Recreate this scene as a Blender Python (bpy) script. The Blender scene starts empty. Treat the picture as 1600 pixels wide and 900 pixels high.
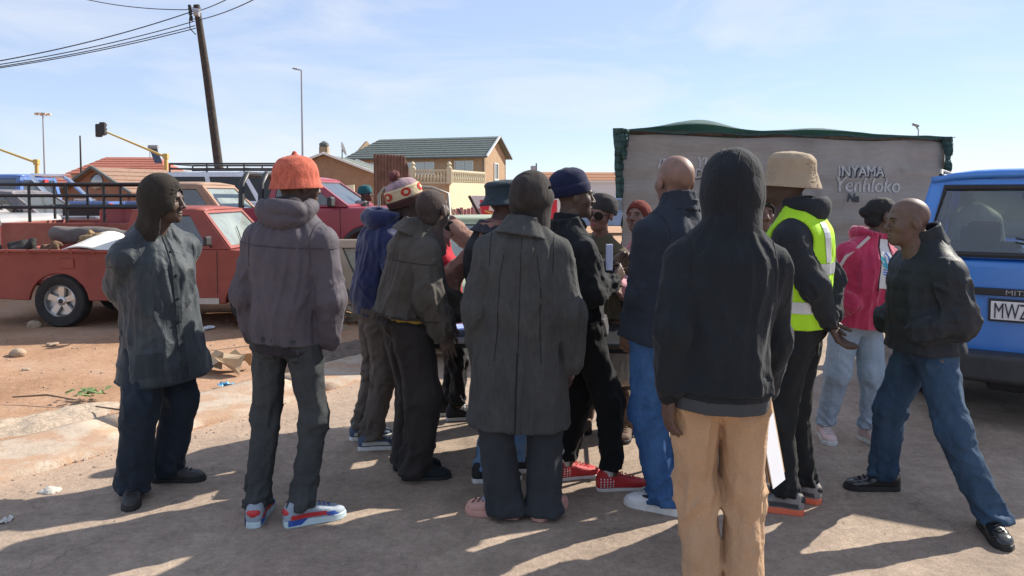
import bpy, bmesh, math, random
import numpy as np
from mathutils import Vector, Matrix, Quaternion
from mathutils.bvhtree import BVHTree
random.seed(7); np.random.seed(7)
R = math.radians
scene = bpy.context.scene
C = scene.collection

# ------------------------------------------------------------------ camera, sky, sun, exposure
FPX = 1209.0; CAMZ = 1.6; PITCH = R(3.0); SHIFT_PX = 84.0
cam_d = bpy.data.cameras.new('camera'); cam = bpy.data.objects.new('camera', cam_d); C.objects.link(cam)
cam.location = (0, 0, CAMZ); cam.rotation_euler = (R(90) - PITCH, 0, 0)
cam_d.sensor_width = 36.0; cam_d.lens = 36.0 * FPX / 1600.0; cam_d.shift_y = -SHIFT_PX / 1600.0
cam_d.clip_start = 0.05; cam_d.clip_end = 3000
scene.camera = cam

SUN_AZ = R(57); SUN_EL = R(35)            # azimuth measured from +Y towards +X
sun_dir = Vector((math.sin(SUN_AZ) * math.cos(SUN_EL), math.cos(SUN_AZ) * math.cos(SUN_EL), math.sin(SUN_EL)))
world = bpy.data.worlds.new('World'); scene.world = world; world.use_nodes = True
wn = world.node_tree.nodes; wl = world.node_tree.links; wn.clear()
w_out = wn.new('ShaderNodeOutputWorld'); w_bg = wn.new('ShaderNodeBackground'); sky = wn.new('ShaderNodeTexSky')
sky.sky_type = 'NISHITA'; sky.sun_disc = False; sky.sun_elevation = SUN_EL; sky.sun_rotation = SUN_AZ
sky.altitude = 1600; sky.air_density = 1.0; sky.dust_density = 0.05; sky.ozone_density = 1.6
w_bg.inputs['Strength'].default_value = 0.105
# thin high cloud over the whole sky, even in every direction
w_tc = wn.new('ShaderNodeTexCoord'); w_map = wn.new('ShaderNodeMapping'); w_map.inputs['Scale'].default_value = (1.3, 1.3, 5.5)
w_no = wn.new('ShaderNodeTexNoise'); w_no.inputs['Scale'].default_value = 2.1; w_no.inputs['Detail'].default_value = 7; w_no.inputs['Roughness'].default_value = 0.58
w_no.inputs['Distortion'].default_value = 0.5
w_rp = wn.new('ShaderNodeValToRGB'); w_rp.color_ramp.elements[0].position = 0.43; w_rp.color_ramp.elements[1].position = 0.74
w_rp.color_ramp.elements[0].color = (0, 0, 0, 1); w_rp.color_ramp.elements[1].color = (.75, .75, .75, 1)
w_mx = wn.new('ShaderNodeMixRGB'); w_mx.inputs['Color2'].default_value = (3.3, 3.4, 3.6, 1)
wl.new(w_tc.outputs['Generated'], w_map.inputs['Vector']); wl.new(w_map.outputs['Vector'], w_no.inputs['Vector'])
wl.new(w_no.outputs['Fac'], w_rp.inputs['Fac']); wl.new(w_rp.outputs['Color'], w_mx.inputs['Fac'])
w_hz = wn.new('ShaderNodeMixRGB'); w_hz.inputs['Fac'].default_value = .76; w_hz.inputs['Color2'].default_value = (1.72, 2.05, 2.85, 1)   # even veil of high haze
wl.new(sky.outputs['Color'], w_hz.inputs['Color1']); wl.new(w_hz.outputs['Color'], w_mx.inputs['Color1']); wl.new(w_mx.outputs['Color'], w_bg.inputs['Color'])
wl.new(w_bg.outputs['Background'], w_out.inputs['Surface'])
sun_l = bpy.data.lights.new('sun', 'SUN'); sun_l.energy = 3.15; sun_l.angle = R(0.53); sun_l.color = (1.0, 0.93, 0.82)
sun_o = bpy.data.objects.new('sun', sun_l); C.objects.link(sun_o)
sun_o.rotation_euler = (-sun_dir).to_track_quat('-Z', 'Y').to_euler(); sun_o.location = sun_dir * 60
vs = scene.view_settings; vs.view_transform = 'Standard'; vs.look = 'None'; vs.exposure = 1.42; vs.gamma = 1.0; vs.use_curve_mapping = False
scene.cycles.use_denoising = True
scene.cycles.max_bounces = 6; scene.cycles.transparent_max_bounces = 12

# ------------------------------------------------------------------ layout helpers (pixels of the 1600 x 900 photograph -> places in the world)
_fw = Vector((0, math.cos(PITCH), -math.sin(PITCH))); _up = Vector((0, math.sin(PITCH), math.cos(PITCH)))
def ray(px, py):
    return Vector((1, 0, 0)) * ((px - 800) / FPX) + _up * ((450 - SHIFT_PX - py) / FPX) + _fw
def gp(px, py, z=0.0):
    d = ray(px, py); t = (z - CAMZ) / d.z
    return Vector((0, 0, CAMZ)) + d * t
def at(px, py, Y):
    d = ray(px, py); return Vector((0, 0, CAMZ)) + d * (Y / d.y)

# ------------------------------------------------------------------ materials
MATS = {}
def _mat(name):
    m = bpy.data.materials.new(name); m.use_nodes = True
    nt = m.node_tree; b = nt.nodes['Principled BSDF']
    return m, nt, b
def _tex(nt, scale, detail=4, rough=.6, vec=None, stretch=None, dist=0):
    tc = nt.nodes.new('ShaderNodeTexCoord'); mp = nt.nodes.new('ShaderNodeMapping')
    nt.links.new(tc.outputs['Object'], mp.inputs['Vector'])
    if stretch: mp.inputs['Scale'].default_value = stretch
    n = nt.nodes.new('ShaderNodeTexNoise'); n.inputs['Scale'].default_value = scale; n.inputs['Detail'].default_value = detail
    n.inputs['Roughness'].default_value = rough; n.inputs['Distortion'].default_value = dist
    nt.links.new(mp.outputs['Vector'], n.inputs['Vector'])
    return n
def _ramp(nt, src, stops):
    r = nt.nodes.new('ShaderNodeValToRGB'); e = r.color_ramp.elements
    while len(e) < len(stops): e.new(0.5)
    for i, (p, c) in enumerate(stops):
        e[i].position = p; e[i].color = (c[0], c[1], c[2], 1) if not isinstance(c, (int, float)) else (c, c, c, 1)
    nt.links.new(src, r.inputs['Fac']); return r
def _mix(nt, fac, c1, c2, mode='MIX'):
    m = nt.nodes.new('ShaderNodeMixRGB'); m.blend_type = mode
    for s, v in (('Fac', fac), ('Color1', c1), ('Color2', c2)):
        if isinstance(v, bpy.types.NodeSocket): nt.links.new(v, m.inputs[s])
        elif isinstance(v, (int, float)): m.inputs[s].default_value = v if s == 'Fac' else (v, v, v, 1)
        else: m.inputs[s].default_value = (v[0], v[1], v[2], 1)
    return m.outputs['Color']
def _bump(nt, b, src, strength, dist):
    bp = nt.nodes.new('ShaderNodeBump'); bp.inputs['Strength'].default_value = strength; bp.inputs['Distance'].default_value = dist
    nt.links.new(src, bp.inputs['Height'])
    if b.inputs['Normal'].is_linked: nt.links.new(b.inputs['Normal'].links[0].from_socket, bp.inputs['Normal'])
    nt.links.new(bp.outputs['Normal'], b.inputs['Normal'])
def S(c, k): return tuple(max(0, min(1, x * k)) for x in c)

def fabric(key, col, var=.22, rough=.9, wear=0.0, wearcol=(.32, .27, .22), bump=.35, crease=.5, sheen=.04, fine=260, thread=0.0):
    if key in MATS: return MATS[key]
    m, nt, b = _mat(key)
    n1 = _tex(nt, 4.5, 5, .65)
    c = _ramp(nt, n1.outputs['Fac'], [(.28, S(col, 1 - var)), (.72, S(col, 1 + var))]).outputs['Color']
    n2 = _tex(nt, fine, 2, .7)
    c = _mix(nt, .35, c, _ramp(nt, n2.outputs['Fac'], [(.3, .45), (.7, 1.0)]).outputs['Color'], 'MULTIPLY')
    if thread:
        n4 = _tex(nt, 70, 3, .7, stretch=(1, 1, .25)); c = _mix(nt, thread, c, _ramp(nt, n4.outputs['Fac'], [(.35, S(col, .4)), (.65, S(col, 1.9))]).outputs['Color'])
    if wear:
        n3 = _tex(nt, 7, 6, .7, stretch=(1, 1, .5)); f = _ramp(nt, n3.outputs['Fac'], [(.5, 0.0), (.75, wear)]).outputs['Color']
        c = _mix(nt, f, c, wearcol)
    nt.links.new(c, b.inputs['Base Color']); b.inputs['Roughness'].default_value = rough
    b.inputs['Sheen Weight'].default_value = sheen; b.inputs['Sheen Roughness'].default_value = .5
    b.inputs['Specular IOR Level'].default_value = .25
    if crease:
        nc = _tex(nt, 16, 4, .55, stretch=(1, 1, .55), dist=.8); _bump(nt, b, nc.outputs['Fac'], crease * .6, .03)
    _bump(nt, b, n2.outputs['Fac'], bump, .002)
    MATS[key] = m; return m
def jean(key, col, light):
    if key in MATS: return MATS[key]
    m, nt, b = _mat(key)
    n1 = _tex(nt, 5, 6, .7, stretch=(1, 1, .45)); c = _ramp(nt, n1.outputs['Fac'], [(.3, col), (.75, light)]).outputs['Color']
    n2 = _tex(nt, 220, 2, .7, stretch=(1, 1, .3)); c = _mix(nt, .4, c, _ramp(nt, n2.outputs['Fac'], [(.3, .5), (.7, 1.15)]).outputs['Color'], 'MULTIPLY')
    nt.links.new(c, b.inputs['Base Color']); b.inputs['Roughness'].default_value = .85; b.inputs['Specular IOR Level'].default_value = .2
    nc = _tex(nt, 22, 4, .6, stretch=(.6, .6, 1.3), dist=.9); _bump(nt, b, nc.outputs['Fac'], .3, .015); _bump(nt, b, n2.outputs['Fac'], .3, .002)
    MATS[key] = m; return m
def skin(key, col):
    if key in MATS: return MATS[key]
    m, nt, b = _mat(key)
    n1 = _tex(nt, 22, 5, .65); c = _ramp(nt, n1.outputs['Fac'], [(.3, S(col, .78)), (.7, S(col, 1.18))]).outputs['Color']
    nt.links.new(c, b.inputs['Base Color']); b.inputs['Roughness'].default_value = .58
    b.inputs['Subsurface Weight'].default_value = .12; b.inputs['Subsurface Radius'].default_value = (.012, .005, .003); b.inputs['Subsurface Scale'].default_value = 1.0
    n2 = _tex(nt, 180, 3, .6); _bump(nt, b, n2.outputs['Fac'], .18, .002)
    MATS[key] = m; return m
def plain(key, col, rough=.6, metal=0, var=.1, scale=12, bump=0, bscale=60, spec=.5, coat=0):
    if key in MATS: return MATS[key]
    m, nt, b = _mat(key)
    n1 = _tex(nt, scale, 5, .6); c = _ramp(nt, n1.outputs['Fac'], [(.3, S(col, 1 - var)), (.7, S(col, 1 + var))]).outputs['Color']
    nt.links.new(c, b.inputs['Base Color']); b.inputs['Roughness'].default_value = rough; b.inputs['Metallic'].default_value = metal
    b.inputs['Specular IOR Level'].default_value = spec; b.inputs['Coat Weight'].default_value = coat
    if bump: _bump(nt, b, _tex(nt, bscale, 4, .6).outputs['Fac'], bump, .01)
    MATS[key] = m; return m
def paint(key, col, rough=.32, dust=.25, fade=None, coat=.3, chips=0):
    """car paint with dust, sun fading patches and chips"""
    if key in MATS: return MATS[key]
    m, nt, b = _mat(key)
    n1 = _tex(nt, 2.2, 6, .6); c = _ramp(nt, n1.outputs['Fac'], [(.35, S(col, .85)), (.7, fade or S(col, 1.15))]).outputs['Color']
    n2 = _tex(nt, 9, 8, .7); f = _ramp(nt, n2.outputs['Fac'], [(.35, dust * .15), (.75, dust)]).outputs['Color']
    c = _mix(nt, f, c, (.36, .27, .2))
    if chips:
        n3 = _tex(nt, 26, 6, .75); f2 = _ramp(nt, n3.outputs['Fac'], [(.66, 0.0), (.7, chips)]).outputs['Color']; c = _mix(nt, f2, c, (.42, .38, .34))
    nt.links.new(c, b.inputs['Base Color'])
    rr = _ramp(nt, n2.outputs['Fac'], [(.3, rough), (.8, min(1, rough + .3))]); nt.links.new(rr.outputs['Color'], b.inputs['Roughness'])
    b.inputs['Coat Weight'].default_value = coat; b.inputs['Coat Roughness'].default_value = .15
    MATS[key] = m; return m
def glass(key, tint=(.55, .62, .62), dust=.12, gloss=.16, dustcol=(.5, .5, .46)):
    if key in MATS: return MATS[key]
    m = bpy.data.materials.new(key); m.use_nodes = True; nt = m.node_tree; nt.nodes.clear()
    o = nt.nodes.new('ShaderNodeOutputMaterial'); tr = nt.nodes.new('ShaderNodeBsdfTransparent'); tr.inputs['Color'].default_value = (*tint, 1)
    gl = nt.nodes.new('ShaderNodeBsdfGlossy'); gl.inputs['Roughness'].default_value = .04
    df = nt.nodes.new('ShaderNodeBsdfDiffuse'); df.inputs['Color'].default_value = (*dustcol, 1)
    fr = nt.nodes.new('ShaderNodeFresnel'); fr.inputs['IOR'].default_value = 1.5
    ad = nt.nodes.new('ShaderNodeMath'); ad.operation = 'ADD'; ad.use_clamp = True; ad.inputs[1].default_value = gloss; nt.links.new(fr.outputs[0], ad.inputs[0])
    m1 = nt.nodes.new('ShaderNodeMixShader'); nt.links.new(ad.outputs[0], m1.inputs[0]); nt.links.new(tr.outputs[0], m1.inputs[1]); nt.links.new(gl.outputs[0], m1.inputs[2])
    n = _tex(nt, 3, 6, .65); f = _ramp(nt, n.outputs['Fac'], [(.3, dust * .5), (.7, dust)])
    m2 = nt.nodes.new('ShaderNodeMixShader'); nt.links.new(f.outputs['Color'], m2.inputs[0]); nt.links.new(m1.outputs[0], m2.inputs[1]); nt.links.new(df.outputs[0], m2.inputs[2])
    nt.links.new(m2.outputs[0], o.inputs['Surface'])
    MATS[key] = m; return m

# ------------------------------------------------------------------ object helpers
def tag(o, label=None, cat=None, group=None, kind=None):
    if label: o['label'] = label
    if cat: o['category'] = cat
    if group: o['group'] = group
    if kind: o['kind'] = kind
    return o
def thing(name, label, cat, loc=(0, 0, 0), rz=0.0, group=None):
    o = bpy.data.objects.new(name, None); C.objects.link(o); o.empty_display_size = .1
    o.location = loc; o.rotation_euler = (0, 0, rz); return tag(o, label, cat, group)
def link(name, me, parent=None, mat=None):
    o = bpy.data.objects.new(name, me); C.objects.link(o)
    if parent is not None: o.parent = parent
    if mat is not None: me.materials.append(mat)
    return o
def mesh_np(name, V, Q, smooth=True):
    me = bpy.data.meshes.new(name); nq = len(Q); k = Q.shape[1]
    me.vertices.add(len(V)); me.vertices.foreach_set('co', np.ascontiguousarray(V, dtype=np.float32).ravel())
    me.loops.add(nq * k); me.loops.foreach_set('vertex_index', np.ascontiguousarray(Q, dtype=np.int32).ravel())
    me.polygons.add(nq); me.polygons.foreach_set('loop_start', np.arange(0, nq * k, k, dtype=np.int32)); me.polygons.foreach_set('loop_total', np.full(nq, k, dtype=np.int32))
    me.polygons.foreach_set('use_smooth', np.full(nq, smooth, dtype=bool))
    me.update(calc_edges=True); return me
class MB:
    """collects simple shapes; build() links them as ONE mesh object"""
    def __init__(s): s.v = []; s.f = []
    def quad(s, *p):
        n = len(s.v); s.v += [tuple(x) for x in p]; s.f.append(tuple(range(n, n + len(p)))); return s
    def box(s, c, d, M=None):
        n = len(s.v); c = Vector(c)
        for sx in (-1, 1):
            for sy in (-1, 1):
                for sz in (-1, 1):
                    q = Vector((sx * d[0] / 2, sy * d[1] / 2, sz * d[2] / 2))
                    if M is not None: q = M @ q
                    s.v.append(tuple(c + q))
        s.f += [tuple(n + i for i in q) for q in ((0, 1, 3, 2), (4, 6, 7, 5), (0, 4, 5, 1), (2, 3, 7, 6), (0, 2, 6, 4), (1, 5, 7, 3))]
        return s
    def hexa(s, p):   # 8 corners, order as box
        n = len(s.v); s.v += [tuple(x) for x in p]
        s.f += [tuple(n + i for i in q) for q in ((0, 1, 3, 2), (4, 6, 7, 5), (0, 4, 5, 1), (2, 3, 7, 6), (0, 2, 6, 4), (1, 5, 7, 3))]
        return s
    def prism(s, poly, ext):  # poly: 3d points of a planar outline, ext: vector
        n = len(s.v); k = len(poly); e = Vector(ext)
        s.v += [tuple(p) for p in poly] + [tuple(Vector(p) + e) for p in poly]
        s.f.append(tuple(range(n + k - 1, n - 1, -1))); s.f.append(tuple(range(n + k, n + 2 * k)))
        for i in range(k): j = (i + 1) % k; s.f.append((n + i, n + j, n + k + j, n + k + i))
        return s
    def tube(s, path, r, sides=8, closed=False, cap=True):
        P = [Vector(p) for p in path]; rs = r if isinstance(r, (list, tuple)) else [r] * len(P); n0 = len(s.v); N = len(P); prev = None
        for i, p in enumerate(P):
            a = P[(i - 1) % N] if (closed or i > 0) else p; b = P[(i + 1) % N] if (closed or i < N - 1) else p
            t = (b - a); t = t.normalized() if t.length > 1e-9 else Vector((0, 0, 1))
            if prev is None: u = t.orthogonal().normalized()
            else:
                u = prev - t * prev.dot(t); u = u.normalized() if u.length > 1e-6 else t.orthogonal().normalized()
            prev = u; w = t.cross(u)
            for k in range(sides):
                an = 2 * math.pi * k / sides; s.v.append(tuple(p + (u * math.cos(an) + w * math.sin(an)) * rs[i]))
        for i in range(N if closed else N - 1):
            j = (i + 1) % N
            for k in range(sides):
                l = (k + 1) % sides; s.f.append((n0 + i * sides + k, n0 + i * sides + l, n0 + j * sides + l, n0 + j * sides + k))
        if cap and not closed:
            s.f.append(tuple(n0 + k for k in range(sides - 1, -1, -1))); s.f.append(tuple(n0 + (N - 1) * sides + k for k in range(sides)))
        return s
    def lathe(s, prof, M=None, sides=20, caps=True):  # prof: (r, z) list, axis z
        n0 = len(s.v)
        for (r, z) in prof:
            for k in range(sides):
                an = 2 * math.pi * k / sides; q = Vector((r * math.cos(an), r * math.sin(an), z)); s.v.append(tuple(M @ q if M is not None else q))
        for i in range(len(prof) - 1):
            for k in range(sides):
                l = (k + 1) % sides; s.f.append((n0 + i * sides + k, n0 + i * sides + l, n0 + (i + 1) * sides + l, n0 + (i + 1) * sides + k))
        if caps:
            s.f.append(tuple(n0 + k for k in range(sides - 1, -1, -1))); s.f.append(tuple(n0 + (len(prof) - 1) * sides + k for k in range(sides)))
        return s
    def build(s, name, mat, parent=None, bevel=0, smooth=False, seg=2, angle=35):
        me = bpy.data.meshes.new(name); me.from_pydata(s.v, [], s.f); me.update()
        bm = bmesh.new(); bm.from_mesh(me); bmesh.ops.recalc_face_normals(bm, faces=bm.faces); bm.to_mesh(me); bm.free()
        o = link(name, me, parent, mat)
        if smooth or bevel:
            for p in me.polygons: p.use_smooth = True
        if bevel:
            b = o.modifiers.new('bevel', 'BEVEL'); b.width = bevel; b.segments = seg; b.limit_method = 'ANGLE'; b.angle_limit = R(angle); b.harden_normals = True
        elif smooth:
            try: me.set_sharp_from_angle(angle=R(angle + 10))
            except Exception: pass
        return o
def copy_tree(o, parent=None):
    c = o.copy(); C.objects.link(c); c.parent = parent
    for ch in list(o.children): copy_tree(ch, c)
    return c
def text_mesh(txt, size, depth=.002, shear=0.0, bold=0.0):
    cu = bpy.data.curves.new('lettering', 'FONT'); cu.body = txt; cu.size = size; cu.extrude = depth; cu.shear = shear; cu.offset = bold; cu.resolution_u = 3
    o = bpy.data.objects.new('tmp_lettering', cu); C.objects.link(o)
    dg = bpy.context.evaluated_depsgraph_get(); me = bpy.data.meshes.new_from_object(o.evaluated_get(dg))
    bpy.data.objects.remove(o); bpy.data.curves.remove(cu); return me

# ------------------------------------------------------------------ implicit surfaces (cloth, bodies): numpy field + surface nets
_tab = np.random.RandomState(3).rand(8192).astype(np.float32)
def vnoise(x, y, z, seed=0):
    xi = np.floor(x).astype(np.int64); yi = np.floor(y).astype(np.int64); zi = np.floor(z).astype(np.int64)
    fx = (x - xi).astype(np.float32); fy = (y - yi).astype(np.float32); fz = (z - zi).astype(np.float32)
    fx = fx * fx * (3 - 2 * fx); fy = fy * fy * (3 - 2 * fy); fz = fz * fz * (3 - 2 * fz)
    def h(a, b, c): return _tab[((a * 73856093) ^ (b * 19349663) ^ (c * 83492791) ^ (seed * 2654435)) & 8191]
    x0 = h(xi, yi, zi) * (1 - fx) + h(xi + 1, yi, zi) * fx; x1 = h(xi, yi + 1, zi) * (1 - fx) + h(xi + 1, yi + 1, zi) * fx
    x2 = h(xi, yi, zi + 1) * (1 - fx) + h(xi + 1, yi, zi + 1) * fx; x3 = h(xi, yi + 1, zi + 1) * (1 - fx) + h(xi + 1, yi + 1, zi + 1) * fx
    a = x0 * (1 - fy) + x1 * fy; b = x2 * (1 - fy) + x3 * fy
    return a * (1 - fz) + b * fz
def ridge(n): return 1 - np.abs(2 * n - 1)
def A3(v): return np.array([v[0], v[1], v[2]], dtype=np.float64)
class Vol:
    def __init__(s, lo, hi, h):
        s.h = h; s.lo = np.array(lo, float); n = np.ceil((np.array(hi, float) - s.lo) / h).astype(int) + 1; s.n = n
        s.ax = [(s.lo[i] + np.arange(n[i]) * h).astype(np.float32) for i in range(3)]; s.f = np.full(n, 1.0, dtype=np.float32)
    def _sub(s, lo, hi):
        a = np.clip(np.floor((np.array(lo) - s.lo) / s.h).astype(int), 0, s.n); b = np.clip(np.ceil((np.array(hi) - s.lo) / s.h).astype(int) + 1, 0, s.n)
        sl = tuple(slice(a[i], b[i]) for i in range(3))
        return sl, s.ax[0][sl[0]][:, None, None], s.ax[1][sl[1]][None, :, None], s.ax[2][sl[2]][None, None, :]
    def add(s, prim, k=.02):
        lo, hi, fn = prim; m = k + 2.5 * s.h + .01
        sl, X, Y, Z = s._sub(np.array(lo) - m, np.array(hi) + m)
        if min(x.stop - x.start for x in sl) <= 0: return s
        d = fn(X, Y, Z); f = s.f[sl]
        if k > 0:
            hh = np.clip(.5 + .5 * (f - d) / k, 0, 1); s.f[sl] = (f * (1 - hh) + d * hh - k * hh * (1 - hh)).astype(np.float32)
        else: s.f[sl] = np.minimum(f, d)
        return s
    def cut(s, prim, k=.01):
        lo, hi, fn = prim; m = k + 2.5 * s.h
        sl, X, Y, Z = s._sub(np.array(lo) - m, np.array(hi) + m)
        if min(x.stop - x.start for x in sl) <= 0: return s
        d = -fn(X, Y, Z); f = s.f[sl]
        hh = np.clip(.5 - .5 * (f - d) / max(k, 1e-5), 0, 1); s.f[sl] = (f * (1 - hh) + d * hh + k * hh * (1 - hh)).astype(np.float32)
        return s
    def clip(s, p, n):   # keep the side the normal points away from: dot(x-p,n)<0
        X, Y, Z = s.ax[0][:, None, None], s.ax[1][None, :, None], s.ax[2][None, None, :]
        s.f = np.maximum(s.f, ((X - p[0]) * n[0] + (Y - p[1]) * n[1] + (Z - p[2]) * n[2]).astype(np.float32)); return s
    def disp(s, fn, band=.05):
        idx = np.nonzero(np.abs(s.f) < band)
        x = s.ax[0][idx[0]]; y = s.ax[1][idx[1]]; z = s.ax[2][idx[2]]
        s.f[idx] += fn(x, y, z).astype(np.float32); return s
    def mesh(s):
        f = s.f; f[0] = f[-1] = 1; f[:, 0] = 1; f[:, -1] = 1; f[:, :, 0] = 1; f[:, :, -1] = 1
        ins = f < 0; c = np.zeros(tuple(np.array(f.shape) - 1), dtype=np.int8)
        cs = [(i, j, k) for i in (0, 1) for j in (0, 1) for k in (0, 1)]; nx, ny, nz = c.shape
        for (i, j, k) in cs: c += ins[i:i + nx, j:j + ny, k:k + nz]
        mixed = (c > 0) & (c < 8); ci = np.nonzero(mixed); idx = np.full(c.shape, -1, dtype=np.int32); idx[ci] = np.arange(len(ci[0]))
        val = {q: f[ci[0] + q[0], ci[1] + q[1], ci[2] + q[2]] for q in cs}
        acc = np.zeros((len(ci[0]), 3), np.float32); cnt = np.zeros(len(ci[0]), np.float32)
        for a in cs:
            for ax in range(3):
                if a[ax]: continue
                b = list(a); b[ax] = 1; b = tuple(b); va, vb = val[a], val[b]; x = (va < 0) != (vb < 0)
                t = np.where(x, va / np.where(x, va - vb, 1), 0)
                for d in range(3): acc[:, d] += np.where(x, a[d] + (t if d == ax else 0), 0)
                cnt += x
        V = s.lo + s.h * (np.stack(ci, 1) + acc / cnt[:, None]); Q = []
        for ax in range(3):
            o1, o2 = [(1, 2), (2, 0), (0, 1)][ax]
            sa = [slice(1, -1)] * 3; sb = [slice(1, -1)] * 3; sa[ax] = slice(0, -1); sb[ax] = slice(1, None)
            A, B = ins[tuple(sa)], ins[tuple(sb)]; e = np.nonzero(A != B); flip = B[e]
            g = [e[0] + 1, e[1] + 1, e[2] + 1]; g[ax] = g[ax] - 1
            def cell(d1, d2):
                q = [g[0], g[1], g[2]]; q[o1] = q[o1] + d1; q[o2] = q[o2] + d2; return idx[q[0], q[1], q[2]]
            q4 = np.stack([cell(-1, -1), cell(0, -1), cell(0, 0), cell(-1, 0)], 1); q4[flip] = q4[flip][:, ::-1]; Q.append(q4)
        return V, np.concatenate(Q)
def p_cone(a, b, ra, rb, wr=None):
    a = A3(a); b = A3(b); ba = b - a; L2 = max(float(ba @ ba), 1e-9); L = math.sqrt(L2); r = max(ra, rb) + (.03 if wr else 0)
    n = ba / L; u = np.cross(n, [0.0, .35, .94]); u = u / (np.linalg.norm(u) + 1e-9) if np.linalg.norm(u) > .05 else np.cross(n, [1.0, 0, 0]); u = u / np.linalg.norm(u); w = np.cross(n, u)
    def fn(X, Y, Z):
        x, y, z = X - a[0], Y - a[1], Z - a[2]
        t0 = (x * ba[0] + y * ba[1] + z * ba[2]) / L2; t = np.clip(t0, 0, 1)
        qx, qy, qz = x - t * ba[0], y - t * ba[1], z - t * ba[2]
        rr = ra + (rb - ra) * t
        d = np.sqrt(qx * qx + qy * qy + qz * qz)
        if wr is not None:
            cu = qx * u[0] + qy * u[1] + qz * u[2]; cw = qx * w[0] + qy * w[1] + qz * w[2]; dd = np.maximum(d, 1e-4)
            m = np.abs(d - rr) < .06; off = np.zeros_like(d)
            tb = np.broadcast_to(t, d.shape)
            off[m] = wr(tb[m] * L, (cu / dd)[m], (cw / dd)[m], L); rr = rr + off
        return d - rr
    return np.minimum(a, b) - r, np.maximum(a, b) + r, fn
def p_ell(c, r, M=None):
    c = A3(c); r = np.array(r, float); Rm = np.array(M.to_3x3()) if M is not None else np.eye(3); e = np.abs(Rm) @ r
    def fn(X, Y, Z):
        x, y, z = X - c[0], Y - c[1], Z - c[2]
        l = [Rm[0, i] * x + Rm[1, i] * y + Rm[2, i] * z for i in range(3)]
        k0 = np.sqrt((l[0] / r[0]) ** 2 + (l[1] / r[1]) ** 2 + (l[2] / r[2]) ** 2); k1 = np.sqrt((l[0] / r[0] ** 2) ** 2 + (l[1] / r[1] ** 2) ** 2 + (l[2] / r[2] ** 2) ** 2)
        return k0 * (k0 - 1) / np.maximum(k1, 1e-6)
    return c - e, c + e, fn
def _cr(xs, ys, q):   # smooth (monotone-ish) interpolation table
    xs = np.array(xs, float); ys = np.array(ys, float); t = np.linspace(xs[0], xs[-1], 240); m = np.gradient(ys, xs); i = np.clip(np.searchsorted(xs, t) - 1, 0, len(xs) - 2)
    h = xs[i + 1] - xs[i]; s = (t - xs[i]) / h
    v = (2 * s ** 3 - 3 * s ** 2 + 1) * ys[i] + (s ** 3 - 2 * s ** 2 + s) * h * m[i] + (-2 * s ** 3 + 3 * s ** 2) * ys[i + 1] + (s ** 3 - s ** 2) * h * m[i + 1]
    v = np.clip(v, np.minimum(ys[i], ys[i + 1]) - .01, np.maximum(ys[i], ys[i + 1]) + .01)
    return np.interp(q, t, v)
def p_loft(p0, n, u, nodes, power=2.4, wr=None, cap=True):
    """nodes: (s along n, half width along u, half depth along v, centre offset u, centre offset v)"""
    p0 = A3(p0); n = A3(n); n = n / np.linalg.norm(n); u = A3(u); u = u - n * (u @ n); u = u / np.linalg.norm(u); v = np.cross(n, u)
    nd = np.array([list(x) + [0] * (5 - len(x)) for x in nodes], float); s0, s1 = nd[0, 0], nd[-1, 0]
    mw = nd[:, 1:3].max() + np.abs(nd[:, 3:]).max() + .03; a = p0 + n * s0; b = p0 + n * s1
    def fn(X, Y, Z):
        x, y, z = X - p0[0], Y - p0[1], Z - p0[2]
        s = x * n[0] + y * n[1] + z * n[2]; sc = np.clip(s, s0, s1)
        W = np.maximum(_cr(nd[:, 0], nd[:, 1], sc), .004); D = np.maximum(_cr(nd[:, 0], nd[:, 2], sc), .004)
        cu = x * u[0] + y * u[1] + z * u[2] - _cr(nd[:, 0], nd[:, 3], sc); cv = x * v[0] + y * v[1] + z * v[2] - _cr(nd[:, 0], nd[:, 4], sc)
        q = (np.abs(cu / W) ** power + np.abs(cv / D) ** power) ** (1 / power); d = (q - 1) * np.minimum(W, D)
        if wr is not None:
            m = np.abs(d) < .07; rr = np.sqrt(cu * cu + cv * cv) + 1e-5; sb = np.broadcast_to(s, d.shape)
            off = np.zeros(d.shape, np.float32); off[m] = wr(sb[m], (cu / rr)[m], (cv / rr)[m]); d = d - off
        if cap: d = np.maximum(d, np.maximum(s0 - s, s - s1))
        return d.astype(np.float32)
    return np.minimum(a, b) - mw, np.maximum(a, b) + mw, fn
def vol_obj(name, vol, mat, parent):
    V, Q = vol.mesh(); o = link(name, mesh_np(name, V, Q), parent, mat); return o
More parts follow.
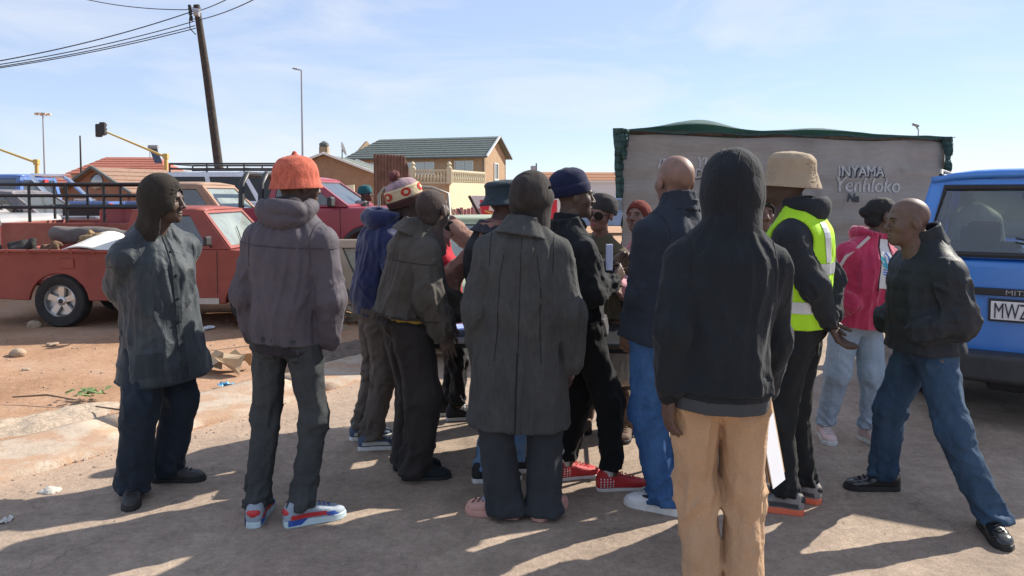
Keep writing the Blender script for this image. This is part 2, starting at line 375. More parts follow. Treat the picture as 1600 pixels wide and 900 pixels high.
# ------------------------------------------------------------------ ground, road, kerb strip
def sstep(x): x = max(0.0, min(1.0, x)); return x * x * (3 - 2 * x)
RD = Vector((.5505, .8348, 0)); RN = Vector((-.8348, .5505, 0)); RP = Vector((-2.80, 4.23, 0))    # road direction, left normal, a point on the road edge
def lat(x, y): return (Vector((x, y, 0)) - RP).dot(RN)
def rise(x, y): return .30 * sstep((y - 10.2) / 2.2) * sstep((.3 - x) / 1.5)
def vn1(x, y, s=0): return float(vnoise(np.array([x]), np.array([y]), np.array([0.37]), s)[0])
def ground_z(x, y):
    l = lat(x, y); k = sstep((l - .5) / .8)
    return rise(x, y) + k * (.05 * (vn1(x * .9, y * .9, 1) - .5) + .03 * (vn1(x * 3.1, y * 3.1, 2) - .5)) - .012
def m_dirt():
    m, nt, b = _mat('orange_dirt')
    n1 = _tex(nt, .9, 8, .62); c = _ramp(nt, n1.outputs['Fac'], [(.3, (.33, .19, .11)), (.5, (.44, .265, .165)), (.72, (.5, .34, .235))]).outputs['Color']
    n2 = _tex(nt, 14, 8, .75); c = _mix(nt, .55, c, _ramp(nt, n2.outputs['Fac'], [(.25, .55), (.75, 1.2)]).outputs['Color'], 'MULTIPLY')
    n3 = _tex(nt, 55, 4, .8); c = _mix(nt, _ramp(nt, n3.outputs['Fac'], [(.64, 0.0), (.7, .5)]).outputs['Color'], c, (.5, .42, .34))
    nt.links.new(c, b.inputs['Base Color']); b.inputs['Roughness'].default_value = .97; b.inputs['Specular IOR Level'].default_value = .15
    _bump(nt, b, n2.outputs['Fac'], .7, .03); _bump(nt, b, n3.outputs['Fac'], .5, .008); return m
def m_road():
    m, nt, b = _mat('dusty_asphalt')
    n1 = _tex(nt, 1.1, 8, .6); n2 = _tex(nt, 130, 4, .8); n3 = _tex(nt, 6, 8, .7); n4 = _tex(nt, 42, 3, .7)
    c = _ramp(nt, n1.outputs['Fac'], [(.32, (.33, .255, .197)), (.52, (.42, .325, .25)), (.72, (.49, .385, .295))]).outputs['Color']
    c = _mix(nt, .65, c, _ramp(nt, n3.outputs['Fac'], [(.3, .62), (.7, 1.22)]).outputs['Color'], 'MULTIPLY')
    c = _mix(nt, .5, c, _ramp(nt, n2.outputs['Fac'], [(.35, .45), (.65, 1.3)]).outputs['Color'], 'MULTIPLY')
    c = _mix(nt, _ramp(nt, n4.outputs['Fac'], [(.66, 0.0), (.71, .55)]).outputs['Color'], c, (.4, .34, .28))
    # sandy verge blown over the edge of the tar
    tc = nt.nodes.new('ShaderNodeTexCoord'); dt = nt.nodes.new('ShaderNodeVectorMath'); dt.operation = 'DOT_PRODUCT'; dt.inputs[1].default_value = tuple(RN); nt.links.new(tc.outputs['Object'], dt.inputs[0])
    ad = nt.nodes.new('ShaderNodeMath'); ad.operation = 'MULTIPLY_ADD'; ad.inputs[1].default_value = 1.0; ad.inputs[2].default_value = -RP.dot(RN); nt.links.new(dt.outputs['Value'], ad.inputs[0])
    sb = nt.nodes.new('ShaderNodeMath'); sb.operation = 'MULTIPLY_ADD'; sb.inputs[1].default_value = 1.3; nt.links.new(n1.outputs['Fac'], sb.inputs[0]); nt.links.new(ad.outputs[0], sb.inputs[2])
    f = _ramp(nt, sb.outputs[0], [(.0, 0.0), (.75, .85)]).outputs['Color']; c = _mix(nt, f, c, (.47, .33, .235))
    # hairline cracks and oil stains
    tcv = nt.nodes.new('ShaderNodeTexCoord'); vo = nt.nodes.new('ShaderNodeTexVoronoi'); vo.feature = 'DISTANCE_TO_EDGE'; vo.inputs['Scale'].default_value = .9; nd_ = _tex(nt, 2.5, 5, .7)
    av = nt.nodes.new('ShaderNodeVectorMath'); av.operation = 'MULTIPLY_ADD'; av.inputs[1].default_value = (.5, .5, .5); nt.links.new(nd_.outputs['Color'], av.inputs[0]); nt.links.new(tcv.outputs['Object'], av.inputs[2]); nt.links.new(av.outputs['Vector'], vo.inputs['Vector'])
    ck = _ramp(nt, vo.outputs['Distance'], [(.0, .6), (.007, 0.0)]).outputs['Color']; nm_ = _tex(nt, .8, 3, .5); ck = _mix(nt, 1.0, ck, _ramp(nt, nm_.outputs['Fac'], [(.5, 0.0), (.58, 1.0)]).outputs['Color'], 'MULTIPLY'); c = _mix(nt, ck, c, (.14, .11, .09))
    n7 = _tex(nt, 1.7, 4, .5, dist=.6); c = _mix(nt, _ramp(nt, n7.outputs['Fac'], [(.60, 0.0), (.72, .3)]).outputs['Color'], c, (.14, .11, .09))
    n8 = _tex(nt, 26, 6, .8); c = _mix(nt, .75, c, _ramp(nt, n8.outputs['Fac'], [(.3, .6), (.7, 1.25)]).outputs['Color'], 'MULTIPLY')
    nt.links.new(c, b.inputs['Base Color']); b.inputs['Roughness'].default_value = .93; b.inputs['Specular IOR Level'].default_value = .25; _bump(nt, b, n8.outputs['Fac'], .5, .012)
    _bump(nt, b, n2.outputs['Fac'], .55, .006); _bump(nt, b, n3.outputs['Fac'], .3, .02); return m
def m_conc():
    m, nt, b = _mat('worn_concrete')
    n1 = _tex(nt, 2.5, 8, .65); n2 = _tex(nt, 60, 5, .75)
    c = _ramp(nt, n1.outputs['Fac'], [(.3, (.40, .32, .245)), (.7, (.54, .45, .36))]).outputs['Color']; c = _mix(nt, .4, c, _ramp(nt, n2.outputs['Fac'], [(.3, .6), (.7, 1.15)]).outputs['Color'], 'MULTIPLY')
    n3 = _tex(nt, 3.2, 9, .72); c = _mix(nt, _ramp(nt, n3.outputs['Fac'], [(.45, 0.0), (.58, .85)]).outputs['Color'], c, (.40, .25, .16)); n4 = _tex(nt, 9, 6, .7); c = _mix(nt, _ramp(nt, n4.outputs['Fac'], [(.6, 0.0), (.68, .5)]).outputs['Color'], c, (.2, .15, .11))
    nt.links.new(c, b.inputs['Base Color']); b.inputs['Roughness'].default_value = .95; b.inputs['Specular IOR Level'].default_value = .2; _bump(nt, b, n2.outputs['Fac'], .4, .01); _bump(nt, b, n4.outputs['Fac'], .5, .02); return m
DIRT = m_dirt(); ROAD = m_road(); CONC = m_conc()
xs = np.unique(np.concatenate([[-1400, -700, -300, -120, -60, -35, -22], np.arange(-16, 8, .14), [10, 14, 20, 35, 70, 150, 400, 900, 1400]])); ys = np.unique(np.concatenate([[-60, -25, -8, 0], np.arange(2.5, 15, .14), [17, 20, 25, 35, 60, 120, 300, 900, 2500]]))
XX, YY = np.meshgrid(xs, ys, indexing='ij'); Lt = (XX - RP.x) * RN.x + (YY - RP.y) * RN.y; sv_ = lambda a: np.clip(a, 0, 1) ** 2 * (3 - 2 * np.clip(a, 0, 1))
ZZ = .30 * sv_((YY - 10.2) / 2.2) * sv_((.3 - XX) / 1.5) + sv_((Lt - .5) / .8) * (.05 * (vnoise(XX * .9, YY * .9, XX * 0 + .37, 1) - .5) + .03 * (vnoise(XX * 3.1, YY * 3.1, XX * 0 + .37, 2) - .5)) - .012
nx_, ny_ = XX.shape; ii = np.arange(nx_ * ny_).reshape(nx_, ny_); Q = np.stack([ii[:-1, :-1], ii[1:, :-1], ii[1:, 1:], ii[:-1, 1:]], -1).reshape(-1, 4)
tag(link('ground', mesh_np('ground', np.stack([XX, YY, ZZ], -1).reshape(-1, 3), Q), None, DIRT), kind='structure')
# road: sheet with a ragged tar edge
rv = []; rf = []; ts = np.concatenate([np.arange(-14, 16, .12), np.arange(16, 120, 2.0)])
for k, t in enumerate(ts):
    e = .02 + .16 * (vn1(t * 1.3, 3, 4) - .5) + .06 * (vn1(t * 6, 3, 5) - .5)
    for l in (e, -1.5, -4, -9.5): q = RP + RD * float(t) + RN * l; rv.append((q.x, q.y, .0))
for k in range(len(ts) - 1):
    for j in range(3): a = k * 4 + j; rf.append((a, a + 1, a + 5, a + 4))
me = bpy.data.meshes.new('road'); me.from_pydata(rv, [], rf); me.update(); o = link('road', me, None, ROAD); o.location.z = .001; tag(o, kind='structure')
# concrete gutter strip laid in slabs
ks = bpy.data.objects.new('kerb_strip', None); C.objects.link(ks); tag(ks, kind='structure')
t = -6.0; k = 0
while t < 9:
    ln = 1.5 + .5 * random.random(); nseg = 10; v = []; f = []; z0 = .022 + .008 * random.random()
    for a in range(nseg + 1):
        tt = t + ln * a / nseg
        for (l, z) in ((.03, -.03), (.05, z0 - .012), (.10, z0), (.40, z0 - .006), (.66, z0 + .012), (.74, z0 + .002), (.76, -.03)):
            jj = .11 * (vn1(tt * 4, l * 3, 8) - .5) + .03 * (vn1(tt * 13, l * 7, 8) - .5); q = RP + RD * tt + RN * (l + jj); v.append((q.x, q.y, z + .008 * (vn1(tt * 4, l * 9, 9) - .5)))
    for a in range(nseg):
        for b_ in range(6): i0 = a * 7 + b_; f.append((i0, i0 + 1, i0 + 8, i0 + 7))
    f.append(tuple(range(6, -1, -1))); f.append(tuple(nseg * 7 + q for q in range(7)))
    me = bpy.data.meshes.new('slab'); me.from_pydata(v, [], f); me.update(); o = link('slab', me, ks, CONC); t += ln + .018; k += 1
    for p_ in me.polygons: p_.use_smooth = True

def heap(name, c, rx, ry, hh, mat, seed, res=34, rough=1.0, rot=0):
    v = []; f = []
    for i in range(res):
        for j in range(res):
            u, w = i / (res - 1) * 2 - 1, j / (res - 1) * 2 - 1; r = math.hypot(u, w); e = sstep((1 - r) / .8)
            x = u * rx; y = w * ry; X = c[0] + x * math.cos(rot) - y * math.sin(rot); Y = c[1] + x * math.sin(rot) + y * math.cos(rot)
            z = e * hh * (.45 + .8 * vn1(X * 4, Y * 4, seed)) + e * rough * (.05 * (vn1(X * 11, Y * 11, seed + 1) - .5) + .03 * (vn1(X * 25, Y * 25, seed + 2) - .5)); v.append((X, Y, ground_z(X, Y) + z - .02 * (1 - e) - .01))
    for i in range(res - 1):
        for j in range(res - 1): a = i * res + j; f.append((a, a + res, a + res + 1, a + 1))
    me = bpy.data.meshes.new(name); me.from_pydata(v, [], f); me.update()
    for p_ in me.polygons: p_.use_smooth = True
    return link(name, me, None, mat)
RUB = plain('pale_rubble', (.40, .315, .235), .97, var=.3, scale=30, bump=.8, bscale=70); DDK = plain('dark_soil', (.15, .11, .085), .97, var=.4, scale=20, bump=.9, bscale=50)
c = gp(60, 655); tag(heap('rubble_bank', c, 1.15, .42, .05, RUB, 21, 44, rot=R(50)), kind='structure')
c = gp(558, 560); tag(heap('rubble_bank', (c.x, c.y + .3, 0), .9, 1.3, .06, DDK, 31, 44, rot=R(-33)), kind='structure')

def stone(px, py, size, label, mat, seed, flat=.6, group=None):
    c = gp(px, py); v = Vol((-1, -1, -1), (1, 1, 1), .16); rr = (.8, .62, .5 * flat / .6); v.add(p_ell((0, 0, .1), rr), 0)
    v.disp(lambda x, y, z: .32 * (vnoise(x * 1.7, y * 1.7, z * 1.7, seed) - .5) + .12 * (vnoise(x * 4, y * 4, z * 4, seed + 1) - .5), .5)
    V, Q = v.mesh(); o = link('stone', mesh_np('stone', V * size * .5, Q, False), None, mat); o.location = (c.x, c.y, ground_z(c.x, c.y) + size * .05); o.rotation_euler.z = seed; return tag(o, label, 'stone', 'stones on the bare ground')
ST = plain('sandstone', (.36, .27, .19), .95, var=.25, scale=8, bump=.5); ST2 = plain('pale_stone', (.5, .47, .41), .9, var=.15, scale=20, bump=.4)
stone(54, 511, .2, 'rounded tan stone lying against the rear wheel of the red pickup', ST, 1, .7)
stone(28, 551, .26, 'low brown stone half sunk in the dirt at the left', ST, 2, .4); stone(78, 768, .15, 'flat pale angular stone on the road edge, near the left man', ST2, 3, .3)
stone(82, 536, .15, 'small flat stone between the two tan stones', ST, 4, .3); stone(318, 515, .1, 'small pale stone beneath the door of the red pickup', ST2, 5, .6)
stone(40, 575, .1, 'smallest stone, on the dirt left of the navy-trousered man', ST, 6, .4)
# weeds, litter, twigs
wd = thing('weed', 'small patch of pale green leaves on the dirt bank', 'weed', gp(135, 622)); lm_ = plain('weed_leaf', (.13, .2, .07), .8, var=.4, scale=60)
for k in range(34):
    a = random.random() * 6.28; r = .02 + random.random() * .16; l = .05 + .05 * random.random(); q = Vector((r * math.cos(a), r * .7 * math.sin(a), .02 + .03 * random.random())); d = Vector((math.cos(a * 2 + k), math.sin(a * 2 + k), .35)).normalized(); s_ = d.cross(Vector((0, 0, 1))).normalized() * l * .3
    MB().quad(q, q + d * l * .5 + s_ + Vector((0, 0, .01)), q + d * l, q + d * l * .5 - s_ + Vector((0, 0, .01))).build('leaf', lm_, wd)
def litter(px, py, size, label, mat, seed, name='litter'):
    c = gp(px, py); rnd = random.Random(seed); v = []; f = []; n = 6
    for i in range(n):
        for j in range(n): v.append(((i / (n - 1) - .5) * size + rnd.uniform(-.1, .1) * size, (j / (n - 1) - .5) * size * .7 + rnd.uniform(-.1, .1) * size, rnd.random() * size * .35))
    for i in range(n - 1):
        for j in range(n - 1): a = i * n + j; f.append((a, a + n, a + n + 1, a + 1))
    me = bpy.data.meshes.new(name); me.from_pydata(v, [], f); o = link(name, me, None, mat); o.location = (c.x, c.y, ground_z(c.x, c.y) + .008); o.rotation_euler.z = seed; return tag(o, label, 'litter')
litter(355, 604, .13, 'crumpled blue plastic wrapper by the kerb strip', plain('blue_plastic', (.05, .25, .42), .4), 3); litter(327, 513, .12, 'crumpled clear-white wrapper under the red pickup', plain('white_plastic', (.6, .62, .64), .35), 4)
litter(348, 577, .5, 'torn sheet of tan cardboard on the dirt by the kerb strip', plain('cardboard_tan', (.42, .31, .2), .95), 6, 'cardboard'); litter(8, 815, .07, 'scrap of white paper at the left edge of the road', plain('paper_scrap', (.6, .57, .52), .9), 8)
for k, (a, b_, lb) in enumerate((((150, 641), (235, 668), 'long thin dry twig lying on the dirt bank'), ((20, 628), (120, 630), 'dry stick on top of the dirt bank'))):
    A_ = gp(*a); B_ = gp(*b_); A_.z = ground_z(A_.x, A_.y) + .05; B_.z = ground_z(B_.x, B_.y) + .045; M_ = (A_ + B_) / 2 + Vector((0, .03, .02)); tag(MB().tube([A_, M_, B_], [.006, .008, .004], 6).build('twig', plain('dry_wood', (.14, .1, .07), .95), None, smooth=True), lb, 'twig')
# pebbles and grit: uncountable
gm = MB(); rnd = random.Random(5)
for k in range(5200):
    t_ = rnd.uniform(-3, 11); l = rnd.choice((rnd.uniform(-4.5, .1), rnd.uniform(.7, 6), rnd.gauss(.0, .25))); q = RP + RD * t_ + RN * l
    if q.y < 3.1 or q.x > 3.5: continue
    s_ = rnd.choice((.003, .004, .005, .006, .009)) * (1 if l < 0 else 1.6); z = (0 if l < .0 else ground_z(q.x, q.y)) + s_ * .35; a = rnd.random() * 3; ca, sa = math.cos(a) * s_, math.sin(a) * s_; n = len(gm.v)
    gm.v += [(q.x + ca, q.y + sa, z), (q.x - sa * .8, q.y + ca * .8, z), (q.x - ca, q.y - sa, z), (q.x + sa * .7, q.y - ca * .7, z), (q.x, q.y, z + s_ * .7), (q.x, q.y, z - s_ * .7)]
    gm.f += [(n, n + 1, n + 4), (n + 1, n + 2, n + 4), (n + 2, n + 3, n + 4), (n + 3, n, n + 4), (n + 1, n, n + 5), (n + 2, n + 1, n + 5), (n + 3, n + 2, n + 5), (n, n + 3, n + 5)]
tag(gm.build('gravel', plain('grit', (.36, .29, .23), .95, var=.5, scale=3)), kind='stuff')
# ------------------------------------------------------------------ people
def wr_limb(amp, lam, seed, spots=(), base=.35):
    def f(s, cu, cw, L):
        env = np.full(s.shape, base, np.float32)
        for (p, w, g) in spots: env += g * np.exp(-((s - p * L) / w) ** 2)
        n = ridge(vnoise(s / lam + .9 * cu, cu * 1.2 + 9, cw * 1.2, seed)) ** 2; n2 = ridge(vnoise(s / (lam * .55) - 1.1 * cw, cu * 1.3 + 3, cw * 1.3, seed + 7)) ** 2
        n3 = ridge(vnoise(s * 2.5, cu * 2.4 + s * 2 + 3, cw * 2.4, seed + 4)) ** 2
        return amp * (env * ((n - .4) * 1.5 + (n2 - .4) * .7) + .5 * (n3 - .4))
    return f
def wr_torso(amp, seed, horiz=.5, quilt=0.0, qp=.095):
    def f(s, cu, cv):
        w = vnoise(cu * 1.5, cv * 1.5, s * 4, seed + 9) - .5
        a = ridge(vnoise(np.abs(cu) * 2.8 - s * 3.2 + w * 1.5, cv * 2.6 + cu * .8, s * 2.6 + w, seed)) ** 2.5 - .33
        a2 = ridge(vnoise(cu * 4.2 - s * 2.6 + 4, cv * 4.2 + w, s * 3.6, seed + 3)) ** 2 - .38
        b = ridge(vnoise(cu * 1.1 + 7, cv * 1.1, s * 12 + cu * 2.2 + w * 2, seed + 5)) ** 2 - .38
        o = amp * (1.35 * a + .85 * a2 + 1.2 * horiz * b)
        if quilt: o = o + quilt * (np.abs(np.sin(np.pi * (s + .012 * cu) / qp)) ** .6 - .7)
        return o
    return f
def ik(a, t, l1, l2, pole):
    d = t - a; L = d.length; m = (l1 + l2) * .995
    if L > m: t = a + d * (m / L); d = t - a; L = m
    x = (l1 * l1 - l2 * l2 + L * L) / (2 * L); h = math.sqrt(max(0, l1 * l1 - x * x)); n = d / L
    p = pole - n * pole.dot(n); p = p.normalized() if p.length > 1e-6 else n.orthogonal().normalized()
    return a + n * x + p * h, t
def xf(V, M):
    m = np.array(M); return V @ m[:3, :3].T + m[:3, 3]

def head_mesh(h=.006, fem=0.0, jaw=1.0, ears=True):
    v = Vol((-.11, -.14, -.26), (.11, .14, .15), h)
    v.add(p_ell((0, -.012, .035), (.077, .097, .086)), .01)
    v.add(p_ell((0, .022, -.03), (.060 * jaw, .068, .075)), .03)
    v.add(p_ell((0, .052, -.078), (.038 * jaw, .038, .036)), .03)
    v.add(p_ell((0, .076, -.096), (.018, .016, .017)), .02)
    v.add(p_cone((-.03, .078, .024), (.03, .078, .024), .013, .013), .018)
    for s in (-1, 1):
        v.add(p_ell((s * .042, .055, -.022), (.024, .028, .028)), .02)
        v.cut(p_ell((s * .032, .102, .004), (.019, .02, .012)), .014)
    v.add(p_cone((0, .09, .012), (0, .109, -.026), .008, .0125), .01)
    for s in (-1, 1): v.add(p_ell((s * .0135, .098, -.03), (.0095, .011, .009)), .006)
    v.add(p_ell((0, .089, -.058), (.024, .012, .0085)), .006); v.add(p_ell((0, .087, -.071), (.021, .012, .009)), .006)
    v.cut(p_ell((0, .103, -.0645), (.024, .012, .0022)), .003)
    if ears:
        for s in (-1, 1):
            v.add(p_ell((s * .083, -.008, -.002), (.012, .021, .036), Matrix.Rotation(R(14) * s, 4, 'Z') @ Matrix.Rotation(R(-10), 4, 'X')), .008)
            v.cut(p_ell((s * .096, 0, .004), (.007, .011, .019)), .004)
    v.add(p_cone((0, -.022, -.06), (0, -.04, -.24), .056 - .008 * fem, .062 - .008 * fem), .03)
    return v.mesh()
_HEADS = {}
def get_head(h, fem, jaw):
    k = (h, fem, jaw)
    if k not in _HEADS: _HEADS[k] = head_mesh(h, fem, jaw)
    return _HEADS[k]
def hand_mesh(side, curl=.35, spread=1.0, h=.0048, grip=0.0):
    """wrist at origin, fingers towards +Y, palm facing -Z, thumb on +X for side=+1"""
    v = Vol((-.09, -.07, -.12), (.09, .22, .06), h)
    v.add(p_cone((0, -.06, 0), (0, .01, 0), .026, .024), .01)
    v.add(p_loft((0, 0, 0), (0, 1, 0), (1, 0, 0), [(-.005, .024, .017), (.03, .036, .016), (.07, .042, .0145), (.098, .04, .012)], 2.8), .012)
    L = [(.028, .040, .026, .021), (.010, .045, .029, .022), (-.010, .041, .027, .021), (-.028, .032, .021, .018)]
    for i, (x, a, b, c) in enumerate(L):
        p = Vector((x * side, .09, 0)); an = curl * (.7 + .12 * i); az = (x / .028) * .10 * spread * side
        for j, (l, r0, r1) in enumerate(((a, .0098, .009), (b, .009, .0082), (c, .0082, .0066))):
            an_t = an * (1 + .9 * j) + grip * (j + .6)
            d = Vector((math.sin(az) * math.cos(an_t), math.cos(az) * math.cos(an_t), -math.sin(an_t))); q = p + d * l
            v.add(p_cone(p, q, r0, r1), .004); p = q
    p = Vector((.026 * side, .02, -.004)); 
    for (l, r0, r1, d) in ((.04, .0145, .012, (.62, .72, -.32)), (.034, .0115, .0098, (.35, .86, -.38 - curl * .3)), (.026, .0098, .0078, (.12, .9, -.4 - curl * .4))):
        dv = Vector((d[0] * side, d[1], d[2])).normalized(); q = p + dv * l; v.add(p_cone(p, q, r0, r1), .006); p = q
    return v.mesh()

class Person:
    def __init__(s, label, root, yaw, neck, head, pelz=None, pelpx=None, feet=None, hands=(None, None), hdir=(0, 0, 0), skincol=None, headh=.0065, fem=0, jaw=1.0,
                 sw=.165, H=None, poles=(None, None), handrot=(None, None), curl=.35, grip=(0, 0), hs=1.0, group='people gathered round the table', knee=(None, None), bend=1.008):
        g = Vector(((root[0] - 800) / FPX, 0, 0)); Yr = root[1]
        rw = at(root[0], 303, Yr); rw.z = 0
        s.yaw = R(yaw); s.rw = rw; s.inv = Matrix.Rotation(-s.yaw, 4, 'Z') @ Matrix.Translation(-rw)
        s.o = thing('person', label, 'person', rw, s.yaw, group)
        W = lambda q: s.inv @ at(*q)
        s.neck = W(neck); s.headc = W(head); s.H = H or s.neck.z / .855; H = s.H; s.k = H / 1.72
        pz = pelz or s.neck.z * .613
        if pelpx: q = at(pelpx[0], 303, pelpx[1]); q.z = pz; s.pel = s.inv @ q
        else: s.pel = Vector((0, 0, pz))
        s.n = (s.neck - s.pel).normalized(); s.T = (s.neck - s.pel).length
        u = Vector((1, 0, 0)); s.u = (u - s.n * u.dot(s.n)).normalized(); s.v = s.n.cross(s.u)
        s.hdir = hdir; s.hs = hs * (.4 + .6 * s.k)
        s.M = Matrix.Translation(s.headc) @ Matrix.Rotation(R(hdir[0]), 4, 'Z') @ Matrix.Rotation(R(-hdir[1]), 4, 'X') @ Matrix.Rotation(R(hdir[2]), 4, 'Y') @ Matrix.Scale(s.hs, 4)
        s.sh = []; s.el = []; s.wr = []; s.hip = []; s.kn = []; s.an = []; s.fy = []
        for i, sd in enumerate((-1, 1)):          # 0 = left, 1 = right
            a = s.pel + s.n * (s.T - .158 * s.k) + s.u * (sd * sw * s.k * .93); s.sh.append(a)
            t = hands[i]
            if t is None: t = a + Vector((sd * .05, .07, -.53)) * s.k
            elif t == 'pocket': t = s.pel + Vector((sd * .185, .05, -.06)) * s.k
            elif t == 'jpocket': t = s.pel + Vector((sd * .15, .13, .06)) * s.k
            elif t == 'back': t = s.pel + Vector((sd * .035, -.19, .03)) * s.k
            elif isinstance(t, Vector): pass
            else: t = W(t)
            pole = Vector(poles[i]) if poles[i] else Vector((sd * .45, -1, -.1))
            q = max(.76, min(1, (t - a).length * 1.03 / (.56 * s.k))); e, t = ik(a, t, .295 * s.k * q, .265 * s.k * q, pole); s.el.append(e); s.wr.append(t)
            hp = s.pel + s.u * (sd * .088 * s.k) - s.n * .02; s.hip.append(hp)
            if feet and feet[i]:
                (px, py), fy = feet[i]; q = s.inv @ gp(px, py); fy = R(fy) - s.yaw
            else: q = Vector((sd * .12, 0, 0)); fy = R(-12 * sd)
            q.z = 0; s.fy.append((q, fy)); ank = Vector((q.x, q.y, .085)); f = Vector((-math.sin(fy), math.cos(fy), 0))
            kp = Vector(knee[i]) if knee[i] else f
            lq = min(.505 * H, (hp - ank).length * bend); kn, an = ik(hp, ank, lq * .505, lq * .495, kp); s.kn.append(kn); s.an.append(ank)
        s.parts(skincol, headh, fem, jaw, handrot, curl, grip, hands)
    def parts(s, skincol, headh, fem, jaw, handrot, curl, grip, hands):
        k = s.k; m = skin('skin_%02d_%02d_%02d' % tuple(int(c * 100) for c in skincol), skincol)
        pts = s.sh + s.el + s.wr + s.hip + s.kn + s.an + [s.neck, s.pel]
        lo = np.min([A3(p) for p in pts], 0) - .2; hi = np.max([A3(p) for p in pts], 0) + .2
        v = Vol(lo, hi, .024)
        v.add(p_loft(s.pel, s.n, s.u, [(-.1, .10, .08), (.0, .135, .095), (.3 * s.T, .125, .085), (.65 * s.T, .145, .1), (.88 * s.T, .13, .07), (s.T, .05, .05)], 2.2), .02)
        for i in (0, 1):
            v.add(p_cone(s.pel + s.n * s.T * .85, s.sh[i], .055, .05), .03); v.add(p_cone(s.sh[i], s.el[i], .046, .036), .02); v.add(p_cone(s.el[i], s.wr[i], .036, .026), .01)
            v.add(p_cone(s.hip[i], s.kn[i], .075, .05), .03); v.add(p_cone(s.kn[i], s.an[i], .05, .034), .02)
            q, fy = s.fy[i]; f = Vector((-math.sin(fy), math.cos(fy), 0)); v.add(p_cone(s.an[i] - Vector((0, 0, .035)), s.an[i] + f * .1 - Vector((0, 0, .045)), .032, .028), .02)
        v.add(p_cone(s.neck - s.n * .05, s.headc, .05, .05), .02)
        V, Q = v.mesh(); Vs = [V]; Qs = [Q]; n = len(V)
        hV, hQ = get_head(headh, fem, jaw); Vs.append(xf(hV, s.M)); Qs.append(hQ + n); n += len(hV)
        s.HM = []
        for i, sd in enumerate((-1, 1)):
            d = (s.wr[i] - s.el[i]).normalized()
            if handrot[i]:
                d = Vector(handrot[i][0]).normalized(); pn = Vector(handrot[i][1])
            else: pn = Vector((-sd, .25, 0)); d = (d + Vector((0, .0, -.25))).normalized()
            z = -(pn - d * pn.dot(d)).normalized(); x = d.cross(z)
            M = Matrix((x, d, z)).transposed().to_4x4(); M.translation = s.wr[i]; s.HM.append(M)
            if hands[i] in ('pocket', 'jpocket') if isinstance(hands[i], str) else False: continue
            # thumb side: with the palm facing the body and fingers down the thumb points forward
            side = 1 if x.dot(Vector((0, 1, .35))) > 0 else -1
            if handrot[i] and len(handrot[i]) > 2: side = handrot[i][2]
            a, b = hand_mesh(side, curl, 1, .0052, grip[i]); Vs.append(xf(a * s.k, M)); Qs.append(b + n); n += len(a)
        s.body = link('body', mesh_np('body', np.concatenate(Vs), np.concatenate(Qs)), s.o, m)
    # ------------------------------------------------ garments
    def box(s, pts, m=.26):
        return np.min([A3(p) for p in pts], 0) - m, np.max([A3(p) for p in pts], 0) + m
    def trousers(s, mat, h=.011, thigh=.098, knee=.074, hem=.068, hemz=.045, hipw=.172, hipd=.125, amp=.008, seed=1, top=.10, lam=.07, stack=1.2, crop=None, name='trousers', seat=.02):
        amp *= 1.2
        k = s.k; pts = s.hip + s.kn + s.an + [s.pel]
        v = Vol(*s.box(pts, .22), h); nodes = [(-.115, .06, .06), (-.07, .13, .11, 0, -seat * .5), (-.0, hipw, hipd, 0, -seat), (.035, hipw * .88, hipd * .9, 0, -seat * .8), (max(.06, top), hipw * .72, hipd * .72)]
        legs = []; box_ = s.box(pts, .22)
        for i in (0, 1):
            v = Vol(*box_, h); a = s.an[i]; e = a.copy(); e.z = hemz if crop is None else crop
            d = (s.kn[i] - a); e = a - d.normalized() * ((a.z - e.z) / max(.3, d.normalized().z)) if e.z < a.z else a + d.normalized() * ((e.z - a.z) / max(.3, d.normalized().z))
            v.add(p_cone(s.hip[i] + Vector((0, -.012, -.055)), s.kn[i], thigh * k * .95, knee * k, wr_limb(amp, lam * 1.3, seed + i * 11, ((0, .1, .8), (1, .09, 1.0)))), .045)
            v.add(p_cone(s.kn[i], e, knee * k, hem * k, wr_limb(amp, lam, seed + 5 + i * 13, ((0, .09, 1.0), (1, .12, stack)))), .03)
            legs.append(v.f)
        v.f = legs[0]; g_ = legs[1]; k_ = .007; hh = np.clip(.5 + .5 * (v.f - g_) / k_, 0, 1); v.f = (v.f * (1 - hh) + g_ * hh - k_ * hh * (1 - hh)).astype(np.float32)
        v.add(p_loft(s.pel, s.n, s.u, nodes, 2.2, wr_torso(amp * .7, seed, .4)), .04)
        zc = min(hemz if crop is None else crop, .3)
        v.clip((0, 0, zc), (0, 0, -1))
        return vol_obj(name, v, mat, s.o)
    def jacket(s, mat, h=.010, hem=-.04, hemw=(.2, .14), waist=(.185, .125), chest=(.195, .135), shw=.175, sl=(.082, .068, .055), cuff=.0, amp=.012, seed=3, horiz=.5, name='jacket',
               lam=.075, limb=None, quilt=0, back=0.0, sleeves=(1, 1), ext=.0, neckw=.075, qp=.095, belly=0.0, sk=.02, tw=.85):
        k = s.k; T = s.T; pts = s.sh + s.el + s.wr + [s.neck, s.pel, s.pel + s.n * hem]; chest = (chest[0] * tw, chest[1] * .95); waist = (waist[0] * tw, waist[1] * .96); hemw = (hemw[0] * (tw + .13), hemw[1])
        v = Vol(*s.box(pts, .2), h)
        nodes = [(hem, hemw[0] * k, hemw[1] * k, 0, -back), (max(hem + .06, .12 * T), waist[0] * k, waist[1] * k, 0, -back * .7 + belly), (.38 * T, waist[0] * k * 1.0, waist[1] * k * 1.02, 0, belly), (.66 * T, chest[0] * k, chest[1] * k), (.80 * T, shw * k * .86, chest[1] * k * .84, 0, -.01), (.91 * T, .112 * k, .088 * k, 0, -.008), (1.0 * T, .085 * k, .075 * k), (1.05 * T, neckw * k, neckw * k)]
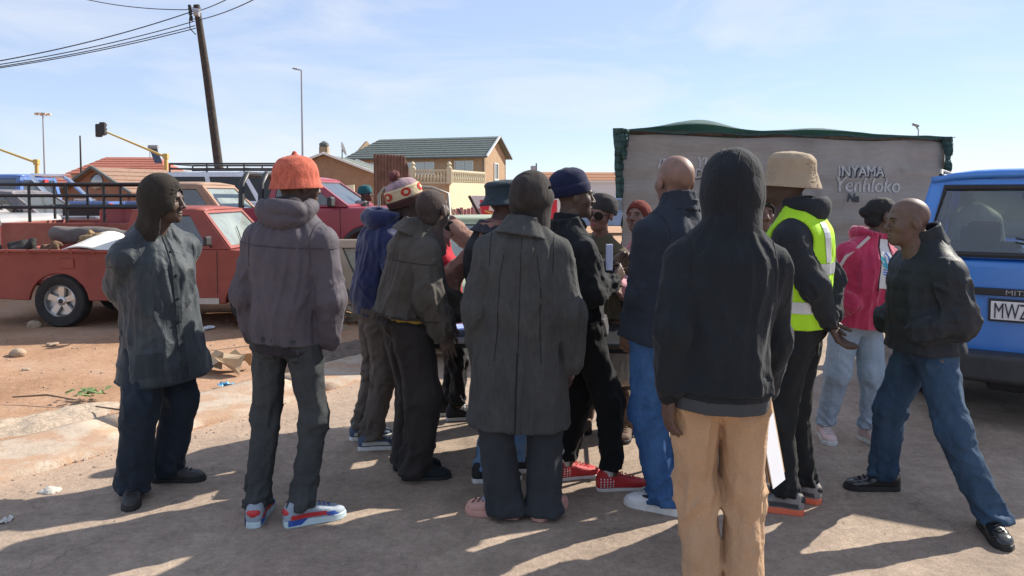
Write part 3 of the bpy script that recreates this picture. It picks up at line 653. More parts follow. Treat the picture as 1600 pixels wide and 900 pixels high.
        v.add(p_loft(s.pel, s.n, s.u, nodes, 2.35, wr_torso(amp, seed, horiz, quilt, qp)), .02)
        la = amp if limb is None else limb
        for i in (0, 1):
            if not sleeves[i]: continue
            sh, el, w = s.sh[i], s.el[i], s.wr[i]; w2 = w + (w - el).normalized() * ext
            v.add(p_cone(s.pel + s.n * T * .95, sh + s.n * .015, .05 * k, sl[0] * k * .8), .05)
            v.add(p_cone(sh, el, sl[0] * k * .88, sl[1] * k * .9, wr_limb(la, lam, seed + 21 + i, ((0, .08, .5), (1, .1, 1.0)))), sk)
            v.add(p_cone(el, w2 - (w2 - el).normalized() * sl[2] * k * .6, sl[1] * k * .9, sl[2] * k, wr_limb(la, lam, seed + 31 + i, ((0, .1, 1.0), (1, .08, .9)))), .025)
        if name != 'vest': pass
        o = vol_obj(name, v, mat, s.o); s.last = o; return o
    def vest(s, mat, h=.01, hem=-.06, hemw=(.205, .15), waist=(.2, .14), chest=(.215, .15), seed=5, amp=.006, name='vest'):
        k = s.k; T = s.T; v = Vol(*s.box([s.pel + s.n * hem, s.neck] + s.sh, .2), h)
        nodes = [(hem, hemw[0] * k, hemw[1] * k), (.2 * T, waist[0] * k, waist[1] * k), (.66 * T, chest[0] * k, chest[1] * k), (.80 * T, .168 * k, chest[1] * k * .88, 0, -.01), (.92 * T, .125 * k, .095 * k, 0, -.008), (1.01 * T, .09 * k, .082 * k)]
        v.add(p_loft(s.pel, s.n, s.u, nodes, 2.35, wr_torso(amp, seed, .5)), .02)
        for i in (0, 1):
            v.add(p_cone(s.pel + s.n * T * .95, s.sh[i] - s.u * ((-1, 1)[i] * .04) + s.n * .015, .058 * k, .08 * k), .04)
            v.cut(p_cone(s.sh[i] + s.u * ((-1, 1)[i] * .005), s.sh[i] + s.u * ((-1, 1)[i] * .3), .10 * k, .13 * k), .01)
            v.cut(p_cone(s.sh[i] + s.u * ((-1, 1)[i] * .012) - s.n * .1, s.sh[i] + s.u * ((-1, 1)[i] * .25) - s.n * .12, .085 * k, .12 * k), .01)
        o = vol_obj(name, v, mat, s.o); s.last = o; return o
    def band(s, mat, s0, s1, w, name='hem_band', h=.009, amp=.003, seed=9, parent=None, off=0.0):
        k = s.k; v = Vol(*s.box([s.pel + s.n * s0, s.pel + s.n * s1], .28), h)
        v.add(p_loft(s.pel, s.n, s.u, [(s0, w[0] * k * .97, w[1] * k * .97, 0, off), ((s0 + s1) / 2, w[0] * k, w[1] * k, 0, off), (s1, w[0] * k * .98, w[1] * k * .98, 0, off)], 2.3, wr_torso(amp, seed, .6)), .0)
        return vol_obj(name, v, mat, parent or s.o)
    def collar(s, mat, r=.07, hgt=.06, h=.007, flare=.012, tilt=.0, amp=.004, seed=2, thick=.011, name='collar', open=True, drop=0.02):
        k = s.k; v = Vol(*s.box([s.neck], .18), h); nn = (s.headc - s.neck).normalized() * .5 + s.n * .5; nn.normalize()
        p0 = s.neck - nn * drop
        v.add(p_loft(p0, nn, s.u, [(-.02, (r + flare) * k, (r + flare) * k), (hgt * .4, r * 1.04 * k, r * 1.06 * k), (hgt + .02, r * k, r * 1.02 * k)], 2.1, wr_torso(amp, seed, .8)), .0)
        v.cut(p_loft(p0, nn, s.u, [(0, (r - thick) * k, (r - thick) * k), (hgt + .06, (r - thick) * k, (r - thick) * k)], 2.1), .006)
        if open: v.cut(p_cone(p0 + s.v * r * k + nn * .05, p0 + s.v * (r + .1) * k + nn * .1, .02, .05), .01)
        return vol_obj(name, v, mat, s.o)
    def fold_collar(s, mat, r=.078, w=.055, h=.007, name='collar', seed=4):
        """turned-down coat collar"""
        k = s.k; v = Vol(*s.box([s.neck], .22), h); nn = (s.headc - s.neck).normalized() * .4 + s.n * .6; nn.normalize(); p0 = s.neck - nn * .02
        v.add(p_loft(p0, nn, s.u, [(-w, (r + .05) * k, (r + .035) * k, 0, -.006), (-w * .3, (r + .026) * k, (r + .02) * k, 0, -.004), (.028, (r + .002) * k, r * k), (.045, (r - .008) * k, (r - .008) * k)], 2.2, wr_torso(.004, seed, .8)), 0)
        v.cut(p_loft(p0, nn, s.u, [(.0, (r - .014) * k, (r - .014) * k), (.1, (r - .014) * k, (r - .014) * k)], 2.1), .006)
        return vol_obj(name, v, mat, s.o)
    def hood_down(s, mat, h=.009, seed=4, amp=.010, size=1.0, name='hood'):
        k = s.k * size; v = Vol(*s.box([s.neck], .26), h); b = -s.v; p = s.neck
        arc = []
        for i in range(9):
            a = R(-125 + 250 * i / 8); arc.append(p + b * (math.cos(a) * .078 * k) + s.u * (math.sin(a) * .09 * k) + s.n * ((.02 - .012 * math.cos(a)) * k - .01))
        for i in range(8):
            f = lambda j: (.021 + .008 * max(0, math.cos(R(-125 + 250 * j / 8)))) * k
            v.add(p_cone(arc[i], arc[i + 1], f(i), f(i + 1)), .03)
        Mt = Matrix((s.u, s.v, s.n)).transposed().to_4x4(); v.add(p_ell(p + b * .06 * k - s.n * .012 * k, (.116 * k, .082 * k, .078 * k), Mt), .05)
        if False: v.add(p_ell(p + b * .095 * k - s.n * .035 * k, (.12 * k, .034 * k, .07 * k)), .09); v.add(p_ell(p + b * .105 * k - s.n * .09 * k, (.075 * k, .026 * k, .055 * k)), .07)
        v.disp(lambda x, y, z: amp * 1.5 * (ridge(vnoise(x * 8 + z * 5, y * 8, z * 11, seed)) ** 2 - .35))
        v.cut(p_ell(p + b * .045 * k + s.n * .055 * k, (.092 * k, .066 * k, .062 * k), Mt), .012)
        return vol_obj(name, v, mat, s.o)
    def hood_up(s, mat, h=.009, seed=6, amp=.009, r=(.108, .130, .132), open=1.0, name='hood', neck=.115, lift=.0, tail=.0):
        v = Vol((-.2, -.24, -.3), (.2, .2, .24), h)
        v.add(p_ell((0, -.022, .028 + lift), r), .02)
        v.add(p_cone((0, -.01, -.05), (0, -.04, -.15), r[0] * .92, (r[0] * .9 + neck) / 2), .06); v.add(p_cone((0, -.04, -.15), (0, -.06, -.24), (r[0] * .9 + neck) / 2, neck), .05)
        if tail: v.add(p_ell((0, -.12, .07), (.05, .05, .05)), .06)
        v.disp(lambda x, y, z: amp * (1.2 * ridge(vnoise(x * 7 + y * 3, y * 8, z * 5 - x * 2, seed)) + .7 * ridge(vnoise(x * 13, y * 9 + z * 5, z * 11, seed + 2)) - .95))
        v.cut(p_ell((0, -.005, .022 + lift), (r[0] - .016, r[1] - .022, r[2] - .018)), .008)
        v.cut(p_cone((0, .01, -.06), (0, .0, -.3), r[0] * .92 - .018, neck - .018), .02)
        v.cut(p_ell((0, .165, -.025), (.08 * open, .105, .112 * open)), .012)
        V, Q = v.mesh(); return link(name, mesh_np(name, xf(V, s.M), Q), s.o, mat)
    def headgear(s, name, mat, nodes, h=.007, hollow=.012, tilt=0, shift=(0, 0, 0), amp=.003, seed=2, power=2.1, ring=0, extra=None, parent=None, roll=0):
        v = Vol((-.22, -.24, -.12), (.22, .24, .3), h)
        def wr(q, cu, cv):
            o = amp * (ridge(vnoise(cu * 1.6, cv * 1.6, q * 14, seed)) * 1.2 + vnoise(cu * 3, cv * 3, q * 20, seed + 1) - 1.0)
            if ring: o = o + .0022 * np.sin(q * 2 * np.pi / ring)
            return o
        v.add(p_loft((0, -.012, 0), (0, 0, 1), (1, 0, 0), nodes, power, wr), 0)
        if extra: extra(v)
        if hollow:
            z0 = nodes[0][0]; v.cut(p_loft((0, -.012, 0), (0, 0, 1), (1, 0, 0), [(z0 - .05, nodes[0][1] - hollow, nodes[0][2] - hollow)] + [(n[0] - .002, max(.02, n[1] - hollow), max(.02, n[2] - hollow)) for n in nodes if n[0] < .1], power), .004)
        V, Q = v.mesh(); M = s.M @ Matrix.Translation(shift) @ Matrix.Rotation(R(tilt), 4, 'X') @ Matrix.Rotation(R(roll), 4, 'Y')
        s.hatM = M; return link(name, mesh_np(name, xf(V, M), Q), parent or s.o, mat)
    def hair(s, mat, thick=.010, amp=.006, low=-.05, front=.06, h=.006, freq=40, name='hair', extra=None):
        v = Vol((-.16, -.2, -.2), (.16, .16, .2), h)
        v.add(p_ell((0, -.014, .036), (.077 + thick, .097 + thick, .086 + thick)), .01)
        v.add(p_ell((0, -.055, -.03), (.062 + thick, .05 + thick, .05)), .02)
        if extra: extra(v)
        v.disp(lambda x, y, z: amp * (vnoise(x * freq, y * freq, z * freq, 3) * 1.3 + vnoise(x * freq * 2, y * freq * 2, z * freq * 2, 5) * .7 - 1.0))
        v.cut(p_ell((0, .125, -.03), (.1, .12, front + .035)), .012)
        V, Q = v.mesh(); return link(name, mesh_np(name, xf(V, s.M), Q), s.o, mat)
    def eyes(s, brow=(.012, .01, .01)):
        w = plain('eye_white', (.11, .09, .08), .35); ir = plain('eye_iris', (.015, .01, .008), .15); br = plain('brow_hair_%d' % int(brow[0] * 1000), brow, .9)
        for sd in (-1, 1):
            m = MB().lathe([(.0005, -.0125), (.0075, -.0098), (.0115, -.005), (.0125, 0), (.0115, .005), (.0075, .0098), (.0005, .0125)], s.M @ Matrix.Translation((sd * .032, .069, .003)) @ Matrix.Rotation(R(-90), 4, 'X'), 12)
            e = m.build('eye', w, s.o, smooth=True, angle=180)
            MB().lathe([(.0001, .0128), (.004, .0122), (.0062, .0108), (.0064, .0095)], s.M @ Matrix.Translation((sd * .032, .0692, .003)) @ Matrix.Rotation(R(-90), 4, 'X'), 10).build('iris', ir, e, smooth=True)
            MB().tube([s.M @ Vector((sd * x, y, z)) for x, y, z in ((.014, .0925, .020), (.028, .0925, .0265), (.042, .083, .0245), (.05, .073, .018))], [.002, .0034, .003, .0012], 5).build('eyebrow', br, s.o, smooth=True)
    def shoe(s, i, mat, solemat, L=.285, sole=.026, hi=.10, lace=None, accent=None, name='shoe', toe=1.0, bulk=1.0, heel=None, low=False, tongue=None, stripe=None):
        q, fy = s.fy[i]; k = L / .285; M = Matrix.Translation((q.x, q.y, 0)) @ Matrix.Rotation(fy, 4, 'Z')
        b = bulk; v = Vol((-.075, -.13, -.01), (.075, .24, .2), .0058)
        zt = [.07, .085, .09, .083, .066, .052, .045, .03]; ys = [-.082, -.07, -.03, .03, .08, .13, .17, .2]; ws = [.02, .031, .036, .037, .043, .046 * toe, .04 * toe, .015]
        nodes = [(y, w * b, z / 2 * b, 0, -(z / 2 * b + sole * .35)) for y, w, z in zip(ys, ws, zt)]
        v.add(p_loft((0, 0, 0), (0, 1, 0), (1, 0, 0), nodes, 2.5, None), .01)
        if not low:
            v.add(p_cone((0, -.03, .06), (0, -.022, hi), .042, .040), .015); v.cut(p_cone((0, -.02, hi - .012), (0, -.015, hi + .1), .034, .04), .006)
        v.disp(lambda x, y, z: .003 * (vnoise(x * 30, y * 40, z * 30, 3) - .5))
        v.clip((0, 0, sole * .8), (0, 0, -1))
        V, Q = v.mesh(); V = V * np.array([1, k, 1]); o = link(name, mesh_np(name, xf(V, M), Q), s.o, mat)
        ws2 = [.018, .033, .038, .038, .044, .049 * toe, .043 * toe, .018]; out = [(w * b, y * k * 1.02) for w, y in zip(ws2, ys)]
        pts = [Vector((x, y, 0)) for x, y in out] + [Vector((-x, y, 0)) for x, y in reversed(out)]
        MB().prism([M @ p for p in pts], (0, 0, sole)).build('sole', solemat, o, bevel=.006)
        T = lambda x, y, z: M @ Vector((x, y * k, z))
        if lace:
            m = MB()
            for j in range(5):
                y = .035 + j * .022; z = (.098 - j * .0085) * b + sole * .3; m.tube([T(-.02, y, z - .008), T(0, y + .004, z), T(.02, y, z - .008)], .0032, 5)
            m.tube([T(.0, .03, .105 * b), T(.025, .02, .112 * b), T(.035, .045, .1 * b)], .003, 5); m.tube([T(.0, .03, .105 * b), T(-.025, .02, .112 * b), T(-.032, .045, .1 * b)], .003, 5)
            m.build('laces', lace, o, smooth=True)
        bv = BVHTree.FromPolygons([Vector(p) for p in xf(V, M)], [tuple(q) for q in Q])
        def patch(nm, m, cells, th=.0035):
            """cells: grid rows of (side, y, z) points laid on the shoe's surface"""
            for sd in (-1, 1):
                mb = MB(); G = []
                for row in cells:
                    r_ = []
                    for (y, z) in row:
                        c = T(0, y, z); d = M.to_3x3() @ Vector((sd, 0, 0)); h = bv.ray_cast(c + d * .12, -d)
                        r_.append((h[0] + d * th) if h[0] is not None else (c + d * .038 * b))
                    G.append(r_)
                for a in range(len(G) - 1):
                    for c in range(len(G[0]) - 1): mb.quad(G[a][c], G[a][c + 1], G[a + 1][c + 1], G[a + 1][c])
                mb.build(nm, m, o, smooth=True)
        s.patch = patch
        if heel: 
            v2 = Vol((-.06, -.12, 0), (.06, .0, .16), .006); v2.add(p_ell((0, -.05 * k, .072), (.036 * b, .041, .030)), .0); V2, Q2 = v2.mesh(); link('heel_tab', mesh_np('heel_tab', xf(V2, M), Q2), o, heel)
        if accent: patch('side_panel', accent, [[(y, sole + .008 + .0 * y) for y in np.linspace(-.06, .12, 10)], [(y, sole + .03 - .05 * max(0, y - .05)) for y in np.linspace(-.055, .1, 10)]])
        if stripe: patch('side_stripe', stripe, [[(-.045 + .02 * j + 0.0, sole + .022 + .0028 * j * (1 if j < 6 else .6)) for j in range(8)], [(-.04 + .02 * j, sole + .030 + .0020 * j + .004 * math.sin(j / 7 * 3.1)) for j in range(8)]], .004)
        return o
    # lines and ribbons laid on a garment's surface
    def bvh(s, o):
        me = o.data; n = len(me.vertices); a = np.empty(n * 3, np.float32); me.vertices.foreach_get('co', a); a = a.reshape(-1, 3)
        l = np.empty(len(me.loops), np.int32); me.loops.foreach_get('vertex_index', l); return BVHTree.FromPolygons([Vector(p) for p in a.tolist()], l.reshape(-1, 4).tolist())
    def surf(s, bv, sv, th):
        d = s.u * math.sin(th) + s.v * math.cos(th); c = s.pel + s.n * sv    # th: 0 = front, pi = back, + to the right
        h = bv.ray_cast(c + d * .5, -d); return (h[0], d) if h[0] is not None else (c + d * .15, d)
    def armholes(s, o, mat, bv=None, r=.0022, inset=.012, which=(0, 1)):
        bv = bv or s.bvh(o)
        for i in which:
            sd = (-1, 1)[i]; c = s.sh[i] - s.u * (sd * inset); path = []
            for a in np.linspace(R(-75), R(255), 26):
                d = s.v * math.cos(a) + s.n * math.sin(a); h = bv.ray_cast(c + d * .3, -d)
                if h[0] is not None and (h[0] - c).length < .16: path.append(h[0] + d * (r * .2))
            if len(path) > 6: MB().tube(path, r, 5).build('armhole_seam', mat, o, smooth=True)
    def cuffs(s, mat, r=.043, L=.06, which=(0, 1)):
        for i in which:
            d = (s.wr[i] - s.el[i]).normalized(); e = s.wr[i] + d * .005; v = Vol(*s.box([e, e - d * L], .09), .006); v.add(p_cone(e - d * L, e, (r + .004) * s.k, r * .92 * s.k, wr_limb(.003, .018, 5, base=1)), 0); vol_obj('cuff', v, mat, s.o)
    def hood_seams(s, o, mat, xs_=(-.032, .032)):
        bv = s.bvh(o)
        for x in xs_:
            path = []
            for a in np.linspace(R(60), R(235), 26):
                d = s.M.to_3x3() @ Vector((0, math.cos(a), math.sin(a))); d.normalize(); c = s.M @ Vector((x, -.02, .0)); h = bv.ray_cast(c + d * .35, -d)
                if h[0] is not None: path.append(h[0] + d * .0006)
            if len(path) > 6: MB().tube(path, .0022, 5).build('hood_seam', mat, o, smooth=True)
    def seam(s, o, pts, mat, r=.003, name='seam', bv=None):
        bv = bv or s.bvh(o); path = []
        for (a, b) in pts: h, d = s.surf(bv, a, b); path.append(h + d * (r * .3))
        return MB().tube(path, r, 5).build(name, mat, o, smooth=True)
    def ribbon(s, o, pts, mat, off=.003, name='stripe', bv=None):
        """pts: rows of ((s,th),(s,th)) edge pairs"""
        bv = bv or s.bvh(o); mb = MB(); G = []
        for row in pts: G.append([s.surf(bv, a, b)[0] + s.surf(bv, a, b)[1] * off for (a, b) in row])
        for i in range(len(G) - 1):
            for j in range(len(G[0]) - 1): mb.quad(G[i][j], G[i][j + 1], G[i + 1][j + 1], G[i + 1][j])
        return mb.build(name, mat, o, smooth=True)
# ------------------------------------------------------------------ vehicles
TYRE = plain('tyre_rubber', (.022, .021, .02), .85, var=.3, scale=20, bump=.3); STEEL = plain('alloy', (.55, .55, .54), .35, .9, var=.1); CHROME = plain('chrome', (.75, .76, .78), .12, 1.0, var=.03); BLK = plain('black_tube', (.02, .02, .022), .45); BTRIM = plain('black_trim', (.022, .022, .024), .6); DARKIN = plain('cabin_dark', (.03, .03, .032), .9)
GL = glass('window_glass', (.5, .56, .56), .10, .10); GLD = glass('dusty_windscreen', (.55, .6, .56), .5, .1, (.5, .56, .53)); GLV = glass('clear_car_glass', (.72, .78, .78), .035, .05, (.5, .5, .5)); GDK = glass('tinted_glass', (.04, .045, .05), .02, .02)
LAMP_R = plain('tail_lamp_red', (.5, .02, .02), .2, coat=.6); LAMP_W = plain('headlamp_glass', (.6, .62, .62), .12, coat=.8); LAMP_O = plain('indicator_orange', (.7, .25, .03), .2)
def bil(A, B, Cc, D, u, v): return A * ((1 - u) * (1 - v)) + B * (u * (1 - v)) + Cc * (u * v) + D * ((1 - u) * v)
def framed(car, quad, wins, mat, gmat, name='pillar_frame', th=.035, gname='window', seal=True):
    """planar panel with window openings; each opening gets a pane. wins: (u0,u1,v0,v1)"""
    A, B, Cc, D = [Vector(q) for q in quad]; us = sorted({0, 1} | {w[0] for w in wins} | {w[1] for w in wins}); vs_ = sorted({0, 1} | {w[2] for w in wins} | {w[3] for w in wins}); mb = MB()
    for i in range(len(us) - 1):
        for j in range(len(vs_) - 1):
            uc, vc = (us[i] + us[i + 1]) / 2, (vs_[j] + vs_[j + 1]) / 2
            if any(w[0] < uc < w[1] and w[2] < vc < w[3] for w in wins): continue
            mb.quad(*[bil(A, B, Cc, D, u, v) for u, v in ((us[i], vs_[j]), (us[i + 1], vs_[j]), (us[i + 1], vs_[j + 1]), (us[i], vs_[j + 1]))])
    me = bpy.data.meshes.new(name); me.from_pydata(mb.v, [], mb.f); bm = bmesh.new(); bm.from_mesh(me); bmesh.ops.remove_doubles(bm, verts=bm.verts, dist=1e-4); bm.to_mesh(me); bm.free()
    o = link(name, me, car, mat); sd = o.modifiers.new('solid', 'SOLIDIFY'); sd.thickness = th; sd.offset = 0
    n = (B - A).cross(D - A).normalized()
    for w in wins:
        q = [bil(A, B, Cc, D, u, v) for u, v in ((w[0], w[2]), (w[1], w[2]), (w[1], w[3]), (w[0], w[3]))]
        g = MB().quad(*q).build(gname, gmat, car); s2 = g.modifiers.new('solid', 'SOLIDIFY'); s2.thickness = .006; s2.offset = 0
        if seal: MB().tube(q, .011, 6, closed=True).build('seal', BTRIM, g)
    return o
def wheel(car, x, y, r, w=.18, rim=None, spokes=5, side=1, z=None, rimr=.62):
    """axle along local y; side = +1 outer face towards +y"""
    rim = rim or STEEL; M = Matrix.Translation((x, y, z if z is not None else r)) @ Matrix.Rotation(R(-90 * side), 4, 'X'); rr = r * rimr; h = w / 2
    t = MB().lathe([(rr, -h * .8), (r * .93, -h), (r * .985, -h * .75), (r, -h * .3), (r, h * .3), (r * .985, h * .75), (r * .93, h), (rr * 1.12, h * 1.02), (rr, h * .8)], M, 30, caps=False).build('wheel', TYRE, car, smooth=True, angle=40)
    m = MB().lathe([(rr * 1.02, -h * .8), (rr * 1.02, h * .85), (rr * .97, h * .95), (rr * .9, h * .6), (rr * .88, -h * .1), (rr * .3, -h * .15), (.001, -h * .15)], M, 30, caps=False)
    for k in range(spokes):
        a = 2 * math.pi * k / spokes + .3; c, s = math.cos(a), math.sin(a)
        for (r0, r1, w0, w1, z0, z1) in ((rr * .15, rr * .93, rr * .15, rr * .2, h * .5, h * .55),):
            P = [Vector((c * rad - s * ww, s * rad + c * ww, zz)) for rad, wd, zz in ((r0, w0, z0), (r1, w1, z1)) for ww in (-wd, wd)]; P += [p - Vector((0, 0, h * .45)) for p in P]
            n = len(m.v); m.v += [tuple(M @ p) for p in P]; m.f += [tuple(n + i for i in q) for q in ((0, 1, 3, 2), (4, 6, 7, 5), (0, 4, 5, 1), (2, 3, 7, 6), (0, 2, 6, 4), (1, 5, 7, 3))]
    m.lathe([(rr * .28, h * .1), (rr * .28, h * .6), (rr * .2, h * .68), (.001, h * .68)], M, 14, caps=False)
    m.build('rim', rim, t, smooth=True, angle=30)
    MB().lathe([(rr * .16, h * .66), (rr * .15, h * .74), (.001, h * .75)], M, 12).build('hub_cap', BTRIM, t)
    return t
def arc_bottom(xw, r, z0):
    """points of a wheel arch cut out of a sill at height z0, from low x to high x"""
    zc = r * .92; R_ = r * 1.17; a0 = math.asin(max(-1, min(1, (z0 - zc) / R_)))
    return [(xw - R_ * math.cos(a0 + (math.pi - 2 * a0) * k / 12), zc + R_ * math.sin(a0 + (math.pi - 2 * a0) * k / 12)) for k in range(13)]
def side_prism(car, top, xr, xf, r, sill, w, mat, name='body', bevel=.035, y0=None, y1=None, wheels=(True, True)):
    """top: (x,z) from front to rear"""
    bot = [(top[-1][0], sill + .05)]
    if wheels[0]: bot += arc_bottom(xr, r, sill)
    if wheels[1]: bot += arc_bottom(xf, r, sill)
    bot += [(top[0][0], sill + .05)]
    y0 = -w if y0 is None else y0; y1 = w if y1 is None else y1
    poly = [Vector((x, y0, z)) for x, z in bot + list(top)]
    return MB().prism(poly, (0, y1 - y0, 0)).build(name, mat, car, bevel=bevel, seg=3, angle=25)
def cabin(car, x0, x1, x0t, x1t, zb, zt, wb, wt, mat, front=GL, rear=GL, side=GL, doors=((.06, .94, .1, .88),), rearwin=((.08, .92, .2, .85),), crown=.05):
    for s in (-1, 1):
        q = [(x0, s * wb, zb), (x1, s * wb, zb), (x1t, s * wt, zt), (x0t, s * wt, zt)]
        framed(car, q, doors, mat, side, 'side_frame')
    framed(car, [(x1, -wb, zb), (x1, wb, zb), (x1t, wt, zt), (x1t, -wt, zt)], [(.06, .94, .07, .92)], mat, front, 'windscreen_frame', gname='windscreen')
    framed(car, [(x0, wb, zb), (x0, -wb, zb), (x0t, -wt, zt), (x0t, wt, zt)], list(rearwin), mat, rear, 'rear_frame')
    m = MB(); n = 7; rows = []
    for i in range(n):
        x = x0t - .02 + (x1t - x0t + .04) * i / (n - 1); ex = 1 - (2 * i / (n - 1) - 1) ** 4
        rows.append([Vector((x, (2 * j / 8 - 1) * (wt + .012), zt + crown * (1 - (2 * j / 8 - 1) ** 4) * (.35 + .65 * ex))) for j in range(9)])
    for i in range(n - 1):
        for j in range(8): m.quad(rows[i][j], rows[i + 1][j], rows[i + 1][j + 1], rows[i][j + 1])
    o = m.build('roof', mat, car, smooth=True); bm = bmesh.new(); bm.from_mesh(o.data); bmesh.ops.remove_doubles(bm, verts=bm.verts, dist=1e-4); bm.to_mesh(o.data); bm.free(); sd = o.modifiers.new('solid', 'SOLIDIFY'); sd.thickness = .03; sd.offset = 0
def seats(car, xs_, w, z=.55, mat=None, hz=1.2):
    for x in xs_:
        for s in (-1, 1):
            b = MB().box((x - .2, s * w * .48, (z + hz) / 2), (.14, w * .72, hz - z)).build('seat', mat or DARKIN, car, bevel=.05); MB().box((x - .22, s * w * .48, hz + .09), (.1, .26, .17)).build('headrest', mat or DARKIN, b, bevel=.04)
def door_lines(car, xs_, zb, zt, w, zh):
    for x in xs_:
        for s in (-1, 1): MB().box((x, s * (w + .001), (zb + zt) / 2), (.008, .006, zt - zb)).build('door_gap', BTRIM, car)
    for s in (-1, 1): MB().box((xs_[0] + .14, s * (w + .012), zh), (.13, .022, .028)).build('door_handle', BTRIM, car, bevel=.006)

# ---- red pickup with scrap in its bed
RED = paint('faded_red_paint', (.23, .026, .017), .5, .14, (.27, .045, .03), chips=.4, coat=.08); REDT = paint('sunbleached_red_roof', (.36, .12, .085), .6, .5, (.42, .2, .15), coat=.05)
bx = at(87, 303, 9.22); BY = 9.95
car = thing('pickup_truck', 'faded red small pickup with scrap metal in its open bed', 'pickup truck', (bx.x + .03, BY, -.01), R(-2)); w = .74
side_prism(car, [(3.12, .55), (3.10, .84), (2.95, .885), (2.02, .95), (.76, .95), (.74, .93)], -5, 2.38, .31, .30, w, RED, 'body', wheels=(False, True), bevel=.04)
for s in (-1, 1):
    poly = [Vector((x, s * w - (.05 if s > 0 else 0), z)) for x, z in [(-.98, .42), (-.95, .36)] + arc_bottom(0, .315, .33) + [(.74, .33), (.74, .955), (.62, .93), (-.98, .91)]]
    bs_ = MB().prism(poly, (0, .05, 0)).build('bed_side', RED, car, bevel=.012); MB().box((-.15, s * (w + .0), .925), (1.6, .07, .035)).build('bed_rail', RED, bs_, bevel=.01)
    for k in range(6): MB().box((-.85 + k * .26, s * (w + .037), .925), (.035, .012, .045)).build('rope_hook', RED, bs_)
    MB().box((.12, s * (w + .012), .78), (.16, .008, .11)).build('fuel_flap', RED, car, bevel=.004)
MB().box((-.1, 0, .55), (1.72, 2 * w - .1, .04)).build('bed_floor', RED, car); MB().box((-.975, 0, .66), (.04, 2 * w - .1, .5)).build('tailgate', RED, car, bevel=.012); MB().box((-1.05, 0, .43), (.1, 1.4, .12)).build('rear_bumper', BTRIM, car, bevel=.03)
cabin(car, .78, 2.08, .86, 1.70, .95, 1.40, w - .02, .60, RED, GLD, GLD, GL, doors=((.16, .80, .08, .88),), crown=.045); seats(car, [1.25], w, hz=1.1)
MB().box((1.43, 0, .98), (.06, 1.2, .1)).build('dashboard', DARKIN, car)
for s in (-1, 1):
    MB().tube([(1.86, s * (w + .0), .98), (1.88, s * (w + .1), 1.03)], .012, 6).build('mirror_arm', BTRIM, car); MB().box((1.88, s * (w + .14), 1.06), (.05, .15, .11)).build('mirror', BTRIM, car, bevel=.02)
door_lines(car, [.93, 1.93], .42, .93, w, .84); MB().box((1.45, -w - .004, .335), (1.0, .02, .07)).build('sill_trim', plain('dull_aluminium', (.4, .4, .38), .5, .6), car)
MB().tube([(2.07, -.3, .99), (1.9, -.05, 1.2)], .006, 5).build('wiper', BTRIM, car); MB().box((3.14, 0, .46), (.1, 1.5, .12)).build('front_bumper', CHROME, car, bevel=.03)
for s in (-1, 1): MB().lathe([(.09, 0), (.085, .03), (.001, .045)], Matrix.Translation((3.11, s * .52, .7)) @ Matrix.Rotation(R(90), 4, 'Y'), 18).build('headlamp', LAMP_W, car, smooth=True)
for xw in (0, 2.38):
    for s in (-1, 1): wheel(car, xw, s * (w - .1), .32, .19, side=s, rimr=.6)
RP_car = car
# load in the bed: things of their own
def bedpt(x, y, z): return Vector((bx.x + .03, BY, -.01)) + Matrix.Rotation(R(-2), 3, 'Z') @ Vector((x, y, z))
v = []; f = []; N = 12
for i in range(N + 1):
    for j in range(N + 1):
        u, q = i / N, j / N; x = -.22 + .86 * u; z = .88 + .24 * math.sin(math.pi * min(1, u * 1.0)) ** .8 * (.3 + .7 * q); v.append((x, -.5 + .62 * q, z + .02 * math.sin(6 * u)))
for i in range(N):
    for j in range(N): a = i * (N + 1) + j; f.append((a, a + N + 1, a + N + 2, a + 1))
me = bpy.data.meshes.new('panel'); me.from_pydata(v, [], f); o = link('scrap_fender', me, None, paint('ivory_panel', (.72, .70, .62), .4, .08)); sd = o.modifiers.new('s', 'SOLIDIFY'); sd.thickness = .012
o.location = bedpt(0, 0, 0); o.rotation_euler.z = R(-2); tag(o, 'curved ivory car panel lying in the bed of the red pickup', 'car panel')
for p_ in me.polygons: p_.use_smooth = True
v2 = Vol((-.75, -.3, -.2), (.75, .3, .2), .025); v2.add(p_cone((-.55, 0, 0), (.55, .03, 0), .12, .13), 0); v2.disp(lambda x, y, z: .05 * (vnoise(x * 6, y * 9, z * 9, 2) - .5)); V, Q = v2.mesh()
o = link('carpet_roll', mesh_np('carpet_roll', V, Q), None, fabric('grey_felt', (.16, .14, .13), .3, .95)); o.location = bedpt(-.15, .38, 1.03); o.rotation_euler = (0, R(4), R(-2)); tag(o, 'rolled grey felt lying along the bed of the red pickup', 'carpet roll')
for k, (x, y, z, s_, lb, col) in enumerate(((-.72, -.3, .9, .34, 'blackened engine block at the tail of the red pickup bed', (.02, .018, .016)), (-.42, -.25, .88, .26, 'rusty brown scrap casting in the red pickup bed', (.13, .07, .035)), (-.1, .1, .98, .3, 'straw-coloured sack beside the felt roll in the pickup bed', (.24, .16, .08)))):
    v2 = Vol((-1, -1, -1), (1, 1, 1), .09); v2.add(p_ell((0, 0, 0), (.62, .5, .42)), 0); v2.add(p_cone((-.3, 0, .3), (.5, .2, .5), .2, .14), .05); v2.add(p_cone((.3, -.3, .0), (.7, -.4, .3), .15, .2), .05); v2.disp(lambda x, y, z: .4 * (vnoise(x * 3, y * 3, z * 3, k + 3) - .5), .4); V, Q = v2.mesh()
    o = link('scrap_metal' if k < 2 else 'sack', mesh_np('scrap', V * s_ * .75, Q, k == 2), None, plain('scrap_%d' % k, col, .8, var=.5, scale=20, bump=.6)); o.location = bedpt(x, y, z); tag(o, lb, 'scrap metal' if k < 2 else 'sack')

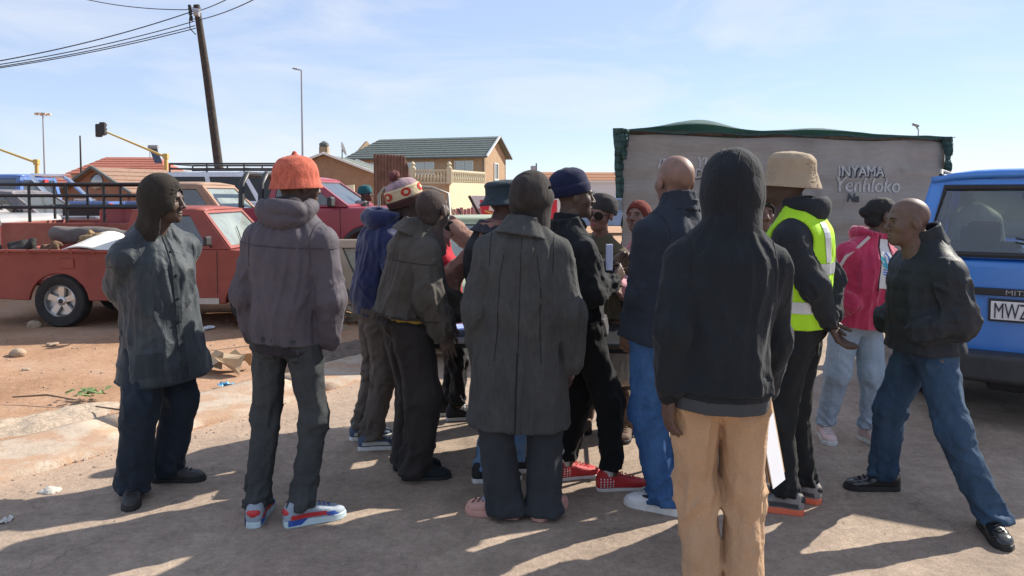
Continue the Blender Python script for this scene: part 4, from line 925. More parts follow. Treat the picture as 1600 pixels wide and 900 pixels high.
# ---- generic vehicle
def pickup(label, pos, yaw, mat, roofmat=None, S_=1.0, cab=(1.0, 2.5), belt=1.02, roof=1.62, w=.82, r=.36, xf=2.95, nose=3.75, rear=-1.15, bonnet=1.05, front=GL, name='pickup_truck', cat='pickup truck', bed=True, arch=None, lamps=True, rim=None, slope=.5, wagon=None):
    car = thing(name, label, cat, pos, yaw); sill = r * 1.05; roofmat = roofmat or mat
    if bed:
        side_prism(car, [(nose, sill + .2), (nose - .02, bonnet - .1), (nose - .15, bonnet - .03), (cab[1], belt), (cab[0], belt)], -9, xf, r, sill, w, mat, 'body', wheels=(False, True), bevel=.06)
        for s in (-1, 1):
            poly = [Vector((x, s * w - (.05 if s > 0 else 0), z)) for x, z in [(rear, sill + .1)] + arc_bottom(0, r, sill) + [(cab[0] - .03, sill), (cab[0] - .03, belt - .01), (rear, belt - .01)]]
            MB().prism(poly, (0, .05, 0)).build('bed_side', mat, car, bevel=.014)
        MB().box(((rear + cab[0]) / 2, 0, sill + .22), (cab[0] - rear - .06, 2 * w - .1, .04)).build('bed_floor', mat, car); MB().box((rear + .02, 0, (sill + belt) / 2 + .1), (.04, 2 * w - .1, belt - sill - .22)).build('tailgate', mat, car, bevel=.012)
        for s in (-1, 1): MB().box((rear - .012, s * (w - .08), belt - .2), (.03, .13, .3)).build('tail_lamp', LAMP_R, car, bevel=.01)
        x0 = cab[0] + .02
    else:
        side_prism(car, [(nose, sill + .2), (nose - .02, bonnet - .12), (nose - .15, bonnet - .05), (cab[1], belt), (rear + .1, belt), (rear, belt - .15)], 0, xf, r, sill, w, mat, 'body', bevel=.06); x0 = cab[0]
        for s in (-1, 1): MB().box((rear - .0, s * (w - .1), belt - .2), (.05, .16, .28)).build('tail_lamp', LAMP_R, car, bevel=.01)
    doors = ((.08, .86, .06, .9),) if bed else ((.05, .31, .08, .88), (.345, .62, .08, .88), (.655, .88, .08, .88))
    cabin(car, x0, cab[1] + .06, x0 + (.08 if bed else .25 * (1 if wagon is None else wagon)), cab[1] - slope, belt, roof, w - .03, w - .17, roofmat, front, GL, GL if wagon is None else GDK, doors=doors); seats(car, [(x0 + cab[1]) / 2 + .1] + ([] if bed else [x0 + .9]), w, z=.6, hz=belt + .18)
    door_lines(car, [x0 + .1, cab[1] - .05], sill + .1, belt - .02, w, belt - .12)
    MB().box((nose + .03, 0, sill + .2), (.14, 2 * w - .05, .2)).build('front_bumper', BTRIM, car, bevel=.04); MB().box((rear - .06, 0, sill + .16), (.12, 2 * w - .05, .18)).build('rear_bumper', BTRIM, car, bevel=.04)
    MB().box((nose + .0, 0, bonnet - .28), (.05, w * 1.0, .16)).build('grille', BTRIM, car, bevel=.01)
    for s in (-1, 1):
        MB().box((nose - .0, s * (w - .2), bonnet - .27), (.06, .26, .17)).build('headlamp', LAMP_W, car, bevel=.02); MB().box((cab[1] - .15, s * (w + .12), belt + .08), (.08, .2, .15)).build('mirror', BTRIM, car, bevel=.03)
        if arch:
            for xw in (0, xf): MB().tube([(x, s * (w + .015), z) for x, z in arc_bottom(xw, r, sill)], .045, 6).build('wheel_arch', BTRIM, car, smooth=True)
    for xw in (0, xf):
        for s in (-1, 1): wheel(car, xw, s * (w - .1), r, .23, side=s, rim=rim)
    return car
def cage(car, x0, x1, w, z0, z1, n=3, mat=None, posts=4):
    mat = mat or BLK
    for s in (-1, 1):
        for k in range(n): z = z0 + (z1 - z0) * (k + 1) / n; MB().tube([(x0, s * w, z), (x1, s * w, z)], .024, 8).build('rail', mat, car, smooth=True)
        for k in range(posts): x = x0 + (x1 - x0) * k / (posts - 1); MB().tube([(x, s * w, z0 - .05), (x, s * w, z1)], .022, 8).build('rail_post', mat, car, smooth=True)
    for x in (x0, x1):
        for k in range(n): z = z0 + (z1 - z0) * (k + 1) / n; MB().tube([(x, -w, z), (x, w, z)], .022, 8).build('rail', mat, car, smooth=True)
gz = lambda x, y: ground_z(x, y) + .005
RED2 = paint('orange_red_paint', (.24, .035, .024), .5, .2, (.3, .07, .045), coat=.08); TANR = paint('rusted_tan_roof', (.34, .17, .105), .65, .5, (.3, .2, .14), coat=.02)
q = at(262, 303, 11.4); pk2 = pickup('orange-red pickup with faded tan roof and black rail cage, behind the red pickup', (q.x - 1.0 - .3, 12.15, .26), R(-2), RED2, TANR, front=GLD, cab=(1.0, 2.2), xf=2.6, nose=3.3, belt=.92, roof=1.46, bonnet=.93, w=.78, r=.32, slope=.42)
cage(pk2, -1.3, .95, .74, .97, 1.48, 3, BLK, 5); MB().box((-.1, .72, 1.05), (2.1, .03, .16)).build('side_board', BTRIM, pk2)
q = at(585, 303, 11.6); mrn = pickup('maroon four-wheel-drive pickup with black wheel arches and roll bar', (q.x - 2.95, 12.45, .3), R(-3), paint('maroon_paint', (.30, .018, .045), .3, .15), cab=(1.38, 2.56), belt=1.10, roof=1.5, bonnet=1.13, r=.38, arch=True, w=.85)
for x in (.95, 1.25):
    MB().tube([(x - (.0), -.7, .95), (x, -.66, 1.45), (x + .02, -.5, 1.6), (x + .02, .5, 1.6), (x, .66, 1.45), (x, .7, .95)], .045, 8).build('roll_bar', BLK, mrn, smooth=True)
WHT = paint('white_blue_paint', (.66, .72, .8), .25, .06); q = at(245, 303, 19.5); suv = pickup('pale blue-white estate vehicle with black roof rack, behind the pickups', (q.x + .85, 20.4, .3), R(-1), WHT, bed=False, cab=(-.75, 3.15), belt=1.05, roof=1.82, bonnet=1.1, r=.36, xf=2.95, nose=3.9, rear=-.85, w=.88, name='estate_car', cat='car', slope=.75, wagon=.4)
for s in (-1, 1):
    for z in (1.93, 2.06): MB().tube([(-.6, s * .68, z), (2.3, s * .68, z), (2.45, s * .6, z - .02)], .024, 6).build('rack_rail', BLK, suv, smooth=True)
    for x in (-.6, .35, 1.3, 2.3): MB().tube([(x, s * .68, 1.83), (x, s * .68, 2.06)], .022, 6).build('rack_post', BLK, suv)
for x in (-.6, .35, 1.3, 2.3): MB().tube([(x, -.68, 1.95), (x, .68, 1.95)], .02, 6).build('rack_bar', BLK, suv)
MB().tube([(-.6, -.68, 2.06), (-.6, .68, 2.06)], .022, 6).build('rack_rail', BLK, suv)
q = at(185, 303, 15.2); pickup('dark blue saloon car with dusty bonnet, parked left of the tan-roofed pickup', (q.x - 3.35, 15.4, .3), R(0), paint('dusty_dark_blue', (.05, .07, .12), .4, .7), bed=False, cab=(-.3, 2.1), belt=.86, roof=1.32, bonnet=.93, r=.3, xf=2.55, nose=3.35, rear=-.9, w=.8, name='saloon_car', cat='car', slope=.6)
q = at(60, 303, 13.6); pickup('silver-grey hatchback at the left edge, behind the rail cage', (q.x - 3.1, 13.7, .3), R(-4), paint('silver_paint', (.33, .34, .34), .3, .4), bed=False, cab=(-.4, 2.0), belt=.95, roof=1.48, bonnet=1.0, r=.31, xf=2.45, nose=3.1, rear=-.7, w=.8, name='hatchback_car', cat='car', slope=.6)
q = at(178, 303, 19); bp = pickup('bright blue pickup with chrome roll bar, far left behind the saloon', (q.x - .9, 19.2, .3), R(178), paint('bright_blue_paint', (.06, .16, .42), .3, .2), cab=(1.0, 2.5), belt=1.12, roof=1.72, bonnet=1.15, r=.38, w=.85)
MB().tube([(.2, -.78, 1.1), (.75, -.7, 1.66), (.85, -.6, 1.74), (.85, .6, 1.74), (.75, .7, 1.66), (.2, .78, 1.1)], .05, 8).build('roll_bar', CHROME, bp, smooth=True); MB().box((.9, 0, 1.6), (.05, .16, .1)).build('brake_lamp', LAMP_R, bp, bevel=.01)
# ---- pale green saloon behind the table, facing the camera
GRN = paint('pale_green_paint', (.36, .44, .27), .4, .35, (.42, .48, .32)); q = at(742, 303, 7.5)
gc = pickup('pale green old saloon car facing the table', (q.x, 10.05, 0), R(-90), GRN, bed=False, cab=(-.1, 1.75), belt=.86, roof=1.28, bonnet=.84, r=.29, xf=2.2, nose=2.85, rear=-1.1, w=.79, name='saloon_car', cat='car', front=GLD, slope=.45)
MB().box((2.93, 0, .45), (.1, 1.56, .14)).build('bumper_bar', GRN, gc, bevel=.03)
for s in (-1, 1): MB().lathe([(.085, 0), (.08, .03), (.001, .045)], Matrix.Translation((2.86, s * .58, .66)) @ Matrix.Rotation(R(90), 4, 'Y'), 18).build('headlamp', LAMP_W, gc, smooth=True)
MB().tube([(1.83, .1, .88), (1.65, .45, 1.0)], .008, 5).build('wiper', BTRIM, gc)

# ---- blue vehicle on the right, rear towards us (x forward = world +Y)
BLU = paint('bright_blue_gloss', (.045, .23, .68), .26, .05, (.055, .26, .72), coat=.5)
bv_ = thing('estate_car', 'bright blue off-road estate car seen from behind, at the right edge', 'car', (3.55, 5.17, 0), R(90 - 33)); w = .80
side_prism(bv_, [(4.25, .5), (4.22, .95), (4.0, 1.02), (3.0, 1.10), (.05, 1.16), (.0, 1.12)], .78, 3.4, .34, .36, w, BLU, 'body', bevel=.05)
for s in (-1, 1): framed(bv_, [(.03, s * (w - .01), 1.15), (3.05, s * (w - .01), 1.15), (2.45, s * .66, 1.70), (.16, s * .66, 1.70)], [(.05, .36, .1, .86), (.39, .62, .1, .86), (.65, .90, .1, .86)], BLU, GLV, 'side_frame')
framed(bv_, [(.02, w - .01, 1.15), (.02, -w + .01, 1.15), (.16, -.665, 1.70), (.16, .665, 1.70)], [(.06, .94, .06, .88)], BLU, GLV, 'tailgate_frame', gname='rear_window'); framed(bv_, [(3.08, -w + .01, 1.13), (3.08, w - .01, 1.13), (2.47, .66, 1.70), (2.47, -.66, 1.70)], [(.05, .95, .06, .93)], BLU, GLV, 'windscreen_frame', gname='windscreen')
MB().tube([(.008, -.70, 1.175), (.008, .70, 1.175), (.13, .585, 1.645), (.13, -.585, 1.645)], .022, 8, closed=True).build('window_seal', BTRIM, bv_)
m = MB(); rows = []
for i in range(9):
    x = .12 + (2.5 - .12) * i / 8; ex = 1 - (2 * i / 8 - 1) ** 6; rows.append([Vector((x, (2 * j / 10 - 1) * .675, 1.70 + .07 * (1 - (2 * j / 10 - 1) ** 4) * (.5 + .5 * ex))) for j in range(11)])
for i in range(8):
    for j in range(10): m.quad(rows[i][j], rows[i + 1][j], rows[i + 1][j + 1], rows[i][j + 1])
o = m.build('roof', BLU, bv_, smooth=True); bm = bmesh.new(); bm.from_mesh(o.data); bmesh.ops.remove_doubles(bm, verts=bm.verts, dist=1e-4); bm.to_mesh(o.data); bm.free(); sd = o.modifiers.new('solid', 'SOLIDIFY'); sd.thickness = .04; sd.offset = 0
seats(bv_, [.95, 2.0], w, .6, DARKIN, 1.18); MB().box((2.75, 0, 1.08), (.3, 1.3, .1)).build('dashboard', DARKIN, bv_, bevel=.03); MB().box((2.4, .0, 1.58), (.03, .22, .07)).build('rear_view_mirror', BTRIM, bv_, bevel=.01)
MB().box((-.012, 0, .925), (.03, 1.36, .05)).build('trim_strip', BTRIM, bv_, bevel=.008); MB().box((-.012, .02, .80), (.016, .55, .155)).build('plate_frame', BTRIM, bv_, bevel=.004)
pl = MB().box((-.023, .02, .80), (.006, .52, .125)).build('number_plate', plain('plate_white', (.72, .73, .74), .5, var=.04), bv_)
tm = text_mesh('MWZ', .15, .003, bold=.0); o = link('lettering', tm, pl, plain('plate_black', (.015, .02, .035), .5)); o.matrix_local = Matrix.Translation((-.0275, .265, .748)) @ Matrix.Rotation(R(-90), 4, 'Z') @ Matrix.Rotation(R(90), 4, 'X') @ Matrix.Diagonal((.55, 1, 1, 1))
for k_ in range(1, 5): o3 = link('lettering', tm, pl); o3.matrix_local = Matrix.Translation((0, -.0028 * k_, .0012 * (k_ % 2))) @ o.matrix_local
tm = text_mesh('MITSUBISHI', .048, .001); o = link('lettering', tm, bv_, plain('badge_grey', (.35, .36, .38), .4, .6)); o.matrix_local = Matrix.Translation((-.029, .2, .909)) @ Matrix.Rotation(R(-90), 4, 'Z') @ Matrix.Rotation(R(90), 4, 'X') @ Matrix.Diagonal((1.3, 1, 1, 1))
for s in (-1, 1):
    MB().box((-.0, s * (w - .06), .93), (.04, .11, .34)).build('tail_lamp', LAMP_R, bv_, bevel=.012)
    for xw in (.78, 3.4): wheel(bv_, xw, s * (w - .1), .34, .22, side=s)
    MB().box((2.75, s * (w + .1), 1.2), (.09, .18, .14)).build('mirror', BLU, bv_, bevel=.03)
MB().box((-.09, 0, .42), (.2, 1.62, .2)).build('rear_bumper', plain('bumper_grey', (.035, .037, .04), .6, var=.2), bv_, bevel=.04); MB().box((.3, 0, .3), (.5, .6, .16)).build('silencer', DARKIN, bv_, bevel=.04)
MB().tube([(-.01, -.2, 1.22), (-.02, .15, 1.3)], .007, 5).build('wiper', BTRIM, bv_)
for s in (-1, 1): MB().tube([(.2, s * .62, 1.735), (.5, s * .64, 1.775), (2.2, s * .64, 1.775), (2.4, s * .62, 1.735)], .014, 6).build('roof_rail', BTRIM, bv_, smooth=True)
# ------------------------------------------------------------------ shelter of sacking with green net roof
SACK = None
def m_sack():
    m, nt, b = _mat('grey_brown_sacking')
    n1 = _tex(nt, 1.3, 7, .65); c = _ramp(nt, n1.outputs['Fac'], [(.3, (.27, .24, .21)), (.7, (.37, .335, .295))]).outputs['Color']
    n2 = _tex(nt, 5, 6, .7, stretch=(.6, .6, 7)); c = _mix(nt, .35, c, _ramp(nt, n2.outputs['Fac'], [(.3, .6), (.7, 1.1)]).outputs['Color'], 'MULTIPLY'); n3 = _tex(nt, 160, 3, .7)
    n5 = _tex(nt, 2.2, 5, .6); c = _mix(nt, _ramp(nt, n5.outputs['Fac'], [(.58, 0.0), (.75, .45)]).outputs['Color'], c, (.07, .06, .055))
    nt.links.new(c, b.inputs['Base Color']); b.inputs['Roughness'].default_value = .95; b.inputs['Specular IOR Level'].default_value = .1
    _bump(nt, b, n2.outputs['Fac'], .5, .02); _bump(nt, b, n3.outputs['Fac'], .4, .004); return m
def m_net(key, col, tr=.35):
    m = bpy.data.materials.new(key); m.use_nodes = True; nt = m.node_tree; b = nt.nodes['Principled BSDF']; b.inputs['Base Color'].default_value = (*col, 1); b.inputs['Roughness'].default_value = .8
    t = nt.nodes.new('ShaderNodeBsdfTranslucent'); t.inputs['Color'].default_value = (*col, 1); mx = nt.nodes.new('ShaderNodeMixShader'); mx.inputs[0].default_value = tr
    nt.links.new(b.outputs[0], mx.inputs[1]); nt.links.new(t.outputs[0], mx.inputs[2]); nt.links.new(mx.outputs[0], nt.nodes['Material Output'].inputs['Surface'])
    n = _tex(nt, 9, 5, .6); c = _ramp(nt, n.outputs['Fac'], [(.3, S(col, .7)), (.7, S(col, 1.3))]).outputs['Color']; nt.links.new(c, b.inputs['Base Color']); return m
SACK = m_sack(); NET = m_net('green_shade_net', (.17, .27, .245), .5); NETD = m_net('dark_green_net', (.05, .10, .09), .3)
SL = Vector((1.28, 9.0, 0)); SR = Vector((5.66, 10.17, 0)); SE = SR - SL; SLEN = SE.length; su = SE / SLEN; sn = Vector((su.y, -su.x, 0)); SH = 2.30   # sn points to the camera side
sh = thing('market_shelter', 'market shelter walled with painted grey-brown sacking under a green net roof', 'shelter', SL, math.atan2(su.y, su.x))
# local frame: x along the front, -y towards the camera, z up
def cloth_wall(name, A, B, z0, z1, mat, nu=90, nv=48, amp=.03, seed=3, sag=.03):
    A = Vector(A); B = Vector(B); d = B - A; n = Vector((d.y, -d.x, 0)).normalized(); v = []; f = []
    for i in range(nu + 1):
        for j in range(nv + 1):
            u, w = i / nu, j / nv; x = u * d.length; z = z0 + (z1 - z0) * w + (sag * (math.sin(u * math.pi * 5) * .4 - 1 + .5 * vn1(x * 2, 0, seed)) if j == nv else 0)
            off = amp * (.9 * (vn1(x * .9, z * 3.2, seed) - .5) + .45 * (vn1(x * 3, z * 9, seed + 1) - .5)) * 2 + .012 * math.sin(z * 2 * math.pi / .31 + 2 * vn1(x * .7, 1, seed + 3))
            p = A + d * u + n * off; v.append((p.x, p.y, z))
    for i in range(nu):
        for j in range(nv): a = i * (nv + 1) + j; f.append((a, a + nv + 1, a + nv + 2, a + 1))
    me = bpy.data.meshes.new(name); me.from_pydata(v, [], f)
    for p_ in me.polygons: p_.use_smooth = True
    return link(name, me, sh, mat)
fw = cloth_wall('front_wall', (0, 0, 0), (SLEN, 0, 0), .02, SH, SACK); cloth_wall('side_wall', (1.5, 2.4, 0), (0, 0, 0), .02, SH, SACK, 40, 30, seed=7); cloth_wall('side_wall', (SLEN, 0, 0), (SLEN + 1.5, 2.4, 0), .02, SH, SACK, 40, 30, seed=9); cloth_wall('back_wall', (SLEN + 1.5, 2.4, 0), (1.5, 2.4, 0), .02, SH, SACK, 40, 30, seed=11)
for x in (.03, SLEN * .33, SLEN * .66, SLEN - .03):
    for y in (.06, 2.34): MB().tube([(x + .62 * y, y, 0), (x + .01 + .62 * y, y, SH + .03)], .035, 8).build('post', plain('rough_pole', (.16, .11, .075), .95, var=.3), sh, smooth=True)
for y in (.05, 2.35): MB().tube([(-.05 + .62 * y, y, SH + .02), (SLEN + .05 + .62 * y, y, SH + .0)], .03, 8).build('roof_beam', MATS['rough_pole'], sh, smooth=True)
v = []; f = []; NU, NV = 60, 16
for i in range(NU + 1):
    for j in range(NV + 1):
        u, w = i / NU, j / NV; x = -.12 + (SLEN + .24) * u; y = -.06 + 2.5 * w; hump = .23 * math.exp(-((u - .22) / .13) ** 2) + .15 * math.exp(-((u - .58) / .16) ** 2) + .03 * math.exp(-((u - .9) / .1) ** 2)
        x += .62 * max(0, y); z = SH + .035 + hump * math.sin(math.pi * min(1, .06 + w * .94)) ** .6 * 1.0 + .015 * (vn1(x * 5, y * 5, 3) - .5); v.append((x, y, z))
for i in range(NU):
    for j in range(NV): a = i * (NV + 1) + j; f.append((a, a + NV + 1, a + NV + 2, a + 1))
me = bpy.data.meshes.new('net_roof'); me.from_pydata(v, [], f); o = link('net_roof', me, sh, NET); o.modifiers.new('s', 'SOLIDIFY').thickness = .006
for p_ in me.polygons: p_.use_smooth = True
def rag(pts, wdt, mat, name='hanging_net'):
    m = MB(); L_ = []
    for k, p in enumerate(pts): ww = wdt * (1 - .5 * k / len(pts)) * (.8 + .5 * vn1(k * .7, 2, 5)); L_.append((Vector(p) + Vector((-ww, .02 * math.sin(k), 0)), Vector(p) + Vector((0, -.05 + .03 * math.sin(k * 1.7), 0)), Vector(p) + Vector((ww, .02 * math.cos(k), 0))))
    for k in range(len(L_) - 1):
        for j in (0, 1): m.quad(L_[k][j], L_[k][j + 1], L_[k + 1][j + 1], L_[k + 1][j])
    o = m.build(name, mat, sh, smooth=True); o.modifiers.new('s', 'SOLIDIFY').thickness = .012; return o
rag([(-.06 + .01 * math.sin(k), -.05, SH + .05 - k * .08) for k in range(11)], .07, NETD); rag([(-.02, -.07, SH + .04 - k * .05) for k in range(8)], .06, NETD); rag([(SLEN + .0, -.05, SH + .04 - k * .06) for k in range(9)], .07, NETD); rag([(SLEN - .02, -.06, SH + .02 - k * .03) for k in range(5)], .07, NETD)
edge = MB().tube([(x, -.05, SH + .02 + .012 * math.sin(x * 7)) for x in np.linspace(-.1, SLEN + .06, 40)], .014, 6).build('roof_edge', NETD, sh, smooth=True)
# painted lettering
LW = plain('paint_grey_white', (.42, .40, .38), .9, var=.3, scale=20); LD = plain('paint_slate', (.045, .05, .06), .9)
wb = BVHTree.FromPolygons([v_.co.copy() for v_ in fw.data.vertices], [tuple(p_.vertices) for p_ in fw.data.polygons])
def paint_text(txt, px, py, hgt_px, mat, shear=0, bold=.004, stretch=1.0, tilt=0):
    """lettering on the front wall; px,py = left baseline in the photograph"""
    # intersection with the wall plane
    d = ray(px, py); o_ = Vector((0, 0, CAMZ)); t = (SL - o_).dot(sn) / d.dot(sn); P = o_ + d * t; lx = (P - SL).dot(su); lz = P.z; size = hgt_px * P.y / FPX / .72
    tm = text_mesh(txt, size, .0, shear, bold); bm = bmesh.new(); bm.from_mesh(tm); bmesh.ops.subdivide_edges(bm, edges=[e for e in bm.edges if e.calc_length() > .05], cuts=2); bmesh.ops.triangulate(bm, faces=bm.faces); ct, st_ = math.cos(R(tilt)), math.sin(R(tilt))
    for vv in bm.verts:
        X, Z = vv.co.x * stretch, vv.co.y; x = lx + X * ct - Z * st_; z = lz + X * st_ + Z * ct; z += .008 * (vn1(x * 9, z * 9, 4) - .5); h = wb.ray_cast(Vector((x, -1, z)), Vector((0, 1, 0))); vv.co = Vector((x, (h[0].y if h[0] is not None else -.03) - .010, z))
    bm.to_mesh(tm); bm.free(); return link('lettering', tm, sh, mat)
for dx_ in (0, .9): paint_text('INYAMA', 1307 + dx_, 275 + .4 * dx_, 17, LW, 0, 0, .95, 0)
for dx_ in (0, 1): paint_text('INYAMA', 1310 + dx_, 278, 17, LD, 0, 0, .95, 0).location.y = .006
[paint_text('Yenhloko', 1303 + dx_, 299, 24, LW, .1, 0, .95, -1) for dx_ in (0, 1.1)]; paint_text('Na', 1322, 315, 13, LD, .15, .005, 1.0, -1); paint_text('IN', 1026, 263, 16, LW, .3, .004, 1, 0); paint_text('YU', 1086, 261, 16, LW, .3, .004, 1, 0); paint_text('DI', 1085, 278, 15, LW, 0, .004, 1, 0)
paint_text('IN', 1028, 265, 16, LD, .3, .002, 1, 0).location.y = .006; paint_text('DI', 1087, 280, 15, LD, 0, .003, 1, 0).location.y = .006

# ------------------------------------------------------------------ houses
BRK = plain('face_brick_ochre', (.36, .245, .15), .9, var=.14, scale=3); BRK2 = plain('face_brick_brown', (.30, .185, .115), .9, var=.14, scale=3); BRK3 = plain('face_brick_red', (.27, .135, .085), .9, var=.14, scale=3); PLW = plain('plaster_cream', (.58, .50, .34), .9, var=.06, scale=1); TGR = plain('roof_tile_green', (.15, .175, .155), .8, var=.3, scale=6); TRD = plain('roof_tile_red', (.36, .12, .08), .85, var=.2, scale=6); TBR = plain('roof_tile_brown', (.27, .165, .115), .85, var=.2, scale=6)
WFR = plain('window_frame_white', (.6, .6, .58), .6); FAS = plain('fascia_white', (.65, .65, .64), .6); PANE = glass('house_pane', (.25, .28, .3), .15, .25)
def tiled_slope(parent, A, B, Cc, D, mat, rows=9, th=.05, name='tile_row'):
    """A,B eave (left,right); D,C ridge; stepped rows of tiles"""
    A, B, Cc, D = map(Vector, (A, B, Cc, D)); n = (B - A).cross(D - A).normalized(); n = n if n.z > 0 else -n
    for k in range(rows):
        v0, v1 = k / rows, (k + 1.12) / rows; v1 = min(1, v1); q = [A.lerp(D, v0) + n * th, B.lerp(Cc, v0) + n * th, B.lerp(Cc, v1) + n * .006, A.lerp(D, v1) + n * .006]; low = [p - n * .03 for p in (A.lerp(D, v0), B.lerp(Cc, v0), B.lerp(Cc, v1), A.lerp(D, v1))]
        m = MB(); m.quad(*q); m.quad(*reversed(low)); m.quad(low[0], low[1], q[1], q[0]); m.quad(low[1], low[2], q[2], q[1]); m.quad(low[3], low[0], q[0], q[3]); m.build(name, mat, parent)
def wall_window(parent, c, wdt, hgt, nrm, bars=1):
    """window set into a wall: frame proud, pane behind"""
    c = Vector(c); nrm = Vector(nrm).normalized(); u = Vector((0, 0, 1)).cross(nrm).normalized(); z = Vector((0, 0, 1)); M = Matrix((u, nrm, z)).transposed(); t = .07 * max(1, hgt)
    w_ = MB(); 
    for s in (-1, 1): w_.box(c + u * (s * wdt / 2) + nrm * .03, (t, .1, hgt + t), M); w_.box(c + z * (s * hgt / 2) + nrm * .03, (wdt - t, .1, t), M)
    for k in range(bars): w_.box(c + u * (wdt * ((k + 1) / (bars + 1) - .5)) + nrm * .03, (t * .7, .08, hgt - t), M)
    o = w_.build('window', WFR, parent); MB().box(c + nrm * .01, (wdt - .01, .03, hgt - .01), M).build('pane', PANE, o); MB().box(c - z * (hgt / 2 + t) + nrm * .06, (wdt + .2, .16, .08), M).build('sill', FAS, o); return o
# two-storey ochre brick house with balcony, 68 m away
HY = 68.0; K = HY / FPX
def hp(px, py, Y=HY): return at(px, py, Y)
hs_ = thing('brick_house', 'two-storey ochre brick house with green tiled roof and balustraded balcony', 'house', (0, 0, 0))
xl, xr_ = hp(572, 300).x, hp(752, 300).x; eave = hp(600, 246).z; xg = hp(758, 300).x; xe = hp(801, 300, HY + 5).x; D_ = 8.0
# main block: long front facing us, gable on the right side (turned a little): built as box rotated
hr = R(-20); HC = Vector((xg, HY - 1.5, 0)); Mh = Matrix.Translation(HC) @ Matrix.Rotation(hr, 4, 'Z')
T_ = lambda x, y, z: Mh @ Vector((x, y, z))
Lh = 13.2; Wd = 5.2; ez = eave + .1; rz = ez + 1.75
MB().prism([T_(-Lh, 0, 0), T_(0, 0, 0), T_(0, 0, ez), T_(-Lh, 0, ez)], Mh.to_3x3() @ Vector((0, .25, 0))).build('front_wall', BRK, hs_)
MB().prism([T_(0, .02, 0), T_(0, Wd, 0), T_(0, Wd, ez), T_(0, Wd / 2, rz - .08), T_(0, .02, ez)], Mh.to_3x3() @ Vector((-.25, 0, 0))).build('gable_wall', BRK, hs_); MB().prism([T_(-Lh, .02, 0), T_(-Lh, Wd, 0), T_(-Lh, Wd, ez), T_(-Lh, Wd / 2, rz - .08), T_(-Lh, .02, ez)], Mh.to_3x3() @ Vector((.25, 0, 0))).build('gable_wall', BRK, hs_)
MB().prism([T_(-Lh, Wd, 0), T_(0, Wd, 0), T_(0, Wd, ez), T_(-Lh, Wd, ez)], Mh.to_3x3() @ Vector((0, -.25, 0))).build('back_wall', BRK, hs_)
tiled_slope(hs_, T_(-Lh - .5, -.5, ez - .1), T_(.45, -.5, ez - .1), T_(.45, Wd / 2, rz + .05), T_(-Lh + 1.6, Wd / 2, rz + .05), TGR, 9); tiled_slope(hs_, T_(.45, Wd + .5, ez - .1), T_(-Lh - .5, Wd + .5, ez - .1), T_(-Lh + 1.6, Wd / 2, rz + .05), T_(.45, Wd / 2, rz + .05), TGR, 9)
MB().tube([T_(.42, -.5, ez - .08), T_(.42, Wd / 2, rz + .06)], .11, 4).build('barge_board', FAS, hs_); MB().tube([T_(.42, Wd + .5, ez - .08), T_(.42, Wd / 2, rz + .06)], .11, 4).build('barge_board', plain('barge_dark', (.1, .11, .11), .7), hs_); MB().tube([T_(-Lh - .5, -.52, ez - .14), T_(.45, -.52, ez - .14)], .09, 6).build('gutter', MATS['barge_dark'], hs_)
nf = Mh.to_3x3() @ Vector((0, -1, 0)); nr = Mh.to_3x3() @ Vector((1, 0, 0))
wall_window(hs_, T_(-1.9, 0, ez - .95), 1.7, 1.0, nf, 1); wall_window(hs_, T_(-6.2, 0, ez - 1.0), 2.9, 1.0, nf, 2); wall_window(hs_, T_(-10.2, 0, ez - 1.0), 1.8, 1.0, nf, 1); wall_window(hs_, T_(0, Wd * .52, ez - 1.3), .9, 1.4, nr, 0); wall_window(hs_, T_(-3.5, 0, 1.2), 1.8, 1.2, nf, 1)
MB().tube([T_(-.05, -.1, .0), T_(-.05, -.1, ez - .1)], .06, 6).build('downpipe', MATS['barge_dark'], hs_)
# balcony block in front
bz = hp(700, 284, HY - 6).z; b0 = T_(-9.5, -5.5, 0); b1 = T_(-4.0, -5.5, 0); b2 = T_(-.05, -.3, 0)
bpx = [hp(645, 300, HY - 9), hp(702, 300, HY - 9), hp(758, 300, HY - 1.6)]; 
for q in bpx: q.z = 0
m = MB(); zt = hp(700, 287, HY - 9).z
m.prism([bpx[0], bpx[1], bpx[1] + Vector((0, 0, zt)), bpx[0] + Vector((0, 0, zt))], (0, .3, 0)); m.build('balcony_wall', BRK, hs_)
dv = (bpx[2] - bpx[1]).normalized(); nn_ = Vector((dv.y, -dv.x, 0)); MB().prism([bpx[1] + dv * .02, bpx[2], bpx[2] + Vector((0, 0, zt)), bpx[1] + dv * .02 + Vector((0, 0, zt))], -nn_ * .3).build('balcony_wall', PLW, hs_)
MB().prism([bpx[0] + Vector((0, .05, zt)), bpx[1] + Vector((0, .05, zt)), bpx[2] + Vector((0, 0, zt)), bpx[0] + Vector((0, 9, zt))], (0, 0, .12)).build('balcony_floor', PLW, hs_)
prof = [(.06, 0), (.09, .05), (.05, .12), (.1, .3), (.06, .45), (.05, .62), (.09, .75), (.06, .8)]; BALU = plain('balustrade_cream', (.52, .47, .33), .85, var=.08)
def balustrade(a, b, n, z):
    d = (b - a); rail = MB().prism([a + Vector((0, 0, z + .95)), b + Vector((0, 0, z + .95)), b + Vector((0, 0, z + 1.08)), a + Vector((0, 0, z + 1.08))], (0.0, .22, 0)).build('balustrade_rail', BALU, hs_); base = None
    for k in range(n):
        p = a + d * ((k + .5) / n) + Vector((0, .1, 0)); MB().lathe([(r_ * 1.3, z + .14 + h_) for r_, h_ in prof], Matrix.Translation((p.x, p.y, 0)), 7).build('baluster', BALU, hs_, smooth=True)
balustrade(bpx[0], bpx[1], 11, zt); balustrade(bpx[1], bpx[2], 17, zt)
